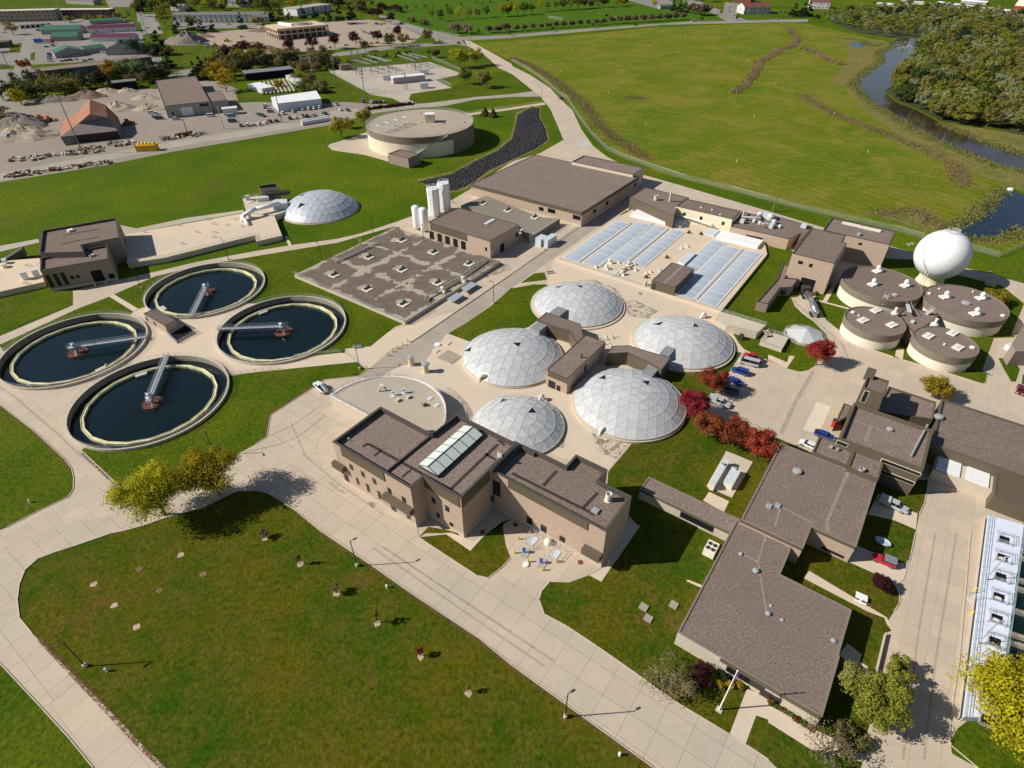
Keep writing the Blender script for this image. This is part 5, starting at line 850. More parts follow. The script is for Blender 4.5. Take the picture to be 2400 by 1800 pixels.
# ---------------- gas sphere ----------------
p = Vector((145.5,182.5,0)); t = thing('gas_sphere', 'big white spherical gas holder with a railed top and curved stair', 'gas holder', (p.x, p.y, 0)); zc = 10.3; RR = 8.15
MB().lathe((p.x, p.y, 0), [(RR*math.cos(a), zc+RR*math.sin(a)) for a in [R_(-90+6*i) for i in range(31)]], 48).build('shell', WHITE, t, True)
MB().lathe((p.x, p.y, 0), [(4.4,0),(4.0,0.8),(3.8,2.5),(4.4,4.2)], 32, cap=False).build('skirt', CREAM, t, True); m = MB(); rail_ring(m, (p.x, p.y), 1.9, zc+RR-0.2, n=14, rad=0.05); m.build('top_rail', RAILM, t)
m = MB(); pv = None
for i in range(22):
 th = R_(215-i*3.2); e = R_(-28+i*5.2); v = Vector((p.x+(RR+.25)*math.cos(e)*math.cos(th), p.y+(RR+.25)*math.cos(e)*math.sin(th), zc+(RR+.25)*math.sin(e)))
 if pv: m.tube(pv, v, 0.07,4); m.tube(pv+Vector((-.3,-.3, .6)), v+Vector((-.3,-.3, .6)), 0.05,4)
 m.tube(v, v+Vector((-.3,-.3, .6)), 0.04,4); pv = v
s0 = Vector((p.x+(RR+.25)*math.cos(R_(-28))*math.cos(R_(215)), p.y+(RR+.25)*math.cos(R_(-28))*math.sin(R_(215)), zc+(RR+.25)*math.sin(R_(-28)))); m.tube(s0,(s0.x-1, s0.y-1,0), 0.12,4); m.tube(s0+Vector((.6,-.6,0)),(s0.x-.4, s0.y-1.6,0), 0.12,4); m.build('stair', RAILM, t)
# ---------------- digesters ----------------
DIGB = simple('digester_cream', (0.72,0.65,0.52), 0.8,0.05,0.3)
def digester(c, R, h, label, band=2.2):
 t = thing('digester_tank', label, 'digester', (c[0], c[1], 0), 'round digester tanks'); MB().lathe((c[0], c[1], 0), [(R-0.25,0),(R-0.25, h-band)], 64, cap=False).build('wall', DIGB, t, True)
 MB().lathe((c[0], c[1], 0), [(R-0.3, h-band),(R, h-band),(R, h),(R-0.35, h),(R-0.35, h-0.3)], 64, cap=False).build('rim_band', simple('band_brown', (0.20,0.165,0.125), 0.7,0.1,0.5), t); MB().poly([(c[0]+(R-.3)*math.cos(2*PI*i/64), c[1]+(R-.3)*math.sin(2*PI*i/64), h-0.25) for i in range(64)]).build('roof', ROOF, t); return t
HATM = simple('cream_hatch', (0.74,0.71,0.62), 0.6,0.1)
def dhatch(t, px, z, rz, mot):
 p = G(px, z); m = MB(); m.box((p.x, p.y, z),(3.1,2.2,0.35), rz); m.box((p.x, p.y, z+0.35),(2.7,0.3,0.15), rz); h_ = m.build('hatch', HATM, t)
 if mot: m = MB(); m.lathe((p.x, p.y, z+0.35), [(0.45,0),(0.45,0.9),(0.75,1.0),(0.6,1.5),(0.3,1.9),(0.05,2.0)], 10); m.box((p.x+.6, p.y-.4, z+.35),(1.2, .6, .7), rz+.5); m.build('mixer_head', WHITE, h_)
G1 = digester((121.0,171.3), 12.0,6.0, 'large digester tank with three white mixer hatches beside the brick halls'); G2 = digester((108.5,149.5), 8.3,5.3, 'small digester tank nearest the drive with three flat hatches'); G3 = digester((141.2,159.2), 11.6,5.6, 'large digester tank with three mixers in front of the gas sphere'); G4 = digester((123.1,138.3), 8.2,5.2, 'small digester tank nearest the control building with three flat hatches')
G5 = digester((169.5,146.0), 12.2,8.5, 'tall digester tank cut off by the edge of the photo')
for px in [(945,870),(905,985),(1185,995)]: dhatch(G1, T('31', [px])[0], 5.8,0.45, True)
for px in [(930,1210),(820,1295),(1070,1335)]: dhatch(G2, T('31', [px])[0], 5.1,0.5, False)
for px in [(1530,1095),(1840,1105),(1790,1240)]: dhatch(G3, T('31', [px])[0], 5.4,0.2, True)
for px in [(1385,1430),(1595,1405),(1640,1530)]: dhatch(G4, T('31', [px])[0], 5.0,0.6, False)
for t, px, z, r in [(G1,(1100,1070), 6,0.9),(G3,(1715,1140), 5.6,1.3),(G3,(1395,1060), 5.6, .5),(G3,(2030,1250), 5.6, .6),(G2,(735,1222), 5.3, .6),(G4,(1768,1525), 5.2, .7),(G2,(785,1253), 5.2, .3),(G4,(1525,1500), 5.2, .3),(G3,(1480,1020), 5.5, .3),(G3,(1770,1045), 5.5, .3)]: q = G(T('31', [px])[0], z); MB().lathe((q.x, q.y, z-.3), [(r, 0),(r, .4),(r*.6, .6),(.05, .65)], 14).build('manway', HATM if r < .8 else GALV, t)
n4 = building('digester_gallery', 'low gravel roofed block with steel stairs in the middle of the digesters', TG('31', [(1130,1230),(1210,1170),(1480,1250),(1420,1310),(1250,1395),(1170,1300)], 4.6), 4.6, par=0.2, wall=BRICKD, rect=False)
for a, b in (((980,1165),(1030,1075)),((1195,1130),(1225,1220)),((1360,1250),(1430,1200))):
 m = MB(); p, q = G(T('31', [a])[0], 4.0), G(T('31', [b])[0], 6.2); stairs(m, p, q, 4.4,6.2,1.2,8); d = (q-p).normalized(); o = Vector((-d.y, d.x, 0)).normalized()*.6
 for s_ in (-1,1): m.tube(p+o*s_+Vector((0,0,1.2)), q+o*s_+Vector((0,0,1)), .06,4)
 m.build('steel_stair', RAILM, n4)
for px in [(1090,1240),(1435,1335)]: q = G(T('31', [px])[0], 5.0); m = MB(); m.lathe((q.x, q.y, 4.4), [(1.0,0),(1.0,1.2),(.5,1.4),(.35,2.6),(.5,2.8),(.1,3.0)], 12); m.build('vent_head', TANW, n4)
roofbox(n4, T('31', [(1250,1300)])[0], 5,(1.2, .9, .6), PALE)
for i, px in enumerate([(1945,935),(1920,985)]): q = G(T('31', [px])[0]); tag(MB().lathe((q.x, q.y, 0), [(1.7,0),(1.7,1.3),(1.5,1.3),(1.5,1.1),(.3,1.2)], 20).build('concrete_well', CONCW), 'round concrete well ring behind the digesters, '+('on the back road' if i == 0 else 'half hidden by the bush'), 'well', 'concrete well rings')
q = TG('31', [(2105,1500),(2212,1330),(2400,1330),(2400,1560),(2140,1560)], 5.0); tag(MB().prism([Vector((p.x, p.y, 0)) for p in q], 0,5.0).build('screen_wall', BRICKD), 'dark ribbed screen wall beside the digester at the photo edge', 'wall')
# ---------------- reservoir ----------------
c = (-50.6,352.5); R0 = 30.0; h = 10.6; t = thing('round_reservoir', 'very large round cream reservoir with a flat railed roof and outside stair', 'reservoir', (c[0], c[1], 0), None)
MB().lathe((c[0], c[1], 0), [(R0-.1,0),(R0-.1, h-3.2)], 96, cap=False).build('wall', simple('reservoir_cream', (0.70,0.61,0.46), 0.8,0.08,0.2), t, True); MB().lathe((c[0], c[1], 0), [(R0-.1, h-3.2),(R0+.1, h-3.2),(R0+.1, h),(R0-.3, h),(R0-.3, h-.2)], 96, cap=False).build('rim_band', simple('band_brown_b', (0.21,0.17,0.13), 0.7,0.1,0.3), t)
MB().poly([(c[0]+(R0-.2)*math.cos(2*PI*i/96), c[1]+(R0-.2)*math.sin(2*PI*i/96), h-.15) for i in range(96)]).build('roof', concrete('reservoir_roof', (0.42,0.35,0.26), 0, stain=0.6), t); m = MB(); rail_ring(m, c, R0-.1, h, n=64, rad=.045); m.build('roof_rail', RAILM, t)
m = MB(); aa = [R_(-48+3*i) for i in range(20)]
for a, b in zip(aa, aa[1:]): m.add([(c[0]+(R0+.1)*math.cos(x), c[1]+(R0+.1)*math.sin(x), z) for x, z in ((a, 0),(b, 0),(b, h-3.1),(a, h-3.1))], [(0,1,2,3)])
m.build('wall_panel', simple('panel_brown', (0.22,0.18,0.135), 0.8,0.1), t)
p0 = G(T('10', [(1390,1310)])[0], 1.5); p1 = G(T('10', [(1610,1160)])[0], 9.8); a0 = math.atan2(p0.y-c[1], p0.x-c[0]); a1 = math.atan2(p1.y-c[1], p1.x-c[0])
P0 = Vector((c[0]+(R0+1.2)*math.cos(a0), c[1]+(R0+1.2)*math.sin(a0), 2.5)); P1 = Vector((c[0]+(R0+1.2)*math.cos(a1), c[1]+(R0+1.2)*math.sin(a1), h)); m = MB(); stairs(m, P0, P1,2.5, h, 1.2,22)
for s_ in (-.7, .7):
 for hh in (-.15,1.0): o = Vector((math.cos(a0)*s_, math.sin(a0)*s_, hh)); m.tube(P0+o, P1+o, .14 if hh < 0 else .07,4)
m.build('outside_stair', PALE, t)
def zr(px, z): return G(T('10', [px])[0], z)
m = MB(); base = [zr(p, h) for p in [(1045,1140),(1075,1150),(1125,1115),(1155,1130),(1195,1090),(1230,1100),(1275,1065),(1310,1075)]]; tops = [Vector((b.x, b.y, h+3.6)) for b in base]
for b, q in zip(base, tops): m.tube(b, q, .16,6)
for i in range(0,8,2): m.tube(tops[i], tops[i+1], .16,6)
m.tube(tops[0], tops[6], .2,6); m.tube(tops[1], tops[7], .2,6); m.build('pipe_frame', WHITE, t)
q = zr((1505,1050), h); MB().box((q.x, q.y, h-.1),(5.0,4.6,4.2), 0.0).build('roof_hut', TAN, t); MB().box((q.x, q.y, h+4.1),(5.4,5.0,0.2), 0).build('roof_hut_cap', WHITE, t)
for px in [(1300,950),(1420,978),(1430,1055),(1800,1055),(1620,1065),(1280,1075),(1195,1085)]: q = zr(px, h); MB().lathe((q.x, q.y, h-.15), [(.8,0),(.8, .35),(.2, .4)], 10).build('roof_hatch', CONCG, t)
# ---------------- north-west pipe deck and its slab ----------------
q = [G(p, 2.0) for p in T('01', [(1085,552),(1480,480),(2110,365),(2212,340)])+T('11', [(150,370),(225,560),(0,612)])+T('01', [(2212,555),(1420,752),(1100,800)])]
t = thing('pipe_deck', 'long raised concrete deck with small pipes between the screening building and shiny dome', 'deck', (q[0].x, q[0].y, 0)); MB().prism([Vector((p.x, p.y, 0)) for p in q], 0,2.0).build('wall', CONC3, t); m = MB(); rail_line(m, [q[9], q[8], q[7], q[6], q[5]], 2.0); m.build('handrail', RAILM, t)
q = [G(p, 2.0) for p in T('01', [(-200,740),(0,800),(90,775),(340,755),(380,960),(0,1045),(-200,1090)])]; t = thing('pipe_deck', 'raised concrete deck with white fans west of the screening building', 'deck', (q[0].x, q[0].y, 0)); MB().prism([Vector((p.x, p.y, 0)) for p in q], 0,2.0).build('wall', CONC3, t)
for px, s_, w in [((50,800),(1.2,1.6,1.6), 'square white fan near the brick wedge'),((45,835),(1.2,1.6,1.2), 'low white fan beside another near the wedge'),((228,935),(1.8,1.6,2.6), 'white louvred cabinet on the west deck'),((325,915),(1.8,1.6,2.6), 'white louvred cabinet against the screening annex')]:
 p = G(T('01', [px])[0], 2.0); tk = thing('fan_unit', w, 'fan', (p.x, p.y, 2)); MB().box((p.x, p.y, 2.0), s_, PHI-.3).build('body', WHITE, tk); MB().box((p.x, p.y, 2+s_[2]),(s_[0]+.2, s_[1]+.2, .12), PHI-.3).build('lid', PALE, tk)
for px in [(1230,540),(1530,480),(1770,430),(1690,540),(1830,545),(1830,585),(1560,640),(1830,470),(1950,480),(2020,430),(2080,490),(1270,690),(215,830),(320,820),(210,985),(1220,580)]:
 p = G(T('01', [px])[0], 2.0); m = MB(); L = random.uniform(1.2,2.6); d = Vector((math.cos(.55), math.sin(.55), 0)); a = Vector((p.x, p.y, 2)); m.path([a, a+Vector((0,0, .7)), a+d*L+Vector((0,0, .7)), a+d*L], .09,5); m.tube(a+d*L*.5, a+d*L*.5+Vector((0,0,1.1)), .16,6); tag(m.build('pipe_loop', TANW), 'small cream pipe loop standing on the long pipe deck', 'pipe', 'pipe loops on the deck')
def pip(px, z, tl='11'): return G(T(tl, [px])[0], z)
m = MB(); m.path([pip((-120,440), 2.2), pip((-100,380), 4.2), pip((0,330), 5.0), pip((200,285), 5.0)], .85,10); m.path([pip((-60,400), 2.2), pip((-60,355), 4.6), pip((-120,400), 3.2), pip((-60,470), 2.2)], .75,10); m.path([pip((-70,280), 4.6), pip((0,260), 4.6)], .4,8); tag(m.build('air_main', WHITE, None, True), 'fat white air main curving over the pipe deck to the dome', 'pipe')
p = G(T('11', [(260,330)])[0], 2.0); m = MB(); m.box((p.x-2, p.y, 2),(6,5,3.2), .3); tag(m.build('dome_porch', PALE), 'pale metal porch joining the pipe deck to the shiny dome', 'porch')
p = G(T('11', [(190,260)])[0], 2); m = MB(); m.tube((p.x-5, p.y+1,4.5),(p.x+5, p.y+3,4.8), 1.1,10); tag(m.build('dark_duct', DKMET), 'fat dark insulated duct between vent tower and dome', 'duct'); m = MB(); m.box((p.x-6, p.y-1,2),(5,2.6,2.2), .3); tag(m.build('blower_box', PALE), 'pale blower box in front of the vent tower', 'blower')
for px, w in [((2140,235), 'white fan on the corner of the upper deck'),]: p = G(T('01', [px])[0], 3.5); tag(MB().box((p.x, p.y, 2.0),(1.6,1.4,2.6), .3).build('fan_unit', PALE), w, 'fan')
q = [G(p, 2.6) for p in T('01', [(2095,240),(2212,215)])+T('11', [(20,220),(210,215),(310,330),(160,385)])+T('01', [(2130,360)])]; tag(MB().prism([Vector((p.x, p.y, 0)) for p in q], 0,2.6).build('upper_deck', CONCW), 'small upper concrete deck around the vent tower', 'deck'); rail('white handrail on the upper deck by the vent tower', q[:3]+[q[3]], 2.6)
# ---------------- long white basins, south-east ----------------
BZ = 1.5; q = [G(p, BZ) for p in T('32', [(1935,1355),(1925,1340),(2350,1460)])+T('33', [(1750,0),(1640,1075),(1425,980),(1545,0)])]
q = [G(p, BZ) for p in T('33', [(1560,-95),(1790,-95),(1750,0),(1620,1300),(1390,1300),(1425,980),(1545,0)])]
q = [G(T('33', [p])[0], BZ) for p in [(1562,-130),(1810,-60),(1620,1300),(1385,1300)]]
t = thing('aeration_basins', 'open dark aeration basins with a white painted deck and square railed openings', 'basins', (q[0].x, q[0].y, 0)); MB().prism([Vector((p.x, p.y, 0)) for p in q], 0, BZ).build('deck', simple('deck_white_paint', (0.66,0.69,0.80), 0.6,0.06, .6), t)
D0, D1, E0, E1 = q[0], q[3], q[1], q[2]; ax = (D1-D0).normalized(); ac = (E0-D0); L = (D1-D0).length; Wd = ac.length; ac = ac.normalized()
far = 46; w4 = [E0+ac*0.05, E0+ac*far, E1+ac*far, E1+ac*0.05]; m = MB(); m.poly([(p.x, p.y, 0.55) for p in w4]); m.build('water', water('basin_water', (0.006,0.018,0.014), .1,2, .05), t); m = MB()
for f_ in (-0.01,0.06, .155, .20, .33, .38, .50, .62, .66, .80, .93): a = E0.lerp(E1, f_); b = a+ac*far; d = b-a; m.box(((a.x+b.x)/2,(a.y+b.y)/2, .4),(d.length, .7, .95), math.atan2(d.y, d.x))
m.build('channel_walls', CONCG, t); MB().wall([D0-ac*.4, D0-ac*.4+ax*L], 0,1.2, closed=False).build('side_wall', CONCW, t)
m = MB(); rail_line(m, [D0, D1], BZ); rail_line(m, [E0, E1], BZ); m.build('handrail', simple('teal_rail', (.30, .42, .40), .5), t)
for k in range(9):
 cpt = D0.lerp(D1, .125+.107*k)+ac*Wd*.5;
 if k > 9: break
 hv = MB(); pts = [cpt+ax*a*.95+ac*b*.85 for a, b in ((-1,-1),(1,-1),(1,1),(-1,1))]; hv.poly([(p.x, p.y, BZ+.012) for p in pts]); ho = hv.build('opening', BLACK, t); pr_ = [cpt+ax*a*1.35+ac*b*1.3 for a, b in ((-1,-1),(1,-1),(1,1),(-1,1))]; m = MB(); rail_line(m, pr_+[pr_[0]], BZ, sp=1.3); m.build('guard_rail', RAILM, ho)
 if k in (1,3,4,7): MB().box((cpt.x-.5, cpt.y-.3, BZ),(.4, .9, .4), .9).build('gate_drive', HATM, ho)
m = MB(); p = G(T('33', [(1500,470)])[0], 0); stairs(m, (p.x-2.4, p.y-.2,0),(p.x+.3, p.y, 0), .1,1.5,1.4,7); rail_line(m, [(p.x-2.4, p.y-.9),(p.x+.3, p.y-.7)], .8); rail_line(m, [(p.x-2.4, p.y+.5),(p.x+.3, p.y+.7)], .8); m.build('steel_stair', RAILM, t)
# ---------------- valves in front of the process building ----------------
BLUE = simple('blue_valve', (0.03,0.09,0.35), 0.5)
for i, (px, w) in enumerate([((145,55), 'nearest the grass island'),((305,150), 'nearest the black door')]):
 p = G(T('23', [px])[0]); t = thing('guard_cage', 'open steel pipe cage over a grey floor hatch, '+w, 'cage', (p.x, p.y, 0), 'floor hatch cages'); MB().box((p.x, p.y, .1),(2.2,1.6, .15), PHI).build('hatch', PALE, t); m = MB(); r_ = [Vector((p.x, p.y, 0))+AU*a+AV*b for a, b in ((-1.7,-1.4),(1.7,-1.4),(1.7,1.4),(-1.7,1.4))]; rail_line(m, r_+[r_[0]], .1, sp=1.7, hh=(.5,1.1)); m.build('rails', RAILM, t)
for i, (px, w) in enumerate([((95,140), 'nearest the curb'),((215,215), 'beside the round lid')]):
 p = G(T('23', [px])[0]); t = thing('valve_stand', 'blue valve on a steel stand over grey plates, '+w, 'valve', (p.x, p.y, 0), 'blue valve stands'); MB().box((p.x, p.y, .1),(2.4,1.4, .12), PHI+.3).build('floor_plate', GALV, t); MB().lathe((p.x-.3, p.y, .1), [(.12,0),(.12,1.0),(.35,1.0),(.35,1.3),(.15,1.5)], 10).build('valve_head', BLUE, t); m = MB(); m.tube((p.x-.6, p.y+.2, .1),(p.x-.6, p.y+.2,2.0), .06,5); m.tube((p.x+.7, p.y, .1),(p.x+.7, p.y, 1.0), .06,5); m.build('stand', GALV, t)
p = G(T('23', [(255,70)])[0]); m = MB(); m.lathe((p.x, p.y, 0.1), [(.9,0),(.85, .6),(.55,1.0),(.1,1.1)], 14); tag(m.build('intake_hood', TANW, None, True), 'tan rounded intake hood against the process building wall', 'vent')
bl = thing('safety_bollard', 'yellow safety bollard', 'bollard', (0,0,0), 'yellow safety bollards'); MB().lathe((0,0,0), [(.16,0),(.16,1.1),(.08,1.22)], 10).build('post', YEL, bl, local=True); bo = bl.children[0]; bpy.data.objects.remove(bl);
def bollard(px, tl, w, first=[bo]):
 p = G(T(tl, [px])[0]); o = first[0] if first[0].name == 'post' else first[0].copy()
 if first[0].name == 'post': o.name = 'safety_bollard'
 else: C.objects.link(o)
 o.parent = None; o.location = (p.x, p.y, .06); tag(o, 'yellow safety bollard '+w, 'bollard', 'yellow safety bollards')
for px, tl, w in [((1305,5), '12', 'farthest of the five across the lane'),((1264,35), '12', 'second farthest of the five across the lane'),((1222,65), '12', 'middle one of the five across the lane'),((1179,95), '12', 'second nearest of the five across the lane'),((1136,127), '12', 'nearest of the five across the lane'),((960,240), '12', 'at the tip of the lawn by the lamp post'),((45,45), '23', 'beside the cage nearest the grass island'),((16,143), '23', 'beside the blue valve near the curb'),((115,205), '23', 'beside the round white lid'),((215,265), '23', 'outermost on the round apron'),((313,203), '23', 'between the cage and the black door'),((735,133), '23', 'upper one beside the end wall'),((680,212), '23', 'lower one beside the end wall'),((1455,412), '33', 'above the basin stair'),((1432,578), '33', 'below the basin stair'),((595,630), '32', 'at the lean-to beside the skip'),((278,690), '21', 'in front of the switchgear'),((350,625), '21', 'middle of the row by the switchgear'),((385,600), '21', 'last of the row by the switchgear'),((318,845), '20', 'at the road gate, left of the gate'),((348,875), '20', 'at the road gate island'),((832,1005), '01', 'left of the truck bay'),((922,985), '01', 'right of the truck bay')]: bollard(px, tl, w)
# ---------------- lamp posts, flagpole, hydrants ----------------
def lamp(px, tl, label, h=8.2, arm=2.6, proto=[]):
 p = G(T(tl, [px])[0])
 if not proto:
  t = thing('lamp_post', label, 'lamp post', (p.x, p.y, 0), 'dark lamp posts on concrete bases', arm); MB().lathe((0,0,0), [(.32,0),(.32, .75),(.12, .8)], 12).build('base', CONCW, t, local=True); MB().lathe((0,0,0), [(.11, .75),(.08,8.1),(.05,8.2)], 8).build('pole', DKMET, t, local=True); m = MB(); m.tube((0,0,8.05),(.7,0,8.1), .05,6); m.box((.95,0,8.0),(.75, .32, .14)); m.build('lamp_head', DKMET, t, local=True); proto.append(t); return t
 return copy_tree(proto[0], (p.x, p.y, 0), arm, label)
for px, tl, w, a in [((605,942), '03', 'beside the curving drive corner of the front lawn', 3.9),((716,232), '13', 'on the front lawn facing the process building', .5),((376,1300), '23', 'on the front lawn near the bare bush', .5),((1862,985), '02', 'behind the two yellow trees', -1),((898,240), '12', 'at the tip of the lawn by the white truck', 1.5),((1225,1020), '01', 'between the screening annex and the round tanks', 2.2),((1975,770), '01', 'behind the round tank on the path', 2.2),((573,795), '11', 'on the middle lawn near the pipe deck', 2.6),((1020,580), '11', 'on the middle lawn near the silos', 2.6),((2055,1150), '11', 'on the lawn across the lane from the slab', 2.6),((30,1555), '01', 'at the edge of the photo beside the west tank', .2),((255,885), '20', 'at the road gate', 1),((1915,885), '31', 'leaning over the back road beyond the sphere', 1),((588,1268), '10', 'alone on the meadow west of the reservoir', 3),((925,215), '02', 'on the rim between two round tanks', 2.4),((1702,280), '11', 'behind the tall silos', 2),((1455,640), '11', 'on the patchy slab', 2),((1385,1300), '10', 'at the foot of the reservoir stair', 3),((190,900), '23', 'x', 0)][:-1]: lamp(px, tl, 'dark lamp post '+w, arm=a)
for px, tl in [((-150,1600), '02'),((-90,960), '13')]: pass
for (a, b, tl) in [(((1510,360)),((1740,-60)), '33'),((1455,810),(1640,650), '33')]:
 p = G(T(tl, [a])[0], 0); t = thing('lamp_post', 'grey lamp post leaning over the white basin deck, '+('upper one' if a[1] < 500 else 'lower one'), 'lamp post', (p.x, p.y, 0), 'grey lamp posts at the basins'); MB().lathe((p.x, p.y, 0), [(.12,0),(.08,8.6)], 8).build('pole', GALV, t); MB().box((p.x+.5, p.y, 8.5),(1.1, .3, .16), .2).build('lamp_head', GALV, t)
p = G((1685,1664)); t = thing('flag_pole', 'white flagpole with a furled flag on the small lawn by the office door', 'flagpole', (p.x, p.y, 0)); MB().lathe((p.x, p.y, 0), [(.14,0),(.07,12.8),(.14,12.9),(.1,13.1)], 10).build('pole', WHITE, t); MB().box((p.x, p.y, 0),(1.0,1.0, .25), PHI).build('base', CONCW, t)
m = MB(); g_ = [];
for k in range(7): z = 12.6-k*.55; g_.append((Vector((p.x+.1, p.y, z)), Vector((p.x+.1+.55-.04*k+.12*math.sin(k*2), p.y+.25*math.sin(k*1.7), z-.35))))
for a, b in zip(g_, g_[1:]): m.add([a[0], a[1], b[1], b[0]], [(0,1,2,3)])
m.build('flag', simple('flag_cloth', (0.45,0.3,0.62), 0.8,0.6,4.0), t)
def hydrant(px, tl, label, mat=WHITE): p = G(T(tl, [px])[0]); m = MB(); m.lathe((p.x, p.y, 0.05), [(.22,0),(.18, .15),(.18, .75),(.24, .8),(.1,1.0)], 10); m.tube((p.x-.3, p.y, .6),(p.x+.3, p.y, .6), .09,6); tag(m.build('hydrant', mat), label, 'hydrant', 'hydrants and marker posts')
for px, tl, w, mt in [((263,1395), '02', 'white and red hydrant on the west lawn', WHITE),((845,290), '12', 'brown hydrant near the parked white truck', RUST),((928,385), '13', 'white hydrant on the front lawn beside the drive', WHITE),((760,1570), '23', 'white hydrant with a blue post at the bottom of the lawn', WHITE),((758,975), '03', 'short white marker beside the corner lamp post', WHITE)]: hydrant(px, tl, w, mt)
for pts, h0, w in [([(1715,1228),(1835,1010),(1872,1025),(1760,1245)], 2.2, 'taller slim white generator housing on the lawn pad'),([(1840,1200),(1900,1085),(1972,1115),(1905,1255)], 2.0, 'lower wide white generator housing on the lawn pad')]:
 q = ortho(TG('22', pts, h0)); c_ = sum(q, Vector())/4; t = thing('generator', w, 'generator', (c_.x, c_.y, 0), 'generator housings'); MB().prism([Vector((p.x, p.y, 0)) for p in q], .25, h0).build('housing', TANW, t); MB().prism(inset(ccw([Vector((p.x, p.y, 0)) for p in q]), -.08), h0, h0+.08).build('roof', PALE, t); m = MB(); m.box((c_.x+1.2, c_.y+2.0, h0),(.6, .6, .5), PHI); m.build('exhaust', GALV, t)
plate('generator_pad', '22', [(1680,1255),(1850,950),(2080,1045),(1900,1352)], 0.12, .15, CONCW, 'concrete pad under the two generator housings', 'pad', False)
p = G(T('23', [(1398,135)])[0]); t = thing('cooling_unit', 'pale boxy cooling unit with four fans between walkway and office', 'air conditioner', (p.x, p.y, 0)); MB().box((p.x, p.y, .2),(2.2,3.0,1.7), PHI+PI/2).build('body', TANW, t)
for a, b in ((-.5,-.6),(.5,-.6),(-.5, .6),(.5, .6)): q = p+AU*b*1.0+AV*a; MB().lathe((q.x, q.y, 1.9), [(.42,0),(.42, .1),(.36, .1),(.36, .02),(.05, .05)], 14, cap=False).build('fan', DKMET, t)
p = G(T('33', [(652,468)])[0]); t = thing('picnic_table', 'white picnic table with two benches on the office path', 'table', (p.x, p.y, 0)); MB().box((p.x, p.y, .7),(2.0,1.1, .1), -.55).build('tabletop', WHITE, t)
for s_ in (-1,1): o = Vector((math.sin(.55)*s_*.95, math.cos(.55)*s_*.95,0)); MB().box((p.x+o.x, p.y+o.y, .4),(2.0, .35, .08), -.55).build('bench', WHITE, t)
MB().box((p.x, p.y, .1),(.3,1.9, .32), -.55).build('leg', WHITE, t); MB().box((p.x, p.y, .42),(1.4, .3, .28), -.55).build('leg', WHITE, t)
for tl, px, w, mt in [('32', (1745,255), 'dark steel bench on the grass by the small digester', DKMET),('32', (2118,130), 'blue grey picnic bench at the digester corner', PALE),('12', (875,58), 'grey bench under the plaza lamp post', GALV),('21', (330,890), 'tilted steel hatch beside the lane lawn', GALV)]:
 p = G(T(tl, [px])[0]); t = thing('bench', w, 'bench', (p.x, p.y, 0)); MB().box((p.x, p.y, .45),(2.6, .6, .08), .2).build('seat', mt, t); MB().box((p.x-1, p.y, 0.05),(.1, .5, .42), .2).build('leg', mt, t); MB().box((p.x+1, p.y, .05),(.1, .5, .42), .2).build('leg', mt, t); MB().box((p.x, p.y+.32, .55),(2.6, .06, .45), .2).build('backrest', mt, t)
p = G(T('31', [(2085,1545)])[0]); tag(MB().box((p.x, p.y, 0),(2.2,2.2,1.6), .4).build('electric_box', PALE), 'pale green electric box beside the edge digester', 'cabinet')
q = [G(p_, .1) for p_ in T('33', [(775,1000),(800,990),(838,700),(865,735),(805,1085)])]; t_w = MB().prism([Vector((p_.x, p_.y, 0)) for p_ in [G(a, .9) for a in T('33', [(760,1000),(770,1000),(840,700),(830,700)])]], 0, .9); tag(t_w.build('retaining_wall', CONCW), 'thin concrete retaining wall along the east road', 'wall')
rail('long white handrail at the edge of the tank plaza above the lawn', TG('12', [(0,262),(200,235)]), .1); rail('white handrail beside the east round tank', TG('12', [(335,140),(735,95)]), .1); rail('white handrail on the plaza edge behind the front tank', TG('02', [(1945,295),(2212,268)]), .1)
m = MB();
for k in range(12): p = G(T('21', [(730+random.uniform(0,190), 1420+random.uniform(0,90))])[0]); a = random.uniform(0,3); m.tube((p.x-math.cos(a)*1.2, p.y-math.sin(a)*1.2, .2+.1*k % .5),(p.x+math.cos(a)*1.2, p.y+math.sin(a)*1.2, .25+.12*(k % 4)), .1,5)
tag(m.build('pipe_stack', RAILM), 'jumble of spare steel frames between the domes', 'frames')
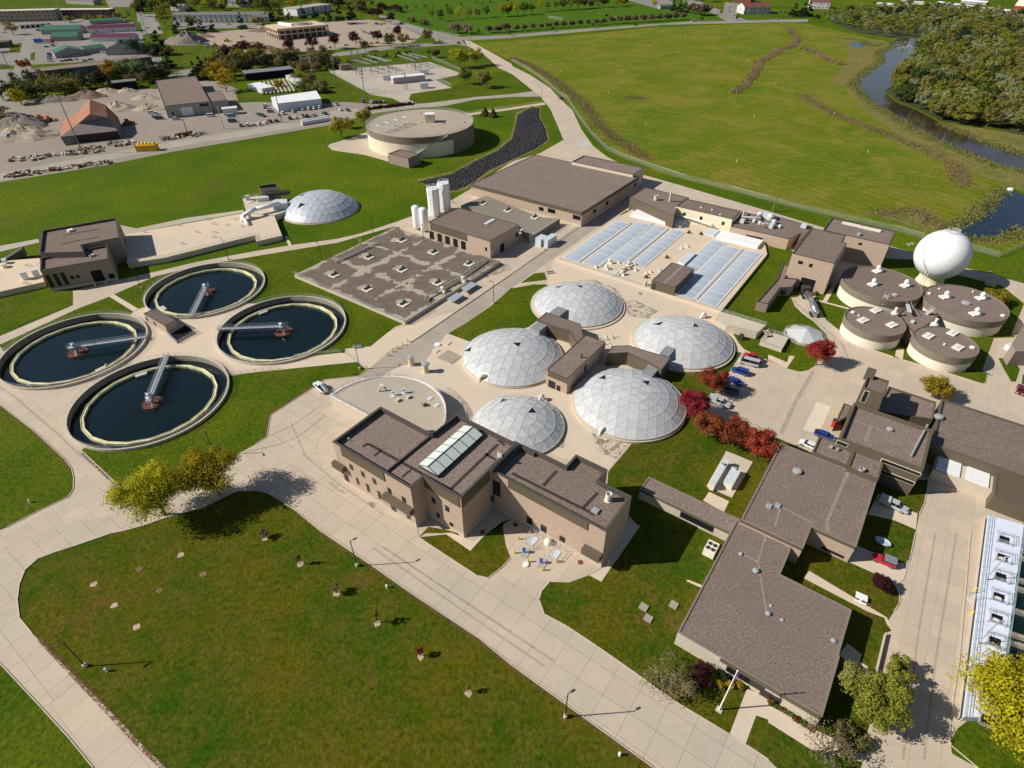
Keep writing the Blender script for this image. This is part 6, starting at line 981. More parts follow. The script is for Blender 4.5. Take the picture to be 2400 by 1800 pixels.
# ---------------- town and yard buildings ----------------
def far_box(name, label, tl, a, b, depth, h, roofm, wallm, over=0.3, gable_h=0.0, rows=0, cols=0, wm=None, cat='building', ridge_along=True, win=(1.4,1.4), group=None, side=1):
 """a, b: photo positions of the two near bottom corners"""
 A, B = TG(tl, [a, b]); d = B-A; L = d.length; d.normalize(); n_ = Vector((-d.y, d.x, 0)); c = (A+B)/2+n_*depth/2; t = thing(name, label, cat, (c.x, c.y, 0), group)
 P = [A, B, B+n_*depth, A+n_*depth]; wm_ = MB().wall(ccw(P), -.2, h); m = MB(); o = over
 Q = [A-d*o-n_*o, B+d*o-n_*o, B+d*o+n_*(depth+o), A-d*o+n_*(depth+o)]
 if gable_h:
  if ridge_along: r0 = (Q[0]+Q[3])/2; r1 = (Q[1]+Q[2])/2; order = (Q[0], Q[1], Q[2], Q[3])
  else: r0 = (Q[0]+Q[1])/2; r1 = (Q[3]+Q[2])/2; order = (Q[3], Q[0], Q[1], Q[2]); r0, r1 = (Q[3]+Q[2])/2,(Q[0]+Q[1])/2;
  z = Vector((0,0, h)); zr_ = Vector((0,0, h+gable_h))
  if ridge_along: m.add([Q[0]+z, Q[1]+z, r1+zr_, r0+zr_, Q[2]+z, Q[3]+z], [(0,1,2,3),(4,5,3,2)]); g = wm_; g.add([P[0]+z, P[3]+z, (P[0]+P[3])/2+zr_*.995], [(0,1,2)]); g.add([P[1]+z, P[2]+z, (P[1]+P[2])/2+zr_*.995], [(0,1,2)])
  else: m.add([Q[0]+z, Q[3]+z, r0+zr_, r1+zr_, Q[1]+z, Q[2]+z], [(1,0,3,2),(4,5,2,3)]); g = wm_; g.add([P[0]+z, P[1]+z, (P[0]+P[1])/2+zr_*.995], [(0,1,2)]); g.add([P[2]+z, P[3]+z, (P[2]+P[3])/2+zr_*.995], [(0,1,2)])
  m.build('roof', roofm, t)
 else: m.prism(Q, h, h+.35, bottom=True); m.build('roof', roofm, t)
 wm_.build('wall', wallm, t)
 for r in range(rows):
  for k in range(cols):
   c = A+d*(L*(k+.5)/cols)-n_*.04; z = h*(r+.45)/max(rows, 1)-win[1]/2+.3
   MB().box((c.x, c.y, z),(win[0], .12, win[1]), math.atan2(d.y, d.x)).build('window', wm or GLASS, t)
 return t
BRN = simple('dark_brown_siding', (0.13,0.10,0.085), .8, .1, .2); TANS = simple('tan_siding', (0.32,0.28,0.21), .8, .1, .2); WHS = simple('white_siding', (0.62,0.62,0.60), .7, .06); GRS = simple('grey_siding', (0.33,0.31,0.29), .8, .08, .3); NAVY = simple('navy_panel', (0.06,0.075,0.13), .5, .1); CRM = simple('cream_roof', (0.66,0.58,0.50), .7, .08); GRF = simple('grey_shingle', (0.17,0.16,0.165), .9, .15, .4); MRF = simple('maroon_shingle', (0.17,0.06,0.05), .9, .15, .4); SLF = simple('slate_metal', (0.20,0.20,0.23), .6, .1); TIM = simple('orange_shingle', (0.34,0.155,0.095), .9, .12, .5)
far_box('apartment_block', 'long tan apartment block with a sweeping cream roof edge, far west', '00', (-60,195),(500,180), 16,12, CRM, TANS, rows=3, cols=14)
far_box('apartment_block', 'tan and brown apartment block with a cream roof behind the green roofs', '00', (505,165),(965,160), 16,10, CRM, BRN, rows=3, cols=12)
far_box('garage_row', 'row of dark garages below the long tan apartment block', '00', (180,250),(400,235), 8,3.4, GRF, WHS, rows=1, cols=5, wm=BLACK, win=(3,2.4))
far_box('far_house', 'grey roofed house at the top edge behind the apartment blocks', '00', (575,30),(815,45), 14,5, GRF, GRS, gable_h=3)
far_box('green_roof_shed', 'small green roofed shed behind the purple roofs', '00', (790,215),(1065,200), 12,4, GREENR, TANS, gable_h=2)
far_box('green_roof_building', 'green roofed storage building farthest up the street', '00', (365,300),(690,292), 20,4.5, GREENR, GRS, gable_h=3.5)
far_box('green_roof_building', 'green roofed storage building in the middle of the green group', '00', (450,358),(675,350), 18,4, GREENR, GRS, gable_h=3.5)
far_box('purple_roof_building', 'white building under a long purple roof, the farther of two', '00', (770,290),(1180,270), 12,4.4, PURP, WHS, gable_h=3, rows=1, cols=3)
far_box('purple_roof_building', 'white building under a long purple roof, the nearer of two', '00', (790,360),(1165,355), 12,3.8, PURP, WHS, gable_h=3)
far_box('green_roof_workshop', 'low green roofed workshop wing with a gabled end and parked cars', '00', (485,505),(742,478), 20,4.2, GREENR, GRS, gable_h=3.5, ridge_along=False)
far_box('green_roof_workshop', 'low green roofed connecting wing between two gabled workshops', '00', (742,470),(925,445), 14,4.2, GREENR, GRS, gable_h=2)
far_box('green_roof_workshop', 'tallest green roofed workshop with a wide gabled end', '00', (922,480),(1180,470), 26,5.2, GREENR, GRS, gable_h=5, ridge_along=False)
far_box('store_building', 'long low shop with a navy wall and flat brown roof behind the tree belt', '00', (262,690),(1040,600), 16,5, ROOF, NAVY, rows=1, cols=10)
far_box('store_building', 'navy and brown flat shop wing at the end of the long shop', '00', (1040,590),(1325,552), 15,5.5, ROOF, NAVY)
far_box('salvage_shed', 'open fronted dark shed at the back of the dirt yard', '00', (995,790),(1200,768), 9,5.5, GRF, BLACK)
far_box('brick_shop', 'small dark roofed shop at the left edge by the street', '00', (-80,420),(90,410), 14,5, ROOFD, BRN)
t = building('warehouse', 'big grey corrugated warehouse with a brown flat roof and white roller door', TG('00', [(1342,695),(1690,655),(1812,872),(1418,915)], 7.4), 7.4, par=.2, wall=ribbed('grey_corrugated', (0.36,0.35,0.32), 1.2, .7, .12), rect=False)
opening(t, T('00', [(1630,1000)])[0], 7, .2,5, WHITE, GRS, 'door')
for px in [(1745,925),(1770,922),(1795,918)]: opening(t, T('00', [px])[0], 1.6,4.6,1.6)
opening(t, T('00', [(1498,985)])[0], 1.2,1.6,1.6)
t = building('warehouse_annex', 'lower annex of the grey warehouse', TG('00', [(1772,800),(1905,782),(1962,862),(1818,878)], 6.6), 6.6, par=.2, wall=ribbed('grey_corrugated_b', (0.34,0.33,0.30), 1.2, .7, .12), rect=False)
for px in [(1865,900),(1935,895)]: opening(t, T('00', [px])[0], 1.6,4.0,1.6)
far_box('site_trailer', 'white box trailer beside the warehouse annex', '00', (1935,998),(2060,985), 5,3.6, WHS, WHS)
cu = bpy.data.curves.new('lettering', 'FONT'); cu.body = 'Mixter'; cu.size = 4.2; cu.extrude = .05; cu.materials.append(WHITE); so_ = bpy.data.objects.new('s', cu); C.objects.link(so_); me_ = bpy.data.meshes.new_from_object(so_); bpy.data.objects.remove(so_); sg = bpy.data.objects.new('sign_lettering', me_); C.objects.link(sg)
st = [o for o in C.objects if o.name == 'store_building'][0]; A_, B_ = TG('00', [(262,690),(1040,600)]); d_ = (B_-A_).normalized(); sg.parent = st; q_ = A_+d_*3-Vector((-d_.y, d_.x, 0))*.35-Vector(st.location); sg.location = (q_.x, q_.y, 2.0); sg.rotation_euler = (PI/2,0, math.atan2(d_.y, d_.x))
P = [G(p) for p in T('00', [(570,1260),(660,1240),(1010,1205),(1120,1040)])]
def Z(px, z, tl='00'): return G(T(tl, [px])[0], z)
t = thing('salt_barn', 'steep barn with an orange shingle roof and wide dark opening in the dirt yard', 'barn', (P[2].x, P[2].y, 0)); L0, L1, R1_, R0_ = Z((520,1183), 4.5), Z((672,1070), 9), Z((1015,1130), 4.5), Z((930,1015), 9.6)
apex = Z((775,985), 13.5); apb = Z((775,858), 14); lb = Z((540,1050), 4.8); la = Z((680,960), 9); rb = Z((1020,1010), 4.8); ra = Z((910,905), 10)
m = MB(); m.add([L0, L1, la, lb], [(0,1,2,3)]); m.add([L1, apex, apb, la], [(0,1,2,3)]); m.add([apex, R0_, ra, apb], [(0,1,2,3)]); m.add([R0_, R1_, rb, ra], [(0,1,2,3)]); m.build('roof', TIM, t)
m = MB(); b0 = Z((570,1262), 0); b1_ = Z((665,1235), 0); b2_ = Z((1010,1200), 0); m.add([b0, b1_, Vector((L1.x, L1.y, 9)), L0], [(0,1,2,3)]); m.add([L0, L1, apex, R0_, R1_], [(0,1,2,3,4)]); m.add([Vector((b0.x, b0.y, 0)), Vector((b1_.x, b1_.y, 0)), Vector((b1_.x, b1_.y, 4.2)), L0], [(0,1,2,3)])
m.add([R1_, Vector((R1_.x, R1_.y, 0)), Vector((rb.x, rb.y, 0)), rb], [(0,1,2,3)]); m.build('wall', simple('barn_grey', (0.26,0.21,0.20), .9, .1, .3), t)
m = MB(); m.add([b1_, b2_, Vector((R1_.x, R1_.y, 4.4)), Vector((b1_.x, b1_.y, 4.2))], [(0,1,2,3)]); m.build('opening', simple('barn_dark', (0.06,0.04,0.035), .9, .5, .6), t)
far_box('nursery_shed', 'open timber store under a long slate roof beside the lumber rows', '10', (-80,700),(335,655), 13,5, SLF, BLACK)
m = MB(); A_, B_, C_, D_ = [G(p, .5) for p in T('10', [(0,720),(265,680),(335,790),(60,815)])]
for k in range(9):
 a = A_.lerp(B_, k/8); b = D_.lerp(C_, k/8); d = (b-a); m.box(((a.x+b.x)/2,(a.y+b.y)/2, .1),(d.length, 1.3,1.1), math.atan2(d.y, d.x))
tag(m.build('lumber_stack', simple('lumber', (0.42,0.36,0.24), .9, .4, .8)), 'rows of stacked pale lumber in front of the slate roofed store', 'lumber', kind='stuff')
far_box('poly_tunnel', 'narrow white roofed side shed along the lumber rows', '10', (265,690),(370,745), 5,3, PALE, PALE); far_box('poly_tunnel', 'white sheeted shed on the near side of the lumber rows', '10', (-60,770),(60,810), 9,3.2, WHITE, WHS)
t = building('white_shed', 'long white metal shed with a white roof behind a row of cars', TG('10', [(128,838),(520,782),(562,852),(188,893)], 5.5), 5.5, par=.05, capw=.1, roof=WHITE, wall=ribbed('white_metal_wall', (.62, .64, .68), 1, .5, .08), cap=WHITE, rect=False)
OFW = simple('office_cream', (0.60,0.47,0.33), .8, .1)
P_ = ortho(TG('10', [(200,345),(630,305)])); A_, B_ = TG('10', [(205,348),(632,305)]); d = (B_-A_).normalized(); n_ = Vector((-d.y, d.x, 0)); L = (B_-A_).length; t = thing('gutted_office', 'half gutted two storey cream office with empty window bays on the building site', 'building', (A_.x, A_.y, 0)); D_ = 40
Pp = [A_, B_, B_+n_*D_, A_+n_*D_]
for z0, z1, nm in ((4.2,5.2, 'floor_band'),(8.2,10.4, 'roof_band')): MB().prism(ccw(Pp), z0, z1, bottom=True).build(nm, OFW, t)
m = MB()
for k in range(9): p = A_+d*(L*k/8); m.box((p.x, p.y, 0),(1.0,1.0,10.3), math.atan2(d.y, d.x))
for k in range(6): p = A_+n_*(D_*k/5); m.box((p.x, p.y, 0),(1.0,1.0,10.3), math.atan2(d.y, d.x)); p = B_+n_*(D_*k/5); m.box((p.x, p.y, 0),(1,1,10.3), math.atan2(d.y, d.x))
m.build('frame_columns', OFW, t); MB().wall(ccw([A_+d*2+n_*2, B_-d*2+n_*2, B_-d*2+n_*(D_-2), A_+d*2+n_*(D_-2)]), 0,8.3).build('core', simple('office_glass', (.05, .07, .06), .3, .3), t)
c_ = A_+d*L*.62+n_*D_*.5; m = MB(); m.lathe((c_.x, c_.y, 10.4), [(11,0),(11, .8),(7, .8),(7,1.6),(0.1,1.7)], 32); m.build('roof_drum', CONCG, t); c_ = A_+d*L*.3+n_*D_*.55; MB().box((c_.x, c_.y, 10.4),(2.5,24,2.5), math.atan2(d.y, d.x)+.3).build('roof_units', WHITE, t)
APR = simple('pink_grey_roof', (0.40,0.33,0.32), .9, .1, .2)
far_box('white_apartment', 'white apartment block with a pinkish roof behind the gutted office', '10', (362,140),(660,95), 26,8, APR, WHS, rows=3, cols=8); far_box('white_house', 'grey roofed white house at the edge of the building site', '10', (-10,195),(115,190), 16,6, GRF, WHS, gable_h=3, rows=2, cols=3)
far_box('long_apartment', 'long three storey white apartment block with a grey roof facing the spruces', '00', (1505,195),(2290,188), 14,8, GRF, WHS, gable_h=2.5, rows=3, cols=18); far_box('white_house', 'white house with a green grey roof at the top edge', '00', (1940,60),(2145,62), 18,6, GRF, WHS, gable_h=4, rows=2, cols=4); far_box('white_house', 'white gabled house between large trees at the top edge', '00', (1480,90),(1590,95), 12,5, GRF, WHS, gable_h=3, rows=1, cols=3)
far_box('green_hut', 'small park hut with a green roof beside the soccer field', '20', (1280,80),(1385,76), 8,3.4, GREENR, GRS, gable_h=1.6); far_box('tudor_house', 'maroon roofed white and brick apartment house by the junction', '20', (2000,125),(2230,120), 24,8, MRF, simple('tudor_wall', (.55, .50, .48), .8, .4, .25), gable_h=4, rows=2, cols=6, wm=MRF); far_box('tudor_house', 'maroon roofed white apartment house across the parking rows', '30', (350,75),(525,80), 22,8, MRF, simple('tudor_wall_b', (.55, .50, .48), .8, .4, .25), gable_h=4, rows=2, cols=5, wm=MRF); far_box('tudor_house', 'maroon roofed house cut by the top edge', '20', (1900,15),(2060,25), 18,7, MRF, MRF, gable_h=3)
for tl, a, b, D, w in [('30', (1355,60),(1450,75), 10, 'nearest the caravans'),('30', (1440,45),(1790,92), 12, 'the longest white one'),('30', (1660,30),(1880,45), 12, 'behind the longest one'),('30', (1815,95),(1900,105), 8, 'first of the low row'),('30', (1905,100),(1995,115), 8, 'middle of the low row'),('30', (2000,115),(2090,124), 8, 'last of the low row'),('30', (2095,118),(2180,130), 8, 'beside the red barn')]: far_box('livestock_shed', 'long white roofed shed at the horizon, '+w, tl, a, b, D, 3.2, WHITE, GRS, gable_h=1.5, group='white roofed sheds')
far_box('red_barn', 'red barn with a big cream roof in the far corner', '30', (2115,95),(2330,110), 26,6, CREAM, simple('barn_red', (.45, .03, .03), .8, .1), gable_h=8)
for k, (a, b) in enumerate([((930,45),(1000,52)),((1010,50),(1100,58)),((1170,50),(1220,55)),((1240,35),(1340,40)),((1140,20),(1200,22))]): far_box('caravan', 'white caravan parked beyond the river trees, '+['outermost one', 'next to the outermost', 'short one in the middle', 'wide one near the sheds', 'one cut off by the treetops'][k], '30', a, b, 5,3, WHITE, WHS, cat='caravan', group='white caravans', rows=1, cols=3, win=(1, .8))
# ---------------- substation ----------------
STM = simple('substation_steel', (.27, .28, .29), .5, .1, metal=.2)
def gantry(tl, a, b, h, label):
 A_, B_ = TG(tl, [a, b]); t = thing('substation_gantry', label, 'gantry', (A_.x, A_.y, 0), 'substation gantries'); d = B_-A_; m = MB()
 for p in (A_, (A_+B_)/2, B_): m.tube(p, p+Vector((0,0, h)), .28,4)
 m.build('columns', STM, t); m = MB(); m.tube(A_+Vector((0,0, h)), B_+Vector((0,0, h)), .35,4)
 for k in range(6): p = A_.lerp(B_, k/5)+Vector((0,0, h)); m.tube(p-Vector((0,0,1.4)), p+Vector((0,0, .2)), .22,5)
 m.build('beam', STM, t)
for i, (a, b) in enumerate([((840,600),(1000,640)),((920,580),(1060,630)),((975,560),(1150,620)),((1020,570),(1180,610)),((1230,560),(1380,610)),((1270,540),(1430,590)),((1330,540),(1490,580))]): gantry('10', a, b, 7.5, 'grey steel substation gantry, '+['nearest the brown fence box', 'second in the line', 'third in the line', 'beside the first transformer', 'first behind the pink block', 'second behind the pink block', 'last before the tall mast'][i])
for i, (px, h) in enumerate([((905,640), 19),((850,620), 17),((1420,590), 22),((1375,600), 22),((1300,780), 12)]):
 p = TG('10', [px])[0]; t = thing('lattice_mast', 'lattice steel mast in the substation, '+['taller one near the brown fence box', 'slightly shorter one near the brown fence box', 'tallest beside the last gantry', 'tall one behind the pink block', 'short one before the pink block'][i], 'mast', (p.x, p.y, 0), 'lattice masts'); m = MB()
 for a in range(4): x, y = ((-1,-1),(1,-1),(1,1),(-1,1))[a]; m.tube((p.x+x, p.y+y, 0),(p.x+x*.25, p.y+y*.25, h), .12,4)
 for k in range(6): z = h*k/6; s_ = 1-.75*k/6; s2_ = 1-.75*(k+1)/6; m.tube((p.x-s_, p.y-s_, z),(p.x+s2_, p.y-s2_, z+h/6), .07,4); m.tube((p.x+s_, p.y+s_, z),(p.x-s2_, p.y+s2_, z+h/6), .07,4)
 m.build('lattice', STM, t); m = MB()
 for z in (h*.7, h*.85): m.tube((p.x-3, p.y, z),(p.x+3, p.y, z), .13,4)
 m.build('cross_arm', STM, t)
for i, px in enumerate([(1135,690),(1455,640),(1455,760)]):
 p = TG('10', [px])[0]; t = thing('transformer', 'pale transformer with ribbed sides, '+['at the end of the pink block', 'behind the pink block', 'in front of the pink block'][i], 'transformer', (p.x, p.y, 0), 'substation transformers'); MB().box((p.x, p.y, .3),(6,4,3.6), .1).build('tank', PALE, t); m = MB()
 for k in range(5): m.box((p.x-2.4+k*1.2, p.y-2.3, .6),(.5, .8,2.8), .1)
 m.build('radiators', WHITE, t); m = MB()
 for k in range(3): m.tube((p.x-1.5+k*1.5, p.y, 3.9),(p.x-1.8+k*1.8, p.y, 5.6), .18,6)
 m.build('bushings', GRS, t)
t = building('switch_block', 'long pink grey switch house with a white roof in the substation', TG('10', [(1158,660),(1200,650),(1465,632),(1468,640),(1190,676)], 5), 4.5, par=.05, capw=.1, roof=WHITE, wall=simple('pinkish_block', (.46, .38, .38), .8, .05), cap=WHITE, rect=False) if False else far_box('switch_block', 'long pink grey switch house with a white roof in the substation', '10', (1190,728),(1465,700), 7,4.2, WHITE, simple('pinkish_block', (.46, .38, .38), .8, .05))
far_box('brown_enclosure', 'square brown enclosure at the substation corner', '10', (735,612),(825,605), 9,3.6, BRN, simple('brown_box', (.24, .17, .12), .9, .05))
m = MB()
for k in range(26): p = TG('10', [(random.uniform(830,1500), random.uniform(590,650))])[0]; m.tube(p, p+Vector((0,0,3.2)), .12,4); m.box((p.x, p.y, 3.1),(2.4, .3, .3), random.uniform(0,1.5)); m.tube(p+Vector((.9,0,3.2)), p+Vector((.9,0,4.4)), .1,4)
tag(m.build('switchgear_field', STM), 'dense low field of grey switches and insulators in the substation', 'switchgear', kind='stuff')
# ---------------- utility poles, tall lights ----------------
def upole(px, tl, h, label, wood=True, arms=2, base=True):
 p = TG(tl, [px])[0]; t = thing('utility_pole', label, 'utility pole', (p.x, p.y, 0), 'utility poles'); MB().lathe((p.x, p.y, 0), [(.3,0),(.2, h)], 7).build('pole', simple('weathered_wood', (.20, .15, .115), .9, .2) if wood else GALV, t); m = MB()
 for k in range(arms): z = h-.6-k*2.2; m.box((p.x, p.y, z),(3.4, .22, .22), .9)
 if arms: m.build('cross_arm', GALV, t)
for px, tl, h, w, wd, a in [((960,960), '10', 25, 'on the service road verge by the reservoir trees', True, 3),((703,780), '10', 23, 'on the embankment west of the substation', True, 3),((490,655), '10', 23, 'pale steel, above the nursery', False, 0),((225,1060), '10', 21, 'beside the white shed cars', True, 0),((720,1330), '00', 28, 'tall leaning, in front of the orange barn', True, 0),((1625,1165), '00', 9, 'short brown, by the rusty drums', True, 0),((1935,1115), '00', 13, 'pale, near the parked cars of the warehouse', False, 0),((1850,520), '10', 26, 'tall pale steel, beside the two big autumn trees', False, 1),((1245,190), '10', 14, 'at the road bend', True, 1),((1205,180), '10', 14, 'left of another at the road bend', True, 1),((1455,240), '10', 15, 'along the sports park fence', True, 1),((1520,290), '10', 15, 'second along the sports park fence', True, 1),((1690,310), '10', 12, 'third along the sports park fence', True, 0),((1628,290), '10', 13, 'thin, by the park gate', True, 0),((1575,590), '00', 22, 'dark, at the edge of the green square', True, 0),((570,215), '00', 26, 'white floodlight mast by the apartment block', False, 2),((40,355), '31', 8, 'thin grey, on the mown strip north of the gallery', True, 0),((1650,160), '30', 15, 'thin, beyond the river wood', True, 0),((440,130), '30', 14, 'by the Tudor parking rows', True, 0),((1270,300), '00', 16, 'along the town street', True, 1),((65,560), '00', 11, 'yellow sign pole at the street corner', True, 0)]: upole(px, tl, h, ('utility pole ' if 'mast' not in w else 'pole ')+w.replace('Tudor', 'maroon roofed house'), wd, a)
m = MB()
def wire(a, b, ha, hb, ta='10', tb='10'):
 p = TG(ta, [a])[0]+Vector((0,0, ha)); q = TG(tb, [b])[0]+Vector((0,0, hb))
 pv = p
 for k in range(1,9): f_ = k/8; c = p.lerp(q, f_); c.z -= 4*f_*(1-f_)*2; m.tube(pv, c, .035,3, cap=False); pv = c
for o in (-.6,-2.8): wire((960,960),(703,780), 25+o, 23+o); wire((703,780),(610,640), 23+o, 22+o); wire((960,960),(1300,780), 25+o, 12)
wire((1850,520),(1690,310), 24,12); tag(m.build('overhead_wires', DKMET), 'thin dark overhead wires strung between the poles', 'wires', kind='stuff')
# ---------------- fences ----------------
FEN = N('chain_link'); FEN.out((0.45,0.47,0.46), .6); FEN.b.inputs['Alpha'].default_value = .16; FEN = FEN.m
def fence(parts_, h, label, name='chain_link_fence', sp=5):
 pts = parts_; t = thing(name, label, 'fence', (pts[0].x, pts[0].y, 0), 'chain link fences'); m = MB()
 for a, b in zip(pts, pts[1:]):
  k = max(1, round((b-a).length/sp))
  for i in range(k): p = a.lerp(b, i/k); m.tube(p, p+Vector((0,0, h)), .06,4)
  m.tube(a+Vector((0,0, h)), b+Vector((0,0, h)), .035,3)
 m.build('posts', GALV, t); MB().wall(pts, .05, h, closed=False).build('mesh_panels', FEN, t)
fence(t_('20', [(0,530),(150,610),(300,720),(410,820),(470,850),(560,990),(680,1160),(820,1300),(1000,1380),(1250,1470),(1500,1550),(1900,1650)], '31', [(0,262),(300,340),(600,405),(1100,520),(1330,585),(1700,670),(2000,750),(2240,640)]), 2.2, 'chain link fence winding between the works road and the wild field')
fence(t_('10', [(630,620),(1000,820),(1280,810)]), 2.4, 'chain link fence on the west side of the substation'); fence(t_('10', [(1520,510),(1780,620),(1750,680),(1570,700),(1690,750)]), 2.4, 'chain link fence on the east side of the substation'); fence(t_('10', [(1110,150),(1300,215),(1500,275),(1760,320)]), 2.0, 'chain link fence along the sports park road')
def goal(px, tl, label): p = TG(tl, [px])[0]; m = MB(); m.tube((p.x-3.6, p.y, 0),(p.x-3.6, p.y, 2.4), .12,4); m.tube((p.x+3.6, p.y, 0),(p.x+3.6, p.y, 2.4), .12,4); m.tube((p.x-3.6, p.y, 2.4),(p.x+3.6, p.y, 2.4), .12,4); m.tube((p.x-3.6, p.y, 2.4),(p.x-3.6, p.y+2,0), .07,4); m.tube((p.x+3.6, p.y, 2.4),(p.x+3.6, p.y+2,0), .07,4); tag(m.build('soccer_goal', WHITE), label, 'goal', 'soccer goals')
goal((1170,160), '20', 'white soccer goal on the striped park field near the tree row'); goal((780,190), '20', 'white soccer goal close to the road'); goal((835,85), '20', 'white soccer goal under the tall tree row'); goal((1815,50), '10', 'white soccer goal at the far park edge')
for i, px in enumerate([(680,105),(760,122),(888,152)]): p = TG('20', [px])[0]; tag(MB().box((p.x, p.y, .4),(4, .6, .3), .1).build('park_bench', WHITE), 'white bench at the soccer field, '+['by the tree row', 'in the middle', 'nearest the pink trees'][i], 'bench', 'park benches')
fence(t_('20', [(310,160),(435,178)]), 3.0, 'tall white ball fence on the park field')
for i, (px, tl) in enumerate([((523,435), '20'),((418,620), '20'),((832,812), '20'),((1187,402), '20'),((1500,325), '20'),((1890,275), '20'),((1543,770), '20'),((2043,528), '20'),((1158,1082), '20'),((1940,1405), '20'),((2093,1018), '20'),((570,990), '30'),((860,1322), '30'),((65,725), '30'),((378,295), '30'),((345,232), '30'),((117,205), '30'),((248,392), '20'),((65,440), '30'),((1250,240), '20')]):
 p = TG(tl, [px])[0]; tag(MB().lathe((p.x, p.y, 0), [(.12,0),(.12,1.6),(.06,1.7)], 6).build('gas_well', WHITE), 'small white vent pipe standing in the wild field', 'vent pipe', 'vent pipes in the wild field')
p = TG('20', [(425,858)])[0]; t = thing('meter_station', 'small fenced meter box beside the gate road', 'meter', (p.x, p.y, 0)); MB().box((p.x, p.y, 0),(2.2,1.6,1.6), .3).build('cabinet', DKMET, t); m = MB(); rail_line(m, [(p.x-3, p.y-2),(p.x+3, p.y-2),(p.x+3, p.y+2),(p.x-3, p.y+2),(p.x-3, p.y-2)], 0, hh=(.6,1.2)); m.build('guard_rail', GALV, t)
p = TG('31', [(2093,168)])[0]; tag(MB().lathe((p.x, p.y, .05), [(1.5,0),(1.2, .8),(.2,1.1)], 12).build('pond_aerator', WHS), 'pale float at the corner of the dark blue pond', 'float')
for i, px in enumerate([(1215,638),(1245,632)]): p = TG('31', [px])[0]; tag(MB().box((p.x, p.y, 0),(1.8,1.5, .2), PHI).build('concrete_pad', CONCG), 'pale square pad on the grass by the back fence, '+('left' if i == 0 else 'right')+' one', 'pad', 'pads by the back fence')
# ---------------- heaps and yard clutter ----------------
def heap(name, tl, px, rx, ry, h, mat, label, ang=0.0, cat='heap'):
 p = TG(tl, [px])[0]; rnd = random.Random(hash(label) % 997 if False else len(label)*7+int(px[0])); m = MB(); nr, na = 7,22; V = [(p.x, p.y, h)]; ph = [rnd.uniform(0,6) for _ in range(4)]
 for r in range(1, nr+1):
  for a in range(na):
   t_ = 2*PI*a/na; f_ = r/nr; k = 1+.12*math.sin(3*t_+ph[0])+.08*math.sin(5*t_+ph[1]); x = rx*f_*k*math.cos(t_); y = ry*f_*k*math.sin(t_); z = h*max(0,(1-f_))**.9*(1+.15*math.sin(4*t_+ph[2]+r))
   z += rnd.uniform(-.08, .08)*h if r < nr else 0; V.append((p.x+x*math.cos(ang)-y*math.sin(ang), p.y+x*math.sin(ang)+y*math.cos(ang), max(0, z) if r < nr else 0))
 F = [(0,1+a, 1+(a+1) % na) for a in range(na)]
 for r in range(nr-1):
  for a in range(na): b = (a+1) % na; o = 1+r*na; F.append((o+a, o+na+a, o+na+b, o+b))
 m.add(V, F); return tag(m.build(name, mat), label, cat, 'heaps of loose material')
GRV = gravel('heap_grey', (.20, .17, .15), .4); SAND = gravel('heap_tan', (.42, .34, .25), .3); BRNH = gravel('heap_brown', (.22, .15, .11), .5)
for tl, px, rx, ry, h, mt, w in [('00', (1620,370), 22,18,11, GRV, 'large grey cone of gravel on the building site'),('00', (755,835), 15,9,5, BRNH, 'dark brown heap against the tree belt'),('00', (480,870), 16,7,4, GRV, 'long grey heap behind the yellow bush'),('00', (200,1080), 18,11,6.5, GRV, 'rounded grey heap beside the orange loaders'),('00', (210,1180), 20,14,7, SAND, 'broad tan heap of rubble at the yard edge'),('00', (1000,940), 15,10,4.5, SAND, 'pale gravel heap behind the orange barn'),('00', (1290,945), 11,6,4, SAND, 'gravel heap against the warehouse wall'),('00', (1270,855), 11,5,3.5, SAND, 'second gravel heap against the warehouse wall'),('00', (1100,795), 9,4,3, SAND, 'small tan heap before the open shed'),('00', (930,795), 12,5,3, SAND, 'broken pale heap at the end of the tree belt'),('10', (110,440), 16,8,5, BRNH, 'brown brush heap on the building site'),('10', (70,270), 18,9,4, BRNH, 'rubble heap beside the gutted office'),('00', (1760,320), 14,7,4, BRNH, 'brown heap beside the gravel cone')]: heap('loose_heap', tl, px, rx, ry, h, mt, w)
ORG = simple('orange_paint', (.60, .20, .03), .5, .15)
def machine(tl, px, rz, label, mat=ORG, name='loader'):
 p = TG(tl, [px])[0]; t = thing(name, label, 'machine', (p.x, p.y, 0), 'yard machines', rz); MB().box((0,0, .9),(4.5,2.2,1.2)).box((.3,0,2.1),(1.6,1.8,1.5)).build('body', mat, t, local=True)
 for x, y in ((-1.5,-1.2),(-1.5,1.2),(1.5,-1.2),(1.5,1.2)): m = MB(); m.tube((x, y-.25, .8),(x, y+.25, .8), .8,12); m.build('wheel', DKMET, t, local=True)
 m = MB(); m.tube((2.2,-.8,1.4),(4,-.8, .6), .15,5); m.tube((2.2, .8,1.4),(4, .8, .6), .15,5); m.box((4.3,0, .1),(.9,2.6,1.1)); m.build('bucket', mat, t, local=True)
for tl, px, rz, w, mt in [('00', (350,1040), .2, 'orange wheel loader beside the rounded grey heap', ORG),('00', (420,1050), 1.0, 'second orange wheel loader close beside the first', ORG),('00', (1105,1080), 1.3, 'rusty loader in the shadow of the barn', RUST),('10', (110,255), .5, 'orange digger on the rubble near the gutted office', ORG),('00', (1860,405), .2, 'orange machine by the green square', ORG),('00', (1960,360), .1, 'yellow digger on the building site', YEL)]: machine(tl, px, rz, w, mt)
t = thing('yellow_skip', 'yellow orange steel bin with yellow drums on top along the yard road', 'skip', TG('00', [(1280,1290)])[0]); p = TG('00', [(1280,1300)])[0]; MB().box((p.x, p.y, .2),(11,4,3), .12).build('bin', simple('amber_steel', (.62, .33, .02), .6, .1), t)
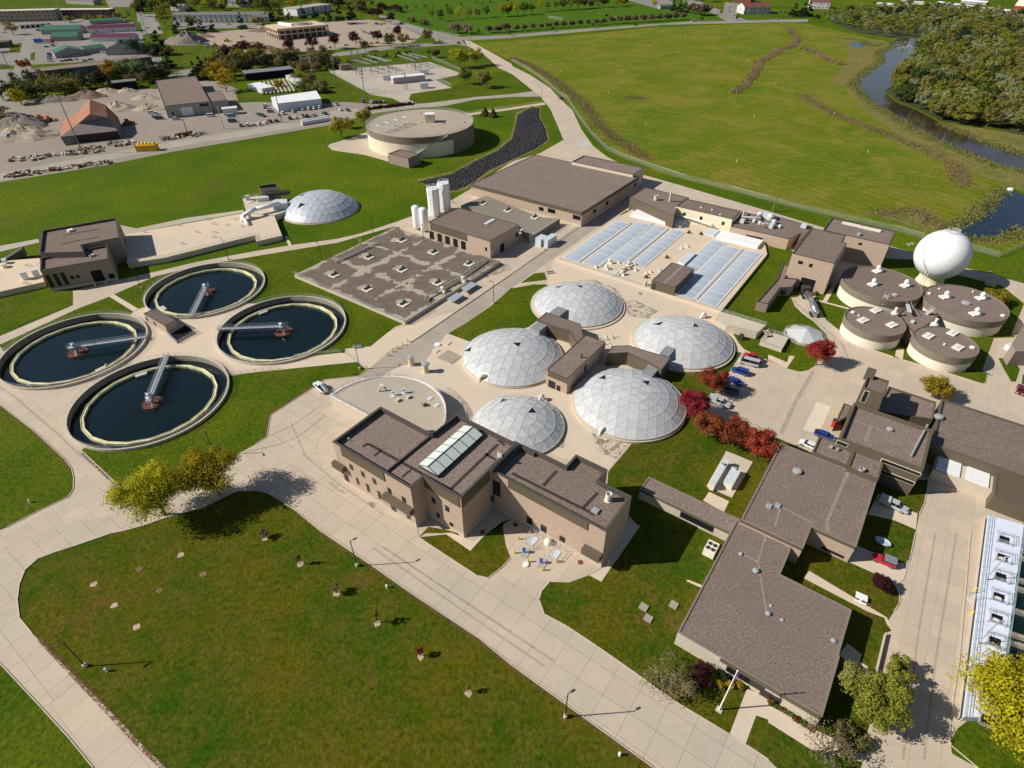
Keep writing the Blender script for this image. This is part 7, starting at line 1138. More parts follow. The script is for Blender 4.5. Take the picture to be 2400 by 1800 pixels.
for k in range(5): q = (p.x-4+2*k, p.y+.5,3.2); MB().lathe(q, [(.8,0),(.9, .6),(.5,1.1)], 10).build('drum', YEL, t)
m = MB(); rnd = random.Random(5)
for k in range(330):
 u = rnd.random(); lane = rnd.choice((0,0,1,2))
 if lane == 0: x = 80+u*1700; y = 1395-(x-80)*.13+rnd.uniform(-22,22)-(20 if x > 900 else 0)
 elif lane == 1: x = 40+u*900; y = 1530-(x-40)*.14+rnd.uniform(-16,16)
 else: x = 650+u*900; y = 1300-(x-650)*.12+rnd.uniform(-10,10)
 if 1180 < x < 1380: continue
 p = TG('00', [(x, y)])[0]; L = rnd.uniform(.8,3.5); a = rnd.uniform(0, PI)
 if rnd.random() < .5: m.box((p.x, p.y, 0),(L, rnd.uniform(.4,1.6), rnd.uniform(.3,1.6)), a, rnd.randint(0,3))
 else: m.tube((p.x, p.y, .4),(p.x+math.cos(a)*L, p.y+math.sin(a)*L, rnd.uniform(.3,1.2)), rnd.uniform(.15, .5), 7, rnd.randint(0,3))
tag(m.build('scrap_metal', [RUST, GRS, BRNH, simple('scrap_pale', (.5, .48, .46), .8, .2)]), 'long rows of rusty and grey scrap along the yard road', 'scrap', kind='stuff')
m = MB();
for k in range(12): p = TG('00', [(1530+k*11,1185-k*2)])[0]; m.tube((p.x, p.y-1.2,1),(p.x, p.y+1.2,1), .95,10)
tag(m.build('rusty_drums', RUST), 'row of rusty drums lying beside the yard road', 'drums', kind='stuff')
for a, b, r, w in [((-40,1215),(100,1215), 2.2, 'large grey steel tank lying at the left edge of the yard')]: m = MB(); m.tube(TG('00', [a])[0]+Vector((0,0,2)), TG('00', [b])[0]+Vector((0,0,2)), r, 16); tag(m.build('steel_tank', simple('bluegrey_tank', (.28, .3, .36), .5)), w, 'tank')
for i, y in enumerate((1085,1070)): A_, B_ = TG('10', [(398, y),(632, y-40)]); m = MB(); m.tube(A_+Vector((0,0,1.2)), B_+Vector((0,0,1.2)), 1.2,12); tag(m.build('concrete_pipe', WHS), 'long white pipe lying beside the service road, '+('nearer' if i == 0 else 'farther')+' of the pair', 'pipe', 'long white pipes')
far_box('debris_bin', 'small pale blue bin beside the town site fence', '10', (352,460),(382,455), 4,3, PALE, PALE, cat='bin')
p = G(T('33', [(805,70)])[0]); m = MB(); m.lathe((0,0,0), [(.1,0.1),(1.0, .15),(1.15, .6),(1.0, .7),(.9, .45),(.05, .4)], 20); o = m.build('small_boat', simple('boat_white_shaded', (.42, .48, .54), .4)); o.location = (p.x, p.y, .1); o.scale = (1.35, .85,1); o.rotation_euler = (0,0,-.7); tag(o, 'little pale boat, greyed for shade, on the grass behind the red truck', 'boat')  # white hull; the shade it lies in is put into its grey colour
p = G(T('32', [(585,735)])[0]); t = thing('rubbish_skip', 'red rubbish skip with a dark lid beside the lean-to', 'skip', (p.x, p.y, 0)); MB().box((p.x, p.y, .1),(2.0,2.2,1.3), PHI).build('bin', simple('skip_red', (.62, .03, .02), .5), t); MB().box((p.x+.3, p.y+.4,1.4),(1.3,2.2, .12), PHI).build('lid', DKMET, t)
# ---------------- vehicles ----------------
CARM = {k: simple('car_paint_'+k, v, .25, .03, spec=.6) for k, v in dict(white=(.72, .72, .72), silver=(.42, .44, .46), grey=(.16, .17, .18), black=(.02, .02, .022), blue=(.02, .05, .26), red=(.45, .02, .03), teal=(.03, .09, .12), maroon=(.16, .02, .03)).items()}
TYRE = simple('tyre_rubber', (.02, .02, .02), .8); RIMM = simple('wheel_rim', (.5, .5, .5), .3, metal=.6)
LAMPW = simple('headlight_glass', (.8, .8, .78), .1); LAMPR = simple('tail_light', (.5, .02, .02), .2)
protos = {}
def make_car(kind, col, name):
 k = (kind, col)
 if k in protos: return protos[k], False
 L, Wd, H, sill = dict(sedan=(4.7,1.8,1.42, .92), suv=(4.7,1.9,1.75,1.02), pickup=(5.7,1.95,1.85,1.1), van=(5.6,2.0,2.1,1.1), camper=(5.8,1.95,1.9,1.1), jeep=(4.3,1.85,1.8,1.05))[kind]
 t = thing(name, 'car', 'car', (0,0,0)); m = MB(); h = Wd/2; x0, x1 = -L/2, L/2      # front at +x
 prof = [(x0, .45, .80*sill, h*.90),(x0+.12, .35, sill, h*.97),(x0+L*.3, .30, sill, h),(x1-L*.28, .30, sill*.97, h),(x1-.25, .33, sill*.86, h*.95),(x1, .45, sill*.65, h*.82)]
 sec = []
 for x, zb, zt, w in prof: sec.append([(x, -w*.92, zb),(x, -w, (zb+zt)/2),(x, -w*.9, zt),(x, w*.9, zt),(x, w, (zb+zt)/2),(x, w*.92, zb)])
 for a, b in zip(sec, sec[1:]):
  for i in range(6): j = (i+1) % 6; m.add([a[i], a[j], b[j], b[i]], [(0,1,2,3)])
 m.add(sec[0], [(5,4,3,2,1,0)]); m.add(sec[-1], [(0,1,2,3,4,5)])
 cab = dict(sedan=(-.42,-.27, .13, .27), suv=(-.48,-.44, .12, .24), pickup=(-.12,-.08, .14, .24), van=(-.49,-.48, .26, .38), camper=(-.12,-.08, .14, .24), jeep=(-.47,-.45, .06, .10))[kind]; c = [L*q for q in cab]; w0, w1 = h*.88, h*.74
 P_ = [(c[0], -w0, sill),(c[3], -w0, sill),(c[3], w0, sill),(c[0], w0, sill),(c[1], -w1, H-.06),(c[2], -w1, H-.06),(c[2], w1, H-.06),(c[1], w1, H-.06)]
 g = MB(); g.add(P_, [(0,1,5,4),(1,2,6,5),(2,3,7,6),(3,0,4,7)])
 m.add([(c[1]-.05,-w1-.03, H-.07),(c[2]+.03,-w1-.03, H-.07),(c[2]+.03, w1+.03, H-.07),(c[1]-.05, w1+.03, H-.07),(c[1], -w1*.9, H),(c[2], -w1*.9, H),(c[2], w1*.9, H),(c[1], w1*.9, H)], [(4,5,6,7),(0,1,5,4),(1,2,6,5),(2,3,7,6),(3,0,4,7)])
 for y in (-1,1):
  for xx in (c[0]*.5+c[3]*.5,): m.tube((xx, y*w0, sill),(xx-.05, y*w1, H-.05), .05,4)
 m.build('body', CARM[col], t, local=True); g.build('windows', GLASS, t, local=True)
 if kind == 'pickup': b = MB(); b.box((x0+L*.19,0, sill-.0),(L*.34, Wd*.78, .02)); b.build('bed', DKMET, t, local=True)
 if kind == 'jeep': b = MB(); b.box((L*-.2,0, sill+.25),(L*.5, Wd*.82, H-sill-.2)); b.build('soft_top', simple('grey_canvas', (.2, .21, .23), .8), t, local=True)
 if kind == 'camper': b = MB(); b.box((x0+L*.19,0, sill),(L*.36, Wd*.9, .75)); b.build('topper', CARM[col], t, local=True)
 for x in (x0+L*.18, x1-L*.18):
  for y in (-h+.08, h-.08): b = MB(); b.tube((x, y-.11, .33),(x, y+.11, .33), .34,14); wo = b.build('wheel', TYRE, t, local=True); b = MB(); b.tube((x, y-.12, .33),(x, y+.12, .33), .2,10); b.build('rim', RIMM, wo, local=True)
 for y in (-h*.62, h*.62): b = MB(); b.box((x1-.1, y, sill*.62),(.16, .36, .14)); b.build('headlight', LAMPW, t, local=True); b = MB(); b.box((x0+.04, y*1.15, sill*.66),(.1, .2, .22)); b.build('tail_light', LAMPR, t, local=True)
 protos[k] = t; return t, True
ORD = ['first', 'second', 'third', 'fourth', 'fifth', 'sixth', 'seventh', 'eighth', 'ninth', 'tenth', 'eleventh', 'twelfth']
used_lab = {}
def put_car(kind, col, p, rz, label, group):
 nm = dict(sedan='parked_car', suv='parked_car', pickup='pickup_truck', van='parked_van', camper='pickup_truck', jeep='open_jeep')[kind]; t, new = make_car(kind, col, nm)
 if not new: t = copy_tree(t)
 t.location = (p.x, p.y, .1); t.rotation_euler = (0,0, rz); t['label'] = label; t['category'] = dict(sedan='car', suv='car', pickup='pickup truck', van='van', camper='pickup truck', jeep='jeep')[kind]; t['group'] = group; return t
def cars(place, group, lst):          # lst: (tile, rear px, front px or heading, kind, colour)
 cnt = {}; tot = {}
 for it in lst: tot[(it[3], it[4])] = tot.get((it[3], it[4]), 0)+1
 for tl, a, b, kind, col in lst:
  if isinstance(b, tuple): A_, B_ = TG(tl, [a, b], .6); p = (A_+B_)/2; rz = math.atan2(B_.y-A_.y, B_.x-A_.x)
  else: p = TG(tl, [a], .5)[0]; rz = b
  i = cnt.get((kind, col), 0); cnt[(kind, col)] = i+1; word = dict(sedan='car', suv='estate car', pickup='pickup truck', van='van', camper='covered pickup', jeep='off road car with a grey soft top')[kind]
  o = (ORD[i]+' '+col+' '+word+' from the left ' if tot[(kind, col)] > 1 else col+' '+word+' ')+place; put_car(kind, col, p, rz, o, group)
cars('in the bays beside the red trees', 'cars parked by the red trees', [('22', (2170,172),(1995,112), 'pickup', 'red'),('22', (2125,205),(1965,165), 'van', 'silver'),('22', (2045,285),(1895,235), 'suv', 'blue'),('22', (1870,320),(1995,375), 'sedan', 'blue'),('22', (1955,450),(1780,395), 'pickup', 'teal'),('22', (1700,490),(1890,565), 'camper', 'silver')])
cars('beside the low roofs of the control building', 'cars by the control building', [('32', (390,775),(585,845), 'sedan', 'blue'),('32', (410,920),(310,875), 'sedan', 'white')])
cars('on the drive below the control building', 'works vehicles', [('32', (970,1370),(1195,1465), 'camper', 'silver')]); cars('parked behind the workshop', 'works vehicles', [('33', (890,222),(750,165), 'jeep', 'red')]); cars('at the right edge beside the digester lawn', 'works vehicles', [('32', (2195,370),(2170,470), 'sedan', 'maroon')]); cars('with ladders, on the drive beside the round deck', 'works vehicles', [('12', (615,455),(500,345), 'pickup', 'white')])
cars('on the road by the junction', 'cars on the road', [('10', (1595,350),(1540,345), 'suv', 'white'),('10', (1765,375),(1730,365), 'suv', 'black'),('20', (1050,218),(1090,215), 'sedan', 'black'),('20', (1590,183),(1540,186), 'van', 'white'),('30', (60,168),(105,165), 'suv', 'silver'),('10', (1228,190),(1285,215), 'van', 'grey')])
cars('in the row against the white shed', 'cars by the white shed', [('10', (400,945), 2.2, 'sedan', 'white'),('10', (452,942), 2.2, 'suv', 'white'),('10', (498,937), 2.2, 'sedan', 'white'),('10', (545,930), 2.2, 'suv', 'white'),('10', (590,920), 2.2, 'sedan', 'teal')])
cars('in the loose rows along the service road', 'cars along the service road', [('10', (20,990), 2.4, 'suv', 'grey'),('10', (55,1000), 2.4, 'pickup', 'teal'),('10', (185,992), 2.4, 'sedan', 'silver'),('10', (230,980), 2.2, 'suv', 'white'),('10', (322,962), 2.2, 'sedan', 'silver'),('10', (20,1072), 2.4, 'suv', 'white'),('10', (75,1062), 2.4, 'sedan', 'white'),('10', (118,1050), 2.3, 'suv', 'maroon'),('10', (175,1045), 2.3, 'sedan', 'black'),('10', (292,1022), 2.0, 'suv', 'maroon'),('10', (337,1018), 2.3, 'sedan', 'white'),('10', (405,1002), 2.0, 'pickup', 'silver'),('10', (443,1005), 2.0, 'suv', 'black'),('10', (503,1000), 2.4, 'sedan', 'grey'),('10', (592,982), 2.4, 'suv', 'teal'),('10', (688,902), 2.4, 'suv', 'silver'),('10', (727,950), 2.2, 'sedan', 'white'),('10', (788,952), 2.2, 'suv', 'grey'),('10', (918,878), 2.2, 'van', 'grey'),('10', (998,884), 2.2, 'suv', 'silver'),('10', (1035,882), 2.0, 'suv', 'blue'),('10', (1070,882), 2.0, 'suv', 'maroon'),('10', (1103,880), 2.2, 'sedan', 'silver')])
cars('in the corner beside the white shed end wall', 'cars by the white shed', [('10', (85,908), .1, 'sedan', 'white'),('10', (95,930), .1, 'sedan', 'red'),('10', (125,945), .1, 'suv', 'white'),('10', (130,965), .1, 'suv', 'grey')])
cars('in front of the grey warehouse', 'cars by the warehouse', [('00', (1310,975), .2, 'suv', 'white'),('00', (1345,985), .3, 'pickup', 'white'),('00', (1345,1010), .2, 'suv', 'silver'),('00', (1380,1025), .2, 'van', 'grey'),('00', (1525,1030), .1, 'suv', 'silver'),('00', (1825,1003), .15, 'van', 'white'),('00', (2000,1005), .2, 'van', 'silver'),('00', (2012,1050), .1, 'van', 'teal'),('00', (2082,1085), 1.9, 'suv', 'grey'),('00', (2140,1082), 1.9, 'suv', 'white'),('00', (2185,1075), 1.9, 'sedan', 'white')])
cars('in the lot before the green roofed workshops', 'cars by the green roofs', [('00', (430,468), .1, 'suv', 'blue'),('00', (432,482), .1, 'sedan', 'blue'),('00', (432,497), .1, 'suv', 'silver'),('00', (430,510), .1, 'sedan', 'grey'),('00', (437,530), .1, 'pickup', 'white'),('00', (540,492), 1.5, 'suv', 'white'),('00', (655,482), 1.6, 'van', 'white'),('00', (692,475), 1.6, 'van', 'white'),('00', (528,527), 1.6, 'sedan', 'white'),('00', (570,522), 1.6, 'sedan', 'maroon'),('00', (608,518), 1.6, 'suv', 'maroon'),('00', (655,510), 1.8, 'sedan', 'white'),('00', (735,525), .2, 'sedan', 'grey'),('00', (785,515), .2, 'sedan', 'black'),('00', (885,452), 0, 'pickup', 'white'),('00', (402,405), 0, 'sedan', 'black'),('00', (455,395), 1.5, 'van', 'white'),('00', (338,265), 0, 'van', 'grey'),('00', (740,238), .1, 'sedan', 'silver')])
cars('along the town street', 'cars on the town street', [('00', (1375,240), 1.6, 'suv', 'maroon'),('00', (1378,255), 1.6, 'suv', 'grey'),('00', (1275,240), 1.6, 'sedan', 'silver'),('00', (1350,183), 1.6, 'sedan', 'white'),('00', (1100,182), 0, 'van', 'silver'),('00', (1100,105), 0, 'sedan', 'blue'),('00', (1115,130), 0, 'suv', 'black'),('00', (1980,210), 0, 'sedan', 'red'),('00', (1790,228), 0, 'sedan', 'silver'),('00', (35,575), .1, 'pickup', 'silver'),('00', (40,280), 0, 'sedan', 'silver'),('00', (700,185), 0, 'sedan', 'white'),('00', (420,210), 0, 'pickup', 'red')])
cars('on the building site', 'vehicles on the building site', [('00', (1790,385), .2, 'van', 'white'),('00', (1795,405), .2, 'van', 'white'),('00', (1890,435), 1.0, 'sedan', 'white'),('00', (2075,455), .2, 'sedan', 'white'),('00', (2090,318), .1, 'suv', 'silver'),('10', (1040,208), 2.6, 'van', 'blue'),('10', (1075,212), 2.6, 'suv', 'grey'),('10', (1105,205), 2.6, 'sedan', 'red'),('10', (1130,240), 2.6, 'sedan', 'white'),('10', (1180,262), 2.6, 'sedan', 'silver'),('10', (780,392), .3, 'suv', 'white'),('10', (570,420), 1.7, 'sedan', 'silver'),('10', (600,415), 1.7, 'sedan', 'white'),('10', (640,410), 1.7, 'sedan', 'grey'),('10', (1000,375), .2, 'sedan', 'red'),('10', (1050,370), .2, 'sedan', 'red')])
cars('by the maroon roofed houses', 'cars by the maroon roofed houses', [('20', (1870,60), 1.4, 'van', 'white'),('20', (1870,80), 1.4, 'suv', 'white'),('20', (1880,100), 1.4, 'sedan', 'grey'),('30', (30,105), .1, 'sedan', 'maroon'),('30', (75,105), .1, 'sedan', 'white'),('30', (110,100), .1, 'sedan', 'grey'),('30', (150,105), .1, 'sedan', 'maroon'),('20', (820,138), 0, 'van', 'black')])
p = TG('00', [(375,375)])[0]; t = thing('box_lorry', 'blue, white and red box lorry parked by the green roofs', 'lorry', (p.x, p.y, 0)); MB().box((p.x-4, p.y, .8),(8,3,3.6), .1).build('cargo_box', simple('lorry_blue', (.05, .16, .5), .5), t); MB().box((p.x+4.4, p.y+.8, .8),(8,3,3.6), .1).build('cargo_box', simple('lorry_pink', (.6, .42, .4), .5), t); MB().box((p.x+9.6, p.y+1.3, .5),(2.2,2.8,2.6), .1).build('cab', CARM['red'], t)
A_, B_ = G(T('31', [(300,1035)])[0], .2), G(T('31', [(405,1265)])[0], .2); d = (B_-A_).normalized(); rz = math.atan2(-d.y, -d.x); L = (B_-A_).length; c_ = (A_+B_)/2; t = thing('tanker_lorry', 'long silver tanker lorry backed up to the truck bay', 'tanker', (c_.x, c_.y, 0), None, rz)
m = MB(); m.lathe((0,0,0), [(.05,-1.15)], 4) if False else m.tube((-L*.5,0,1.9),(L*.22,0,1.9), .95,20); m.tube((-L*.5-.25,0,1.9),(-L*.5,0,1.9), .5,20, r2=.95); m.build('tank', simple('polished_tank', (.55, .56, .58), .18, .05, metal=.8), t, True, local=True); m = MB(); m.box((L*.36,0, .8),(2.2,2.4,2.2)); m.box((L*.47,0, .7),(1.4,1.9,1.2)); m.build('cab', DKMET, t, local=True); m = MB(); m.box((-L*.1,0, .75),(L*.85,1.0, .22)); m.box((-L*.15, .7,1.2),(2.5, .5, .5)); m.build('chassis', GALV, t, local=True)
for x in (-L*.47,-L*.38, L*.18, L*.25, L*.47):
 for y in (-1.05,1.05): m = MB(); m.tube((x, y-.2, .5),(x, y+.2, .5), .5,14); m.build('wheel', TYRE, t, local=True)
pz = G(T('12', [(575,395)])[0], 1.9); m = MB(); m.box((pz.x, pz.y, 1.9),(3.6, .35, .08), math.atan2(2.2,-1.6)); m.box((pz.x+.5, pz.y+.3,1.9),(3.6, .08, .08), math.atan2(2.2,-1.6)); tag(m.build('ladder', PALE), 'pale ladder lying on the rack of the white truck', 'ladder')
# ---------------- trees ----------------
LF = dict(olive=leafmat('leaf_olive', (.17, .18, .022),(.28, .27, .04)), green=leafmat('leaf_green', (.075, .11, .02),(.15, .18, .035)), dark=leafmat('leaf_dark', (.015, .032, .014),(.035, .055, .02)), pale=leafmat('leaf_pale', (.21, .24, .11),(.36, .38, .19)), yolive=leafmat('leaf_yellow_olive', (.27, .25, .014),(.48, .41, .02)), yellow=leafmat('leaf_yellow', (.22, .16, .006),(.40, .285, .008)),
  orange=leafmat('leaf_orange', (.26, .15, .02),(.42, .20, .03)), red=leafmat('leaf_red', (.22, .045, .026),(.42, .08, .05)), crimson=leafmat('leaf_crimson', (.23, .014, .022),(.41, .028, .045)), maroon=leafmat('leaf_maroon', (.045, .012, .015),(.09, .025, .025)), brown=leafmat('leaf_brown', (.17, .14, .055),(.28, .22, .09)), twig=leafmat('leaf_twig', (.17, .13, .09),(.28, .21, .15)), rusty=leafmat('leaf_rusty', (.17, .085, .02),(.28, .12, .03)))
def crown_mesh(name, mat, rx, rz_, n, ls, seed, clumps=26, hollow=.35, conic=False, flat=.0, mat2=None):
 rnd = random.Random(seed); V = []; F = []; MI = []
 cl = []
 while len(cl) < clumps:
  a = rnd.uniform(0,2*PI); z = rnd.uniform(-1,1); r = math.sqrt(max(0,1-z*z)); k = rnd.uniform(hollow, .86)
  if conic: zz = rnd.random()**1.35; r2 = (1-zz)*rx*.95; cl.append((r2*math.cos(a)*rnd.uniform(.6,1), r2*math.sin(a)*rnd.uniform(.6,1), zz*2*rz_, (.10+.34*(1-zz))*rx+.1)); continue
  if z < -.55: z *= .6
  cl.append((rx*r*k*math.cos(a), rx*r*k*math.sin(a), rz_+rz_*z*k, rx*rnd.uniform(.20, .36)))
 for i in range(n):
  cx_, cy_, cz_, cr = cl[rnd.randrange(clumps)]; a = rnd.uniform(0,2*PI); z = rnd.uniform(-.8,1); r = math.sqrt(max(0,1-z*z)); k = cr*rnd.uniform(.35,1.15)
  o = Vector((r*math.cos(a), r*math.sin(a), z)); p = Vector((cx_, cy_, cz_))+Vector((o.x*k, o.y*k, o.z*k*(.8 if not conic else .45)))
  nrm = (o+Vector((rnd.uniform(-.5, .5), rnd.uniform(-.5, .5), rnd.uniform(-.2, .8)))).normalized(); x = nrm.orthogonal().normalized(); y = nrm.cross(x); an = rnd.uniform(0, PI); x, y = x*math.cos(an)+y*math.sin(an), y*math.cos(an)-x*math.sin(an); s_ = ls*rnd.uniform(.55,1.25)
  b = len(V); V += [tuple(p-x*s_), tuple(p-y*s_*.6), tuple(p+x*s_), tuple(p+y*s_*.6)]; F.append((b, b+1, b+2, b+3)); MI.append(1 if mat2 and rnd.random() < .35+.3*(nrm.z) else 0)
 me = bpy.data.meshes.new(name); me.from_pydata(V, [], F); me.materials.append(mat)
 if mat2: me.materials.append(mat2); me.polygons.foreach_set('material_index', MI)
 me.update(); return me
def trunk_mesh(h, r, rx, rz_, seed, nb=7, sub=2, mat=None):
 rnd = random.Random(seed); m = MB(); top = h+rz_*.9; m.tube((0,0,-.1),(0,0, h), r, 7, r2=r*.75); m.tube((0,0, h),(rnd.uniform(-.2, .2), rnd.uniform(-.2, .2), top), r*.75,6, r2=r*.25)
 for k in range(nb):
  a = 2*PI*k/nb+rnd.uniform(-.3, .3); z = h*.85+rz_*rnd.uniform(0, .5); b = Vector((rx*.72*math.cos(a), rx*.72*math.sin(a), z+rz_*rnd.uniform(.3, .9))); s0 = Vector((0,0, z)); m.tube(s0, b, r*.42,5, r2=r*.1)
  for j in range(sub): q = s0.lerp(b, .45+.25*j); e = q+Vector((rnd.uniform(-1,1)*rx*.3, rnd.uniform(-1,1)*rx*.3, rnd.uniform(.1, .5)*rz_)); m.tube(q, e, r*.16,4, r2=r*.04)
 me = bpy.data.meshes.new('trunk'); me.from_pydata(m.v, [], m.f); me.materials.append(mat or BARK); me.update(); return me
TP = {}
def tree(px, tl, kind, R, H, label, group=None, variant=0, name='tree', dens=1.0, leaf=None, cat='tree', th=.28, at=None, mat2=None, conic=False, sparse=False):
 n, ls, clumps = (20000, .23,80) if R > 5.5 and dens >= 1 else (11000, .2,46)
 if dens < 1: n, ls, clumps = int(3000*dens), .62,26
 if leaf: ls = leaf
 if sparse: n, ls, clumps = 17000, .22,60
 key = (kind, variant, dens, conic, n, ls, mat2)
 hh = H*th; rz0 = (H-hh)/2
 p = at if at is not None else TG(tl, [px])[0]
 if key not in TP: TP[key] = (crown_mesh('crown', LF[kind], R, rz0, n, ls, 11+variant*7+len(kind), clumps, conic=conic, mat2=LF[mat2] if mat2 else None), trunk_mesh(hh, .045*R+.04, R, rz0,3+variant), R, H)
 cm, tm, R_0, H_0 = TP[key]; t = thing(name, label, cat, (p.x, p.y, .05), group, (px[0]*.37 if px else random.uniform(0,6)) % 6.28 if True else 0); t.scale = (R/R_0, R/R_0, H/H_0)
 o = bpy.data.objects.new('crown', cm); C.objects.link(o); o.parent = t; o.location = (0,0, H_0*th); o = bpy.data.objects.new('trunk', tm); C.objects.link(o); o.parent = t; return t
tree((1430,1500), '02', 'yolive', 7.9,13.5, 'larger open crowned yellow green tree at the road fork', 'pair of yellow green trees', 0, 'locust_tree', sparse=True); tree((1900,1330), '02', 'yolive', 6.9,12.5, 'smaller open crowned yellow green tree at the road fork', 'pair of yellow green trees', 1, 'locust_tree', sparse=True)
for i, (px, k, k2, R, w) in enumerate([((1715,445), 'rusty', 'crimson', 4.3, 'first, tallest, beside the parked cars'),((1555,650), 'red', 'crimson', 4.3, 'second, touching the largest dome'),((1680,830), 'red', 'rusty', 4.3, 'third in the row'),((1905,900), 'rusty', 'red', 4.7, 'fourth, the most orange'),((2105,1000), 'crimson', 'red', 4.6, 'last, brightest crimson, nearest the workshop')]): tree(px, '22', k, R, 7.6, 'red autumn tree in the row by the bays, '+w, 'red autumn trees', i % 3, 'maple_tree', mat2=k2, th=.18)
tree((410,205), '32', 'red', 4.8,8.2, 'single crimson tree beside the little metal dome', None, 2, 'maple_tree', mat2='crimson', th=.2); tree((1410,480), '32', 'rusty', 4.2,6.0, 'green and rust coloured tree behind the annex roof', None, 1, 'maple_tree', mat2='yolive', th=.2); tree((1930,1150), '31', 'olive', 4.6,5.0, 'rounded yellow green bush tree behind the digesters', None, 0, 'round_tree', mat2='yolive', th=.1); tree((785,385), '33', 'maroon', 1.9,3.0, 'small dark red tree on the grass by the office path', None, 0, 'plum_tree', th=.25, leaf=.14)
tree((720,1290), '33', 'olive', 5.0,8.5, 'olive green birch at the office corner with a long shadow', None, 2, 'birch_tree', sparse=True); tree((560,1120), '33', 'olive', 3.0,7, 'small brown green tree against the office wall', None, 1, 'birch_tree', mat2='brown')
tree((1640,1330), '33', 'yellow', 8.5,11, 'biggest golden yellow tree at the corner of the white basins', 'golden yellow trees', 0, 'locust_tree', mat2='yolive'); tree((1950,1500), '33', 'yellow', 8.5,10, 'golden yellow tree cut by the edge of the photo', 'golden yellow trees', 1, 'locust_tree', mat2='yolive')
tree((1120,1080), '23', 'twig', 5.6,5.0, 'wide nearly bare brown bush beside the pale office wall', None, 0, 'bare_bush', dens=.7, leaf=.16, th=.1, mat2='brown'); tree((1340,1030), '23', 'maroon', 2.6,2.6, 'burgundy bush against the office wall', None, 1, 'burgundy_bush', dens=.6, leaf=.2, th=.1); tree((380,1560), '33', 'twig', 4.6,5.5, 'bare twiggy tree at the bottom edge by the entry path', None, 1, 'bare_tree', dens=.25, leaf=.16, th=.2); tree((560,1480), '33', 'green', 3.2,2.2, 'low dark hedge bush beside the entry path', None, 2, 'hedge_bush', dens=.9, leaf=.25, th=.05, mat2='brown')
tree((880,1010), '33', 'olive', 2.8,4.5, 'slim olive tree at the retaining wall', None, 0, 'birch_tree', dens=.8, leaf=.25)
def shrub(px, tl, kind, R, H, label, group='small shrubs'): return tree(px, tl, kind, R, H, label, group, 0, 'shrub', dens=.3, leaf=.16, cat='shrub', th=.05)
for px, k, w in [((1475,1085), 'yellow', 'yellow, at the end of the flagpole bed'),((1535,1080), 'yellow', 'yellow, middle of the flagpole bed'),((1610,1085), 'yellow', 'yellow, beside the dark one near the path'),((1655,1072), 'dark', 'dark green, nearest the path'),((1590,1038), 'dark', 'dark green, behind the yellow ones'),((1545,1005), 'dark', 'dark green, close under the eave'),((1480,990), 'dark', 'dark green, at the wall corner'),((1500,1035), 'dark', 'dark green, in the middle of the bed')]: shrub(px, '23', k, .85,1.0, 'round shrub '+w)
for i in range(7): shrub((20+45*i, 1190+32*i), '33', 'rusty' if i % 2 == 0 else 'green', .7, .8, ORD[i]+' little shrub from the flagpole end along the office front wall', 'row of little shrubs along the office wall')
MUL = gravel('wood_mulch', (.50, .36, .26), .4); SOIL = gravel('bare_soil', (.20, .13, .07), .4)
for i, (px, tl, w) in enumerate([((1280,152), '03', 'nearest the yellow trees'),((665,362), '03', 'nearest the road curve'),((810,512), '03', 'in the middle of the bare ones'),((970,662), '03', 'largest without a tree'),((65,38), '13', 'under the bushy young tree'),((313,222), '13', 'under the thin tree by the lamp post'),((570,428), '13', 'under the bushy brown sapling'),((858,640), '13', 'under the tallest slim sapling'),((1165,875), '13', 'under the red sapling'),((1502,1130), '13', 'under the last tiny sapling')]):
 p = TG(tl, [px])[0]; rnd = random.Random(i); m = MB(); q = [(p.x+.62*(1+.3*rnd.uniform(-1,1))*math.cos(2*PI*k/12), p.y+.62*(1+.3*rnd.uniform(-1,1))*math.sin(2*PI*k/12)) for k in range(12)]; m.prism([Vector((a, b, 0)) for a, b in q], .04, .10); tag(m.build('mulch_ring', MUL), 'pale wood chip ring on the lawn '+w, 'mulch', 'wood chip rings on the front lawn')
for px, tl, k, R, H, w in [((65,30), '13', 'brown', 1.3,2.2, 'short bushy young tree near the tree shadow'),((313,218), '13', 'green', .5,3.4, 'thin dark young tree near the lamp post'),((570,420), '13', 'brown', 1.1,2.8, 'bushy brown red sapling'),((858,632), '13', 'olive', .75,4.2, 'tall slim green sapling'),((1165,868), '13', 'red', .75,2.6, 'small dark red sapling'),((1502,1122), '13', 'olive', .5,2.6, 'last tiny green sapling toward the corner')]: tree(px, tl, k, R, H, w+' on the front lawn', 'saplings on the front lawn', 2, 'sapling', dens=.2, leaf=.16, th=.25)
for i, (px, tl) in enumerate([((985,255), '03'),((1125,405), '03'),((1437,290), '03')]): p = TG(tl, [px])[0]; m = MB(); m.prism([Vector((p.x+.7*math.cos(2*PI*k/10), p.y+.6*math.sin(2*PI*k/10), 0)) for k in range(10)], .04, .09); tag(m.build('soil_patch', SOIL), 'brown bare soil spot on the front lawn, '+['upper', 'lower', 'outer'][i]+' one', 'soil', 'bare soil spots')
def far_tree(px, tl, kind, R, H, label, group, v=0, mat2=None, conic=False, th=.2, name='tree'): return tree(px, tl, kind, R*1.2, H*1.05, label, group, v, name, dens=.5, leaf=.58, th=th, mat2=mat2, conic=conic)
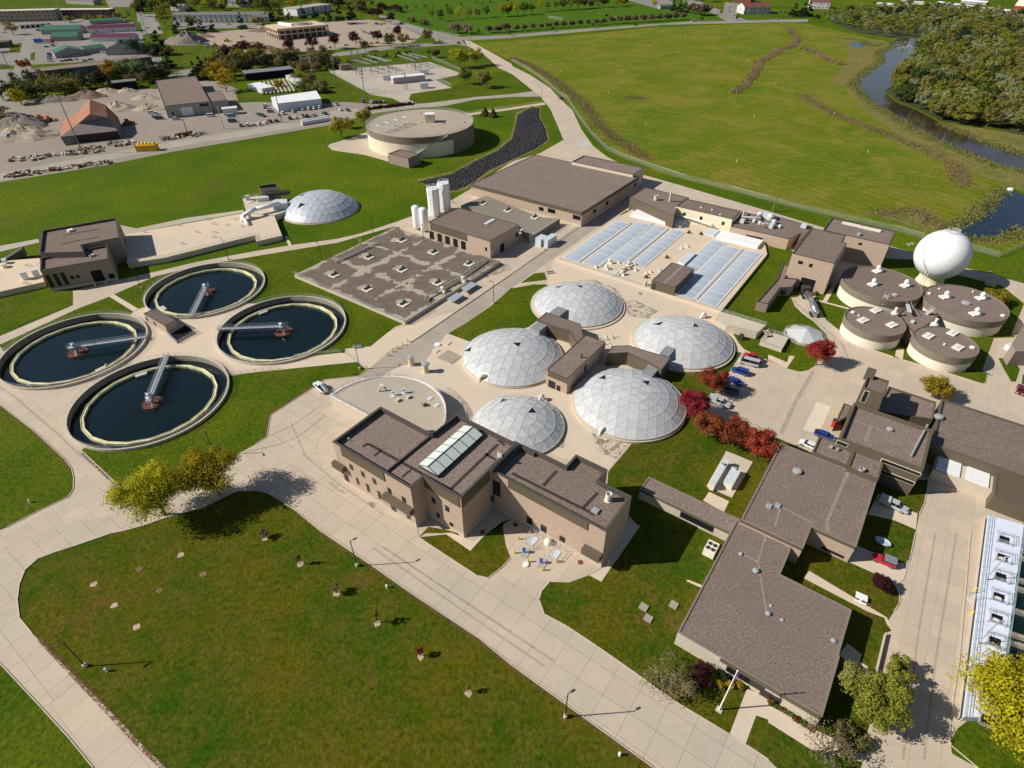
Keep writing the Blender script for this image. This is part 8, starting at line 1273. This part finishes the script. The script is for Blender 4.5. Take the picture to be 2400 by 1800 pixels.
for px, k, k2, R, H, w in [((740,1190), 'yolive', 'olive', 6.2,11, 'yellow tree beside the reservoir apron, the farther left one'),((938,1085), 'yolive', 'brown', 5.4,9.5, 'yellow brown tree touching the reservoir'),((800,1110), 'brown', None, 3.2,5, 'small brown tree between the two yellow ones'),((1765,588), 'yolive', 'olive', 7.8,15, 'larger yellow tree at the road junction'),((1905,570), 'olive', 'yolive', 7.4,14, 'olive and gold tree beside the larger yellow one'),((1812,725), 'green', None, 5.6,11, 'dark green round tree east of the substation'),((1975,760), 'olive', 'brown', 6.4,11.5, 'olive round tree nearest the works road'),((1555,498), 'maroon', 'brown', 4,6.5, 'small brown tree on the substation lawn'),((945,445), 'twig', 'brown', 5,9, 'thin bare tree among the maroon row'),((610,590), 'dark', None, 6.5,14, 'big spruce above the substation corner')]: far_tree(px, '10', k, R, H, w, 'trees around the substation', 0, k2, conic='spruce' in w)
for i, (px, k, R, H) in enumerate([((295,455), 'maroon', 6.5,12),((497,440), 'maroon', 6.2,12.5),((685,420), 'maroon', 6.4,13),((868,400), 'maroon', 6.2,13),((1055,375), 'maroon', 6,12),((1165,210), 'maroon', 5.6,12),((1010,160), 'maroon', 6,12),((1060,165), 'maroon', 6,12),((1228,340), 'maroon', 5.4,13),((1165,412), 'green', 6.4,12.5),((1275,400), 'olive', 6.2,11.5),((1487,378), 'olive', 6.0,13)]): far_tree(px, '10', k, R, H, (['maroon tree on the building site side of the road, '+ORD[min(i, 8)]+' of its row', 'round green tree in the maroon row', 'olive brown tree beside the green one', 'tall olive tree nearest the junction'][0 if i < 9 else i-8]), 'trees along the far road', i % 2, 'brown' if k == 'olive' else None)
for i, (px, tl, R, H) in enumerate([((290,165), '10', 3.6,12),((410,160), '10', 4.5,14),((515,155), '10', 4.0,13),((620,185), '10', 6.0,18),((728,175), '10', 5.4,19),((825,170), '10', 5.6,19),((1545,290), '00', 5.8,18),((1650,260), '00', 5.5,12),((1750,280), '00', 5.0,13),((1848,278), '00', 5.0,13),((2095,250), '00', 5.0,16),((1480,590), '00', 5.0,13),((1700,690), '00', 5.0,15),((1760,680), '00', 5.5,15),((1400,470), '00', 7,20),((150,180), '10', 6,16),((220,170), '10', 5,14),((1395,95), '20', 4.5,15),((1445,100), '20', 4.5,16),((1490,110), '20', 5,14),((220,140), '30', 6,14),((300,145), '30', 8,17),((340,140), '30', 6,15),((700,580), '10', 3.5,7)]): far_tree(px, tl, 'dark', R, H, 'dark conical spruce in the town and along its roads', 'dark conical spruces', i % 3, None, True, .03, 'spruce_tree')
for i, px in enumerate([(800,550),(835,535),(930,510),(1037,500),(1022,520),(1105,510),(1133,490),(1210,500),(1232,470),(1300,470),(1330,460),(1495,460)]): far_tree(px, '10', 'dark', 1.9,4.4, 'small dark conical shrub in the row behind the substation', 'small conical shrubs', 0, None, True, .02, 'cone_shrub')
rnd = random.Random(21)
for i, (px, k, k2, R, H) in enumerate([((185,900), 'yellow', 'yolive', 7,10),((960,680), 'yellow', 'orange', 6.5,14),((985,700), 'orange', 'yellow', 5,10),((230,600), 'red', 'orange', 5,9),((1960,790), 'orange', 'yolive', 8,16),((1900,700), 'orange', 'yolive', 7,16),((120,300), 'orange', 'brown', 7,14),((1430,230), 'yolive', 'green', 8,20),((1400,150), 'yolive', 'green', 7,16),((470,780), 'brown', 'olive', 8,10),((1180,680), 'pale', 'green', 9,15),((200,840), 'dark', 'green', 8,12),((30,860), 'dark', None, 9,14),((330,850), 'dark', 'brown', 9,12),((260,870), 'dark', 'green', 8,11),((420,830), 'green', 'brown', 8,10),((560,800), 'dark', 'brown', 9,10),((650,790), 'brown', 'olive', 8,9),((720,770), 'dark', None, 9,12),((780,770), 'dark', 'brown', 8,11),((840,760), 'dark', 'maroon', 8,12),((900,745), 'dark', None, 8,11),((1090,680), 'green', 'pale', 8,14),((1260,700), 'dark', None, 8,12),((1330,710), 'dark', None, 8,11),((1400,690), 'brown', 'dark', 7,9),((1130,460), 'dark', None, 10,12),((1220,470), 'dark', None, 9,13),((1320,480), 'dark', None, 9,11),((1470,480), 'maroon', 'brown', 5,7),((1340,350), 'olive', 'brown', 7,8),
 ((1660,130), 'maroon', None, 7,10),((1660,235), 'olive', 'green', 7,12),((1960,520), 'maroon', None, 8,14),((2140,460), 'maroon', None, 8,12),((1880,550), 'olive', 'brown', 7,10),((2160,560), 'olive', 'yolive', 7,14),((2100,640), 'dark', 'green', 8,13),((2030,650), 'brown', 'olive', 7,11),((1820,660), 'dark', None, 8,14),((610,195), 'yolive', 'brown', 5,7),((780,195), 'brown', 'yolive', 6,9),((900,190), 'yolive', 'brown', 6,9),((1030,185), 'brown', 'olive', 6,10),((-20,450), 'dark', None, 7,12),((1200,100), 'olive', 'brown', 9,15),((1270,90), 'green', None, 9,16),((1350,60), 'olive', None, 9,14),((1420,40), 'dark', None, 10,14),((1600,30), 'olive', None, 9,14),((1700,40), 'green', None, 10,15),((1780,20), 'olive', None, 9,13),((1850,80), 'maroon', 'brown', 7,9),((1920,90), 'maroon', 'brown', 7,9),((2190,50), 'olive', None, 9,14),((640,-10), 'green', None, 10,14),((830,0), 'dark', None, 10,13),((-30,1000), 'olive', 'brown', 8,6),((-60,1060), 'brown', 'olive', 8,5)]):
 far_tree(px, '00', k, R, H, k.replace('yolive', 'yellow green').replace('pale', 'pale green')+' leaved tree in the town belt, '+['round headed', 'broad', 'upright'][i % 3]+', '+(ORD+['thirteenth', 'fourteenth', 'fifteenth', 'sixteenth', 'seventeenth', 'eighteenth', 'nineteenth', 'twentieth'])[i//3]+' from the yard side', 'trees of the town belt', i % 3, k2, th=.08)
for i, (px, tl, k, R, H) in enumerate([((30,90), '10', 'olive', 9,14),((110,90), '10', 'dark', 9,14),((170,90), '10', 'olive', 9,14),((330,80), '10', 'yolive', 10,16),((560,60), '10', 'olive', 8,12),((720,80), '10', 'dark', 9,15),((790,70), '10', 'olive', 10,17),((850,90), '10', 'olive', 9,14),((900,110), '10', 'brown', 7,11),((20,210), '10', 'brown', 7,9),((930,100), '10', 'maroon', 5,7),((1080,80), '10', 'maroon', 7,8),((1120,90), '10', 'maroon', 7,8),((1200,100), '10', 'maroon', 8,9),((1240,110), '10', 'maroon', 6,8),((1350,188), '10', 'brown', 6,6),((1455,215), '10', 'brown', 6,5),((1300,90), '10', 'brown', 4,7),((1000,45), '10', 'brown', 4,7),((1460,68), '10', 'green', 3,5),((1715,285), '10', 'twig', 6,10),((1745,288), '10', 'twig', 6,10),((1830,290), '10', 'twig', 7,10),((60,560), '10', 'brown', 8,9),((150,560), '10', 'dark', 8,9),((240,540), '10', 'brown', 9,10),((320,560), '10', 'dark', 9,10),((400,590), '10', 'brown', 6,7),((540,550), '10', 'brown', 8,9),((20,500), '10', 'olive', 7,9),((360,700), '10', 'brown', 5,6),((420,790), '10', 'green', 6,6),((500,790), '10', 'green', 7,6),((570,800), '10', 'brown', 6,6),((440,740), '10', 'brown', 5,5),((200,760), '10', 'yolive', 3,5)]): far_tree(px, tl, k, R, H, k.replace('yolive', 'yellow green').replace('twig', 'bare grey')+' tree or bush around the building site, '+(ORD+['thirteenth', 'fourteenth', 'fifteenth', 'sixteenth', 'seventeenth', 'eighteenth', 'nineteenth', 'twentieth'])[i//2]+(' near' if i % 2 else ' far')+' one', 'trees around the building site', i % 3, th=.08)
PT = [((1520,165), '10', 'olive', 4.6,12),((1595,185), '10', 'green', 4.8,13),((1678,175), '10', 'green', 4.8,14),((1755,165), '10', 'yolive', 4.4,13),((1838,165), '10', 'olive', 4.4,11),((1915,160), '10', 'brown', 4,10),((1993,150), '10', 'green', 5,13),((2135,145), '10', 'yolive', 5.5,14),((2180,140), '10', 'yolive', 5.5,13),((45,130), '20', 'yolive', 6,14),((110,128), '20', 'green', 6,14),((170,125), '20', 'green', 5,12),((243,105), '20', 'yolive', 5,13),((305,98), '20', 'olive', 4.6,11),((375,92), '20', 'green', 4.6,11),((435,88), '20', 'green', 6.5,14),((505,82), '20', 'olive', 6.5,14),((570,80), '20', 'green', 6.5,14),((620,76), '20', 'green', 6.5,14),((680,70), '20', 'brown', 4.5,10),((745,68), '20', 'green', 7,15),((800,64), '20', 'green', 6,13),((910,60), '20', 'yolive', 6,13),((965,50), '20', 'yolive', 5,10),((1225,70), '20', 'yolive', 5,10)]
for i, (px, tl, k, R, H) in enumerate(PT): far_tree(px, tl, k, R, H, k.replace('yolive', 'golden green')+' tree in the long park row', 'trees of the long park row' if True else '', i % 3)
for i in range(22): x = 40+i*68.5; y = 262-i*5.2 if i < 12 else 200-(i-12)*4.2; far_tree((x, y+8), '20', 'twig', 3.3 if i < 12 else 4.2,6 if i < 12 else 7.5, 'small pinkish brown tree in the row along the park road', 'pinkish trees along the park road', i % 3, 'maroon', th=.25)
for i, (px, tl, R, H) in enumerate([((2015,285), '10', 4.5,7),((2090,280), '10', 4,6.5),((2165,275), '10', 5,8),((1560,120), '20', 7,12),((1620,135), '20', 8,13),((1665,130), '20', 7,11)]): far_tree(px, tl, 'twig', R, H, 'pinkish brown tree, '+ORD[i]+' of the looser group beside the park road', 'loose pinkish trees', i % 3, 'maroon')
for i, (px, tl) in enumerate([((1925,300), '10'),((2185,310), '10'),((95,270), '20'),((345,275), '20'),((435,240), '20'),((695,248), '20'),((765,222), '20'),((1635,190), '20'),((1805,135), '20'),((1940,178), '20'),((1383,80), '10'),((1530,75), '10'),((1650,60), '10'),((1773,50), '10'),((1908,40), '10'),((2025,35), '10'),((2175,20), '10'),((1960,45), '10')]): far_tree(px, tl, 'green', 2.2 if i < 10 else 2,6 if i < 10 else 4.5, 'young dark green park tree standing alone in the grass', 'young park trees', i % 3)
for i, (px, tl) in enumerate([((1980,1000), '10'),((2048,1010), '10')]): far_tree(px, tl, 'green', 2.4,5, 'young evergreen on the bank beside the reservoir, '+('smaller' if i == 0 else 'larger')+' one', 'young evergreens', 0, None, True, .05)
def inside(p, poly):
 c = False; n = len(poly)
 for i in range(n):
  a, b = poly[i], poly[(i+1) % n]
  if (a.y > p.y) != (b.y > p.y) and p.x < (b.x-a.x)*(p.y-a.y)/(b.y-a.y)+a.x: c = not c
 return c
W1 = t_('30', [(1115,865),(1030,790),(1110,700),(1270,520),(1300,420),(1330,290),(1420,230),(1600,200),(1900,150),(2212,130),(2700,150),(2800,1150),(2300,1175),(2212,1160),(1980,1100),(1750,1090),(1500,1045),(1300,945)])
W2 = t_('30', [(360,185),(600,150),(800,100),(1000,80),(1400,75),(1700,100),(2100,130),(1900,150),(1600,200),(1420,230),(1330,290),(1240,330),(1060,325),(850,300),(750,270),(600,220),(480,200)])
rnd = random.Random(77); spots = []
def scatter(poly, sp):
 x0, x1 = min(p.x for p in poly), max(p.x for p in poly); y0, y1 = min(p.y for p in poly), max(p.y for p in poly); out = []; tries = int((x1-x0)*(y1-y0)/sp/sp*4)
 for _ in range(tries):
  p = Vector((rnd.uniform(x0, x1), rnd.uniform(y0, y1), 0)); s_ = sp*(.8 if p.y < 600 else 1.15)
  if p.x > p.y*.95+40 or not inside(p, poly): continue
  if all((p-q).length > s_ for q in out): out.append(p)
 return out
SP = sorted(scatter(W1,9.0)+scatter(W2,10.5), key=lambda p: p.y)
KW = [('olive', 'green'),('green', 'olive'),('brown', 'olive'),('pale', 'olive'),('dark', 'green'),('olive', 'brown'),('olive', 'brown'),('pale', 'pale'),('olive', 'olive')]
KN = dict(olive='olive green', green='mid green', brown='brown green', pale='silvery pale green', dark='dark green', yolive='yellow green')
far_m = []
for i, p in enumerate(SP):
 k, k2 = KW[min(8, int(rnd.random()*9))]; R = rnd.uniform(5.0,9.0); H = rnd.uniform(8.5,14)*(1.0 if p.y > 300 else .85)
 if i < 280: tree(None, None, k, R, H, KN[k]+' tree in the dense riverside wood', 'trees of the riverside wood', i % 2, 'woodland_tree', dens=.9, leaf=.5, th=.08, at=p, mat2=k2)
 else: far_m.append((p, k, R, H))
if far_m:
 V = []; F = []; MI = []; ks = list(KN)
 src = crown_mesh('src', LF['olive'], 1,1,260, .13,5,20); sv = [v.co.copy() for v in src.vertices]; sf = [tuple(f.vertices) for f in src.polygons]
 for p, k, R, H in far_m:
  b = len(V); a = rnd.uniform(0,6); ca, sa = math.cos(a), math.sin(a); V += [(p.x+R*(v.x*ca-v.y*sa), p.y+R*(v.x*sa+v.y*ca), H*.08+v.z*H*.46) for v in sv]; F += [tuple(j+b for j in f) for f in sf]; MI += [ks.index(k)]*len(sf)
 me = bpy.data.meshes.new('far_woodland'); me.from_pydata(V, [], F); [me.materials.append(LF[k]) for k in ks]; me.polygons.foreach_set('material_index', MI); me.update(); o = bpy.data.objects.new('far_woodland', me); C.objects.link(o); tag(o, 'far treetops of the riverside wood running to the edge', 'woodland', kind='stuff')
print('woods', len(SP), 'far', len(far_m))
nb_ = 0
for bi, (poly, sp, kk, H0, nm) in enumerate([(t_('10', [(0,480),(600,450),(700,560),(640,600),(380,650),(340,590),(0,590)]), 9,('brown', 'dark', 'olive', 'brown'), 6, 'scrub tree in the brown belt above the nursery'),(t_('00', [(120,730),(700,790),(1000,770),(1470,690),(1450,600),(1050,620),(880,720),(400,690)]), 9,('dark', 'green', 'brown', 'dark'), 9, 'dark tree packed in the belt behind the dirt yard'),(t_('00', [(1160,-20),(2300,-20),(2212,70),(1560,90),(1200,170)]), 17,('olive', 'green', 'dark', 'yolive'), 14, 'tall tree among the white houses at the top edge'),(t_('10', [(0,-20),(860,-20),(950,90),(640,60),(350,50),(0,90)]), 17,('green', 'olive', 'dark', 'brown'), 14, 'tall tree behind the building site at the top edge'),(t_('00', [(2020,480),(2300,430),(2300,600),(1850,700),(1700,690),(1820,560)]), 12,('brown', 'dark', 'maroon', 'olive'), 9, 'mixed tree between the green square and the nursery'),(t_('10', [(350,660),(450,680),(640,780),(560,830),(380,800)]), 11,('brown', 'green', 'olive', 'brown'), 5, 'low bush on the bank beside the white shed'),(t_('20', [(1440,-20),(1620,20),(1900,10),(2100,-20)]), 20,('dark', 'olive', 'brown', 'green'), 12, 'tree among the maroon roofed houses')]):
 for p in scatter(poly, sp): k = kk[rnd.randrange(4)]; tree(None, None, k, rnd.uniform(.42, .6)*sp, H0*rnd.uniform(.8,1.25), KN.get(k, k)+' '+nm, nm.replace('tree', 'trees').replace('bush', 'bushes'), rnd.randrange(3), 'belt_tree', dens=.5, leaf=.58, th=.1, at=p)
def brush(name, lines, mat, n, R, H, label, ls=.4):
 V = []; F = []; r = random.Random(len(label))
 for pts in lines:
  segs = list(zip(pts, pts[1:])); tot = sum((b-a).length for a, b in segs)
  for a, b in segs:
   for _ in range(int(n*(b-a).length)):
    p = a.lerp(b, r.random())+Vector((r.gauss(0, R), r.gauss(0, R), 0)); hh = H*r.uniform(.3,1.1); an = r.uniform(0, PI); s_ = ls*r.uniform(.6,1.4); x = Vector((math.cos(an)*s_, math.sin(an)*s_, 0)); k = len(V); V += [tuple(p-x), tuple(p+x),(p.x+x.x*.6, p.y+x.y*.6, hh),(p.x-x.x*.8, p.y-x.y*.8, hh*.85)]; F.append((k, k+1, k+2, k+3))
 me = bpy.data.meshes.new(name); me.from_pydata(V, [], F); me.materials.append(mat); me.update(); o = bpy.data.objects.new(name, me); C.objects.link(o); tag(o, label, 'brush', kind='stuff')
DRY = leafmat('dry_brush', (.24, .175, .09),(.36, .27, .14)); WEED = leafmat('reed_green', (.12, .13, .03),(.25, .22, .08))
brush('dry_brush', [t_('20', [(1930,800),(2020,740),(2090,640),(2140,540),(2212,490)]), t_('30', [(0,500),(100,440),(200,400),(250,350),(230,300),(170,240)]), t_('30', [(240,400),(400,450),(520,520),(640,560)])], DRY, 30,1.6,1.6, 'brown brush ridge winding across the wild field', .38)
brush('dry_weeds', [t_('20', [(0,500),(150,560),(300,650),(430,740),(560,850),(640,920),(720,1030),(800,1120),(920,1210),(1100,1330),(1200,1380)]), t_('30', [(290,820),(450,920),(700,1040),(1000,1150),(1300,1270),(1600,1420),(1700,1550)]), t_('20', [(990,840),(1140,850)]), t_('31', [(900,380),(1150,350),(1300,340),(1450,470),(1550,520)]), t_('31', [(1700,150),(1650,80),(1600,0)])], DRY, 26,2.6, .6, 'scattered dry weeds along the fence and the field edges', .26)
brush('river_reeds', [t_('30', [(760,680),(730,740),(900,905),(1250,1115),(1600,1285),(1950,1425),(2212,1495)]), t_('30', [(1090,400),(960,440),(965,530),(850,615),(780,660)]), t_('31', [(2030,155),(1900,280),(1780,395),(1560,505),(1640,585),(1800,600),(2050,590),(2212,505)]), t_('30', [(1500,1070),(1900,1235),(2212,1340)]), t_('30', [(600,330),(800,350),(900,400),(1000,380)])], WEED, 30,1.9, .8, 'reeds and rough grass fringing the river and pond', .28)
brush('verge_bushes', [t_('10', [(960,950),(1360,900)])], LF['maroon'], 9,1.2,2.0, 'low reddish bushes along the service road verge', .5)
brush('riprap_weeds', [t_('10', [(1420,1575),(1700,1510),(1900,1400),(2080,1310)])], DRY, 4, .8, .6, 'orange dry weeds at the edge of the black stone bed', .35)
def stones(name, poly, mat, n, smin, smax, label):
 r = random.Random(3); x0, x1 = min(p.x for p in poly), max(p.x for p in poly); y0, y1 = min(p.y for p in poly), max(p.y for p in poly); m = MB(); c = 0
 while c < n:
  p = Vector((r.uniform(x0, x1), r.uniform(y0, y1), 0))
  if not inside(p, poly): continue
  s_ = r.uniform(smin, smax); a = r.uniform(0,6); h = s_*r.uniform(.5, .9); pts = [(p.x+s_*math.cos(a+k*1.57)*r.uniform(.7,1.1), p.y+s_*math.sin(a+k*1.57)*r.uniform(.7,1.1), .1) for k in range(4)]; m.add(pts+[(p.x+r.uniform(-.2, .2)*s_, p.y+r.uniform(-.2, .2)*s_, .1+h)], [(0,1,4),(1,2,4),(2,3,4),(3,0,4)]); c += 1
 tag(m.build(name, mat), label, 'stones', kind='stuff')
stones('black_stones', t_('20', [(60,1000),(170,940),(235,945),(230,1010),(285,1120),(300,1200),(190,1280),(0,1370)], '10', [(2212,1370),(2000,1470),(1900,1550),(1750,1640)], '11', [(1690,170),(1530,140),(1430,95)], '10', [(1430,1575),(1700,1505),(1900,1395),(2080,1315),(2212,1210)]), simple('black_rock', (.036, .036, .042), .8, .5, .6), 6000, .35, .9, 'bed of loose black stones running down to the filter hall')
stones('river_foam', t_('30', [(1100,360),(1230,355),(1250,430),(1120,430)]), simple('foam_white', (.6, .62, .62), .6), 130, .12, .4, 'white riffle foam at the river bend')
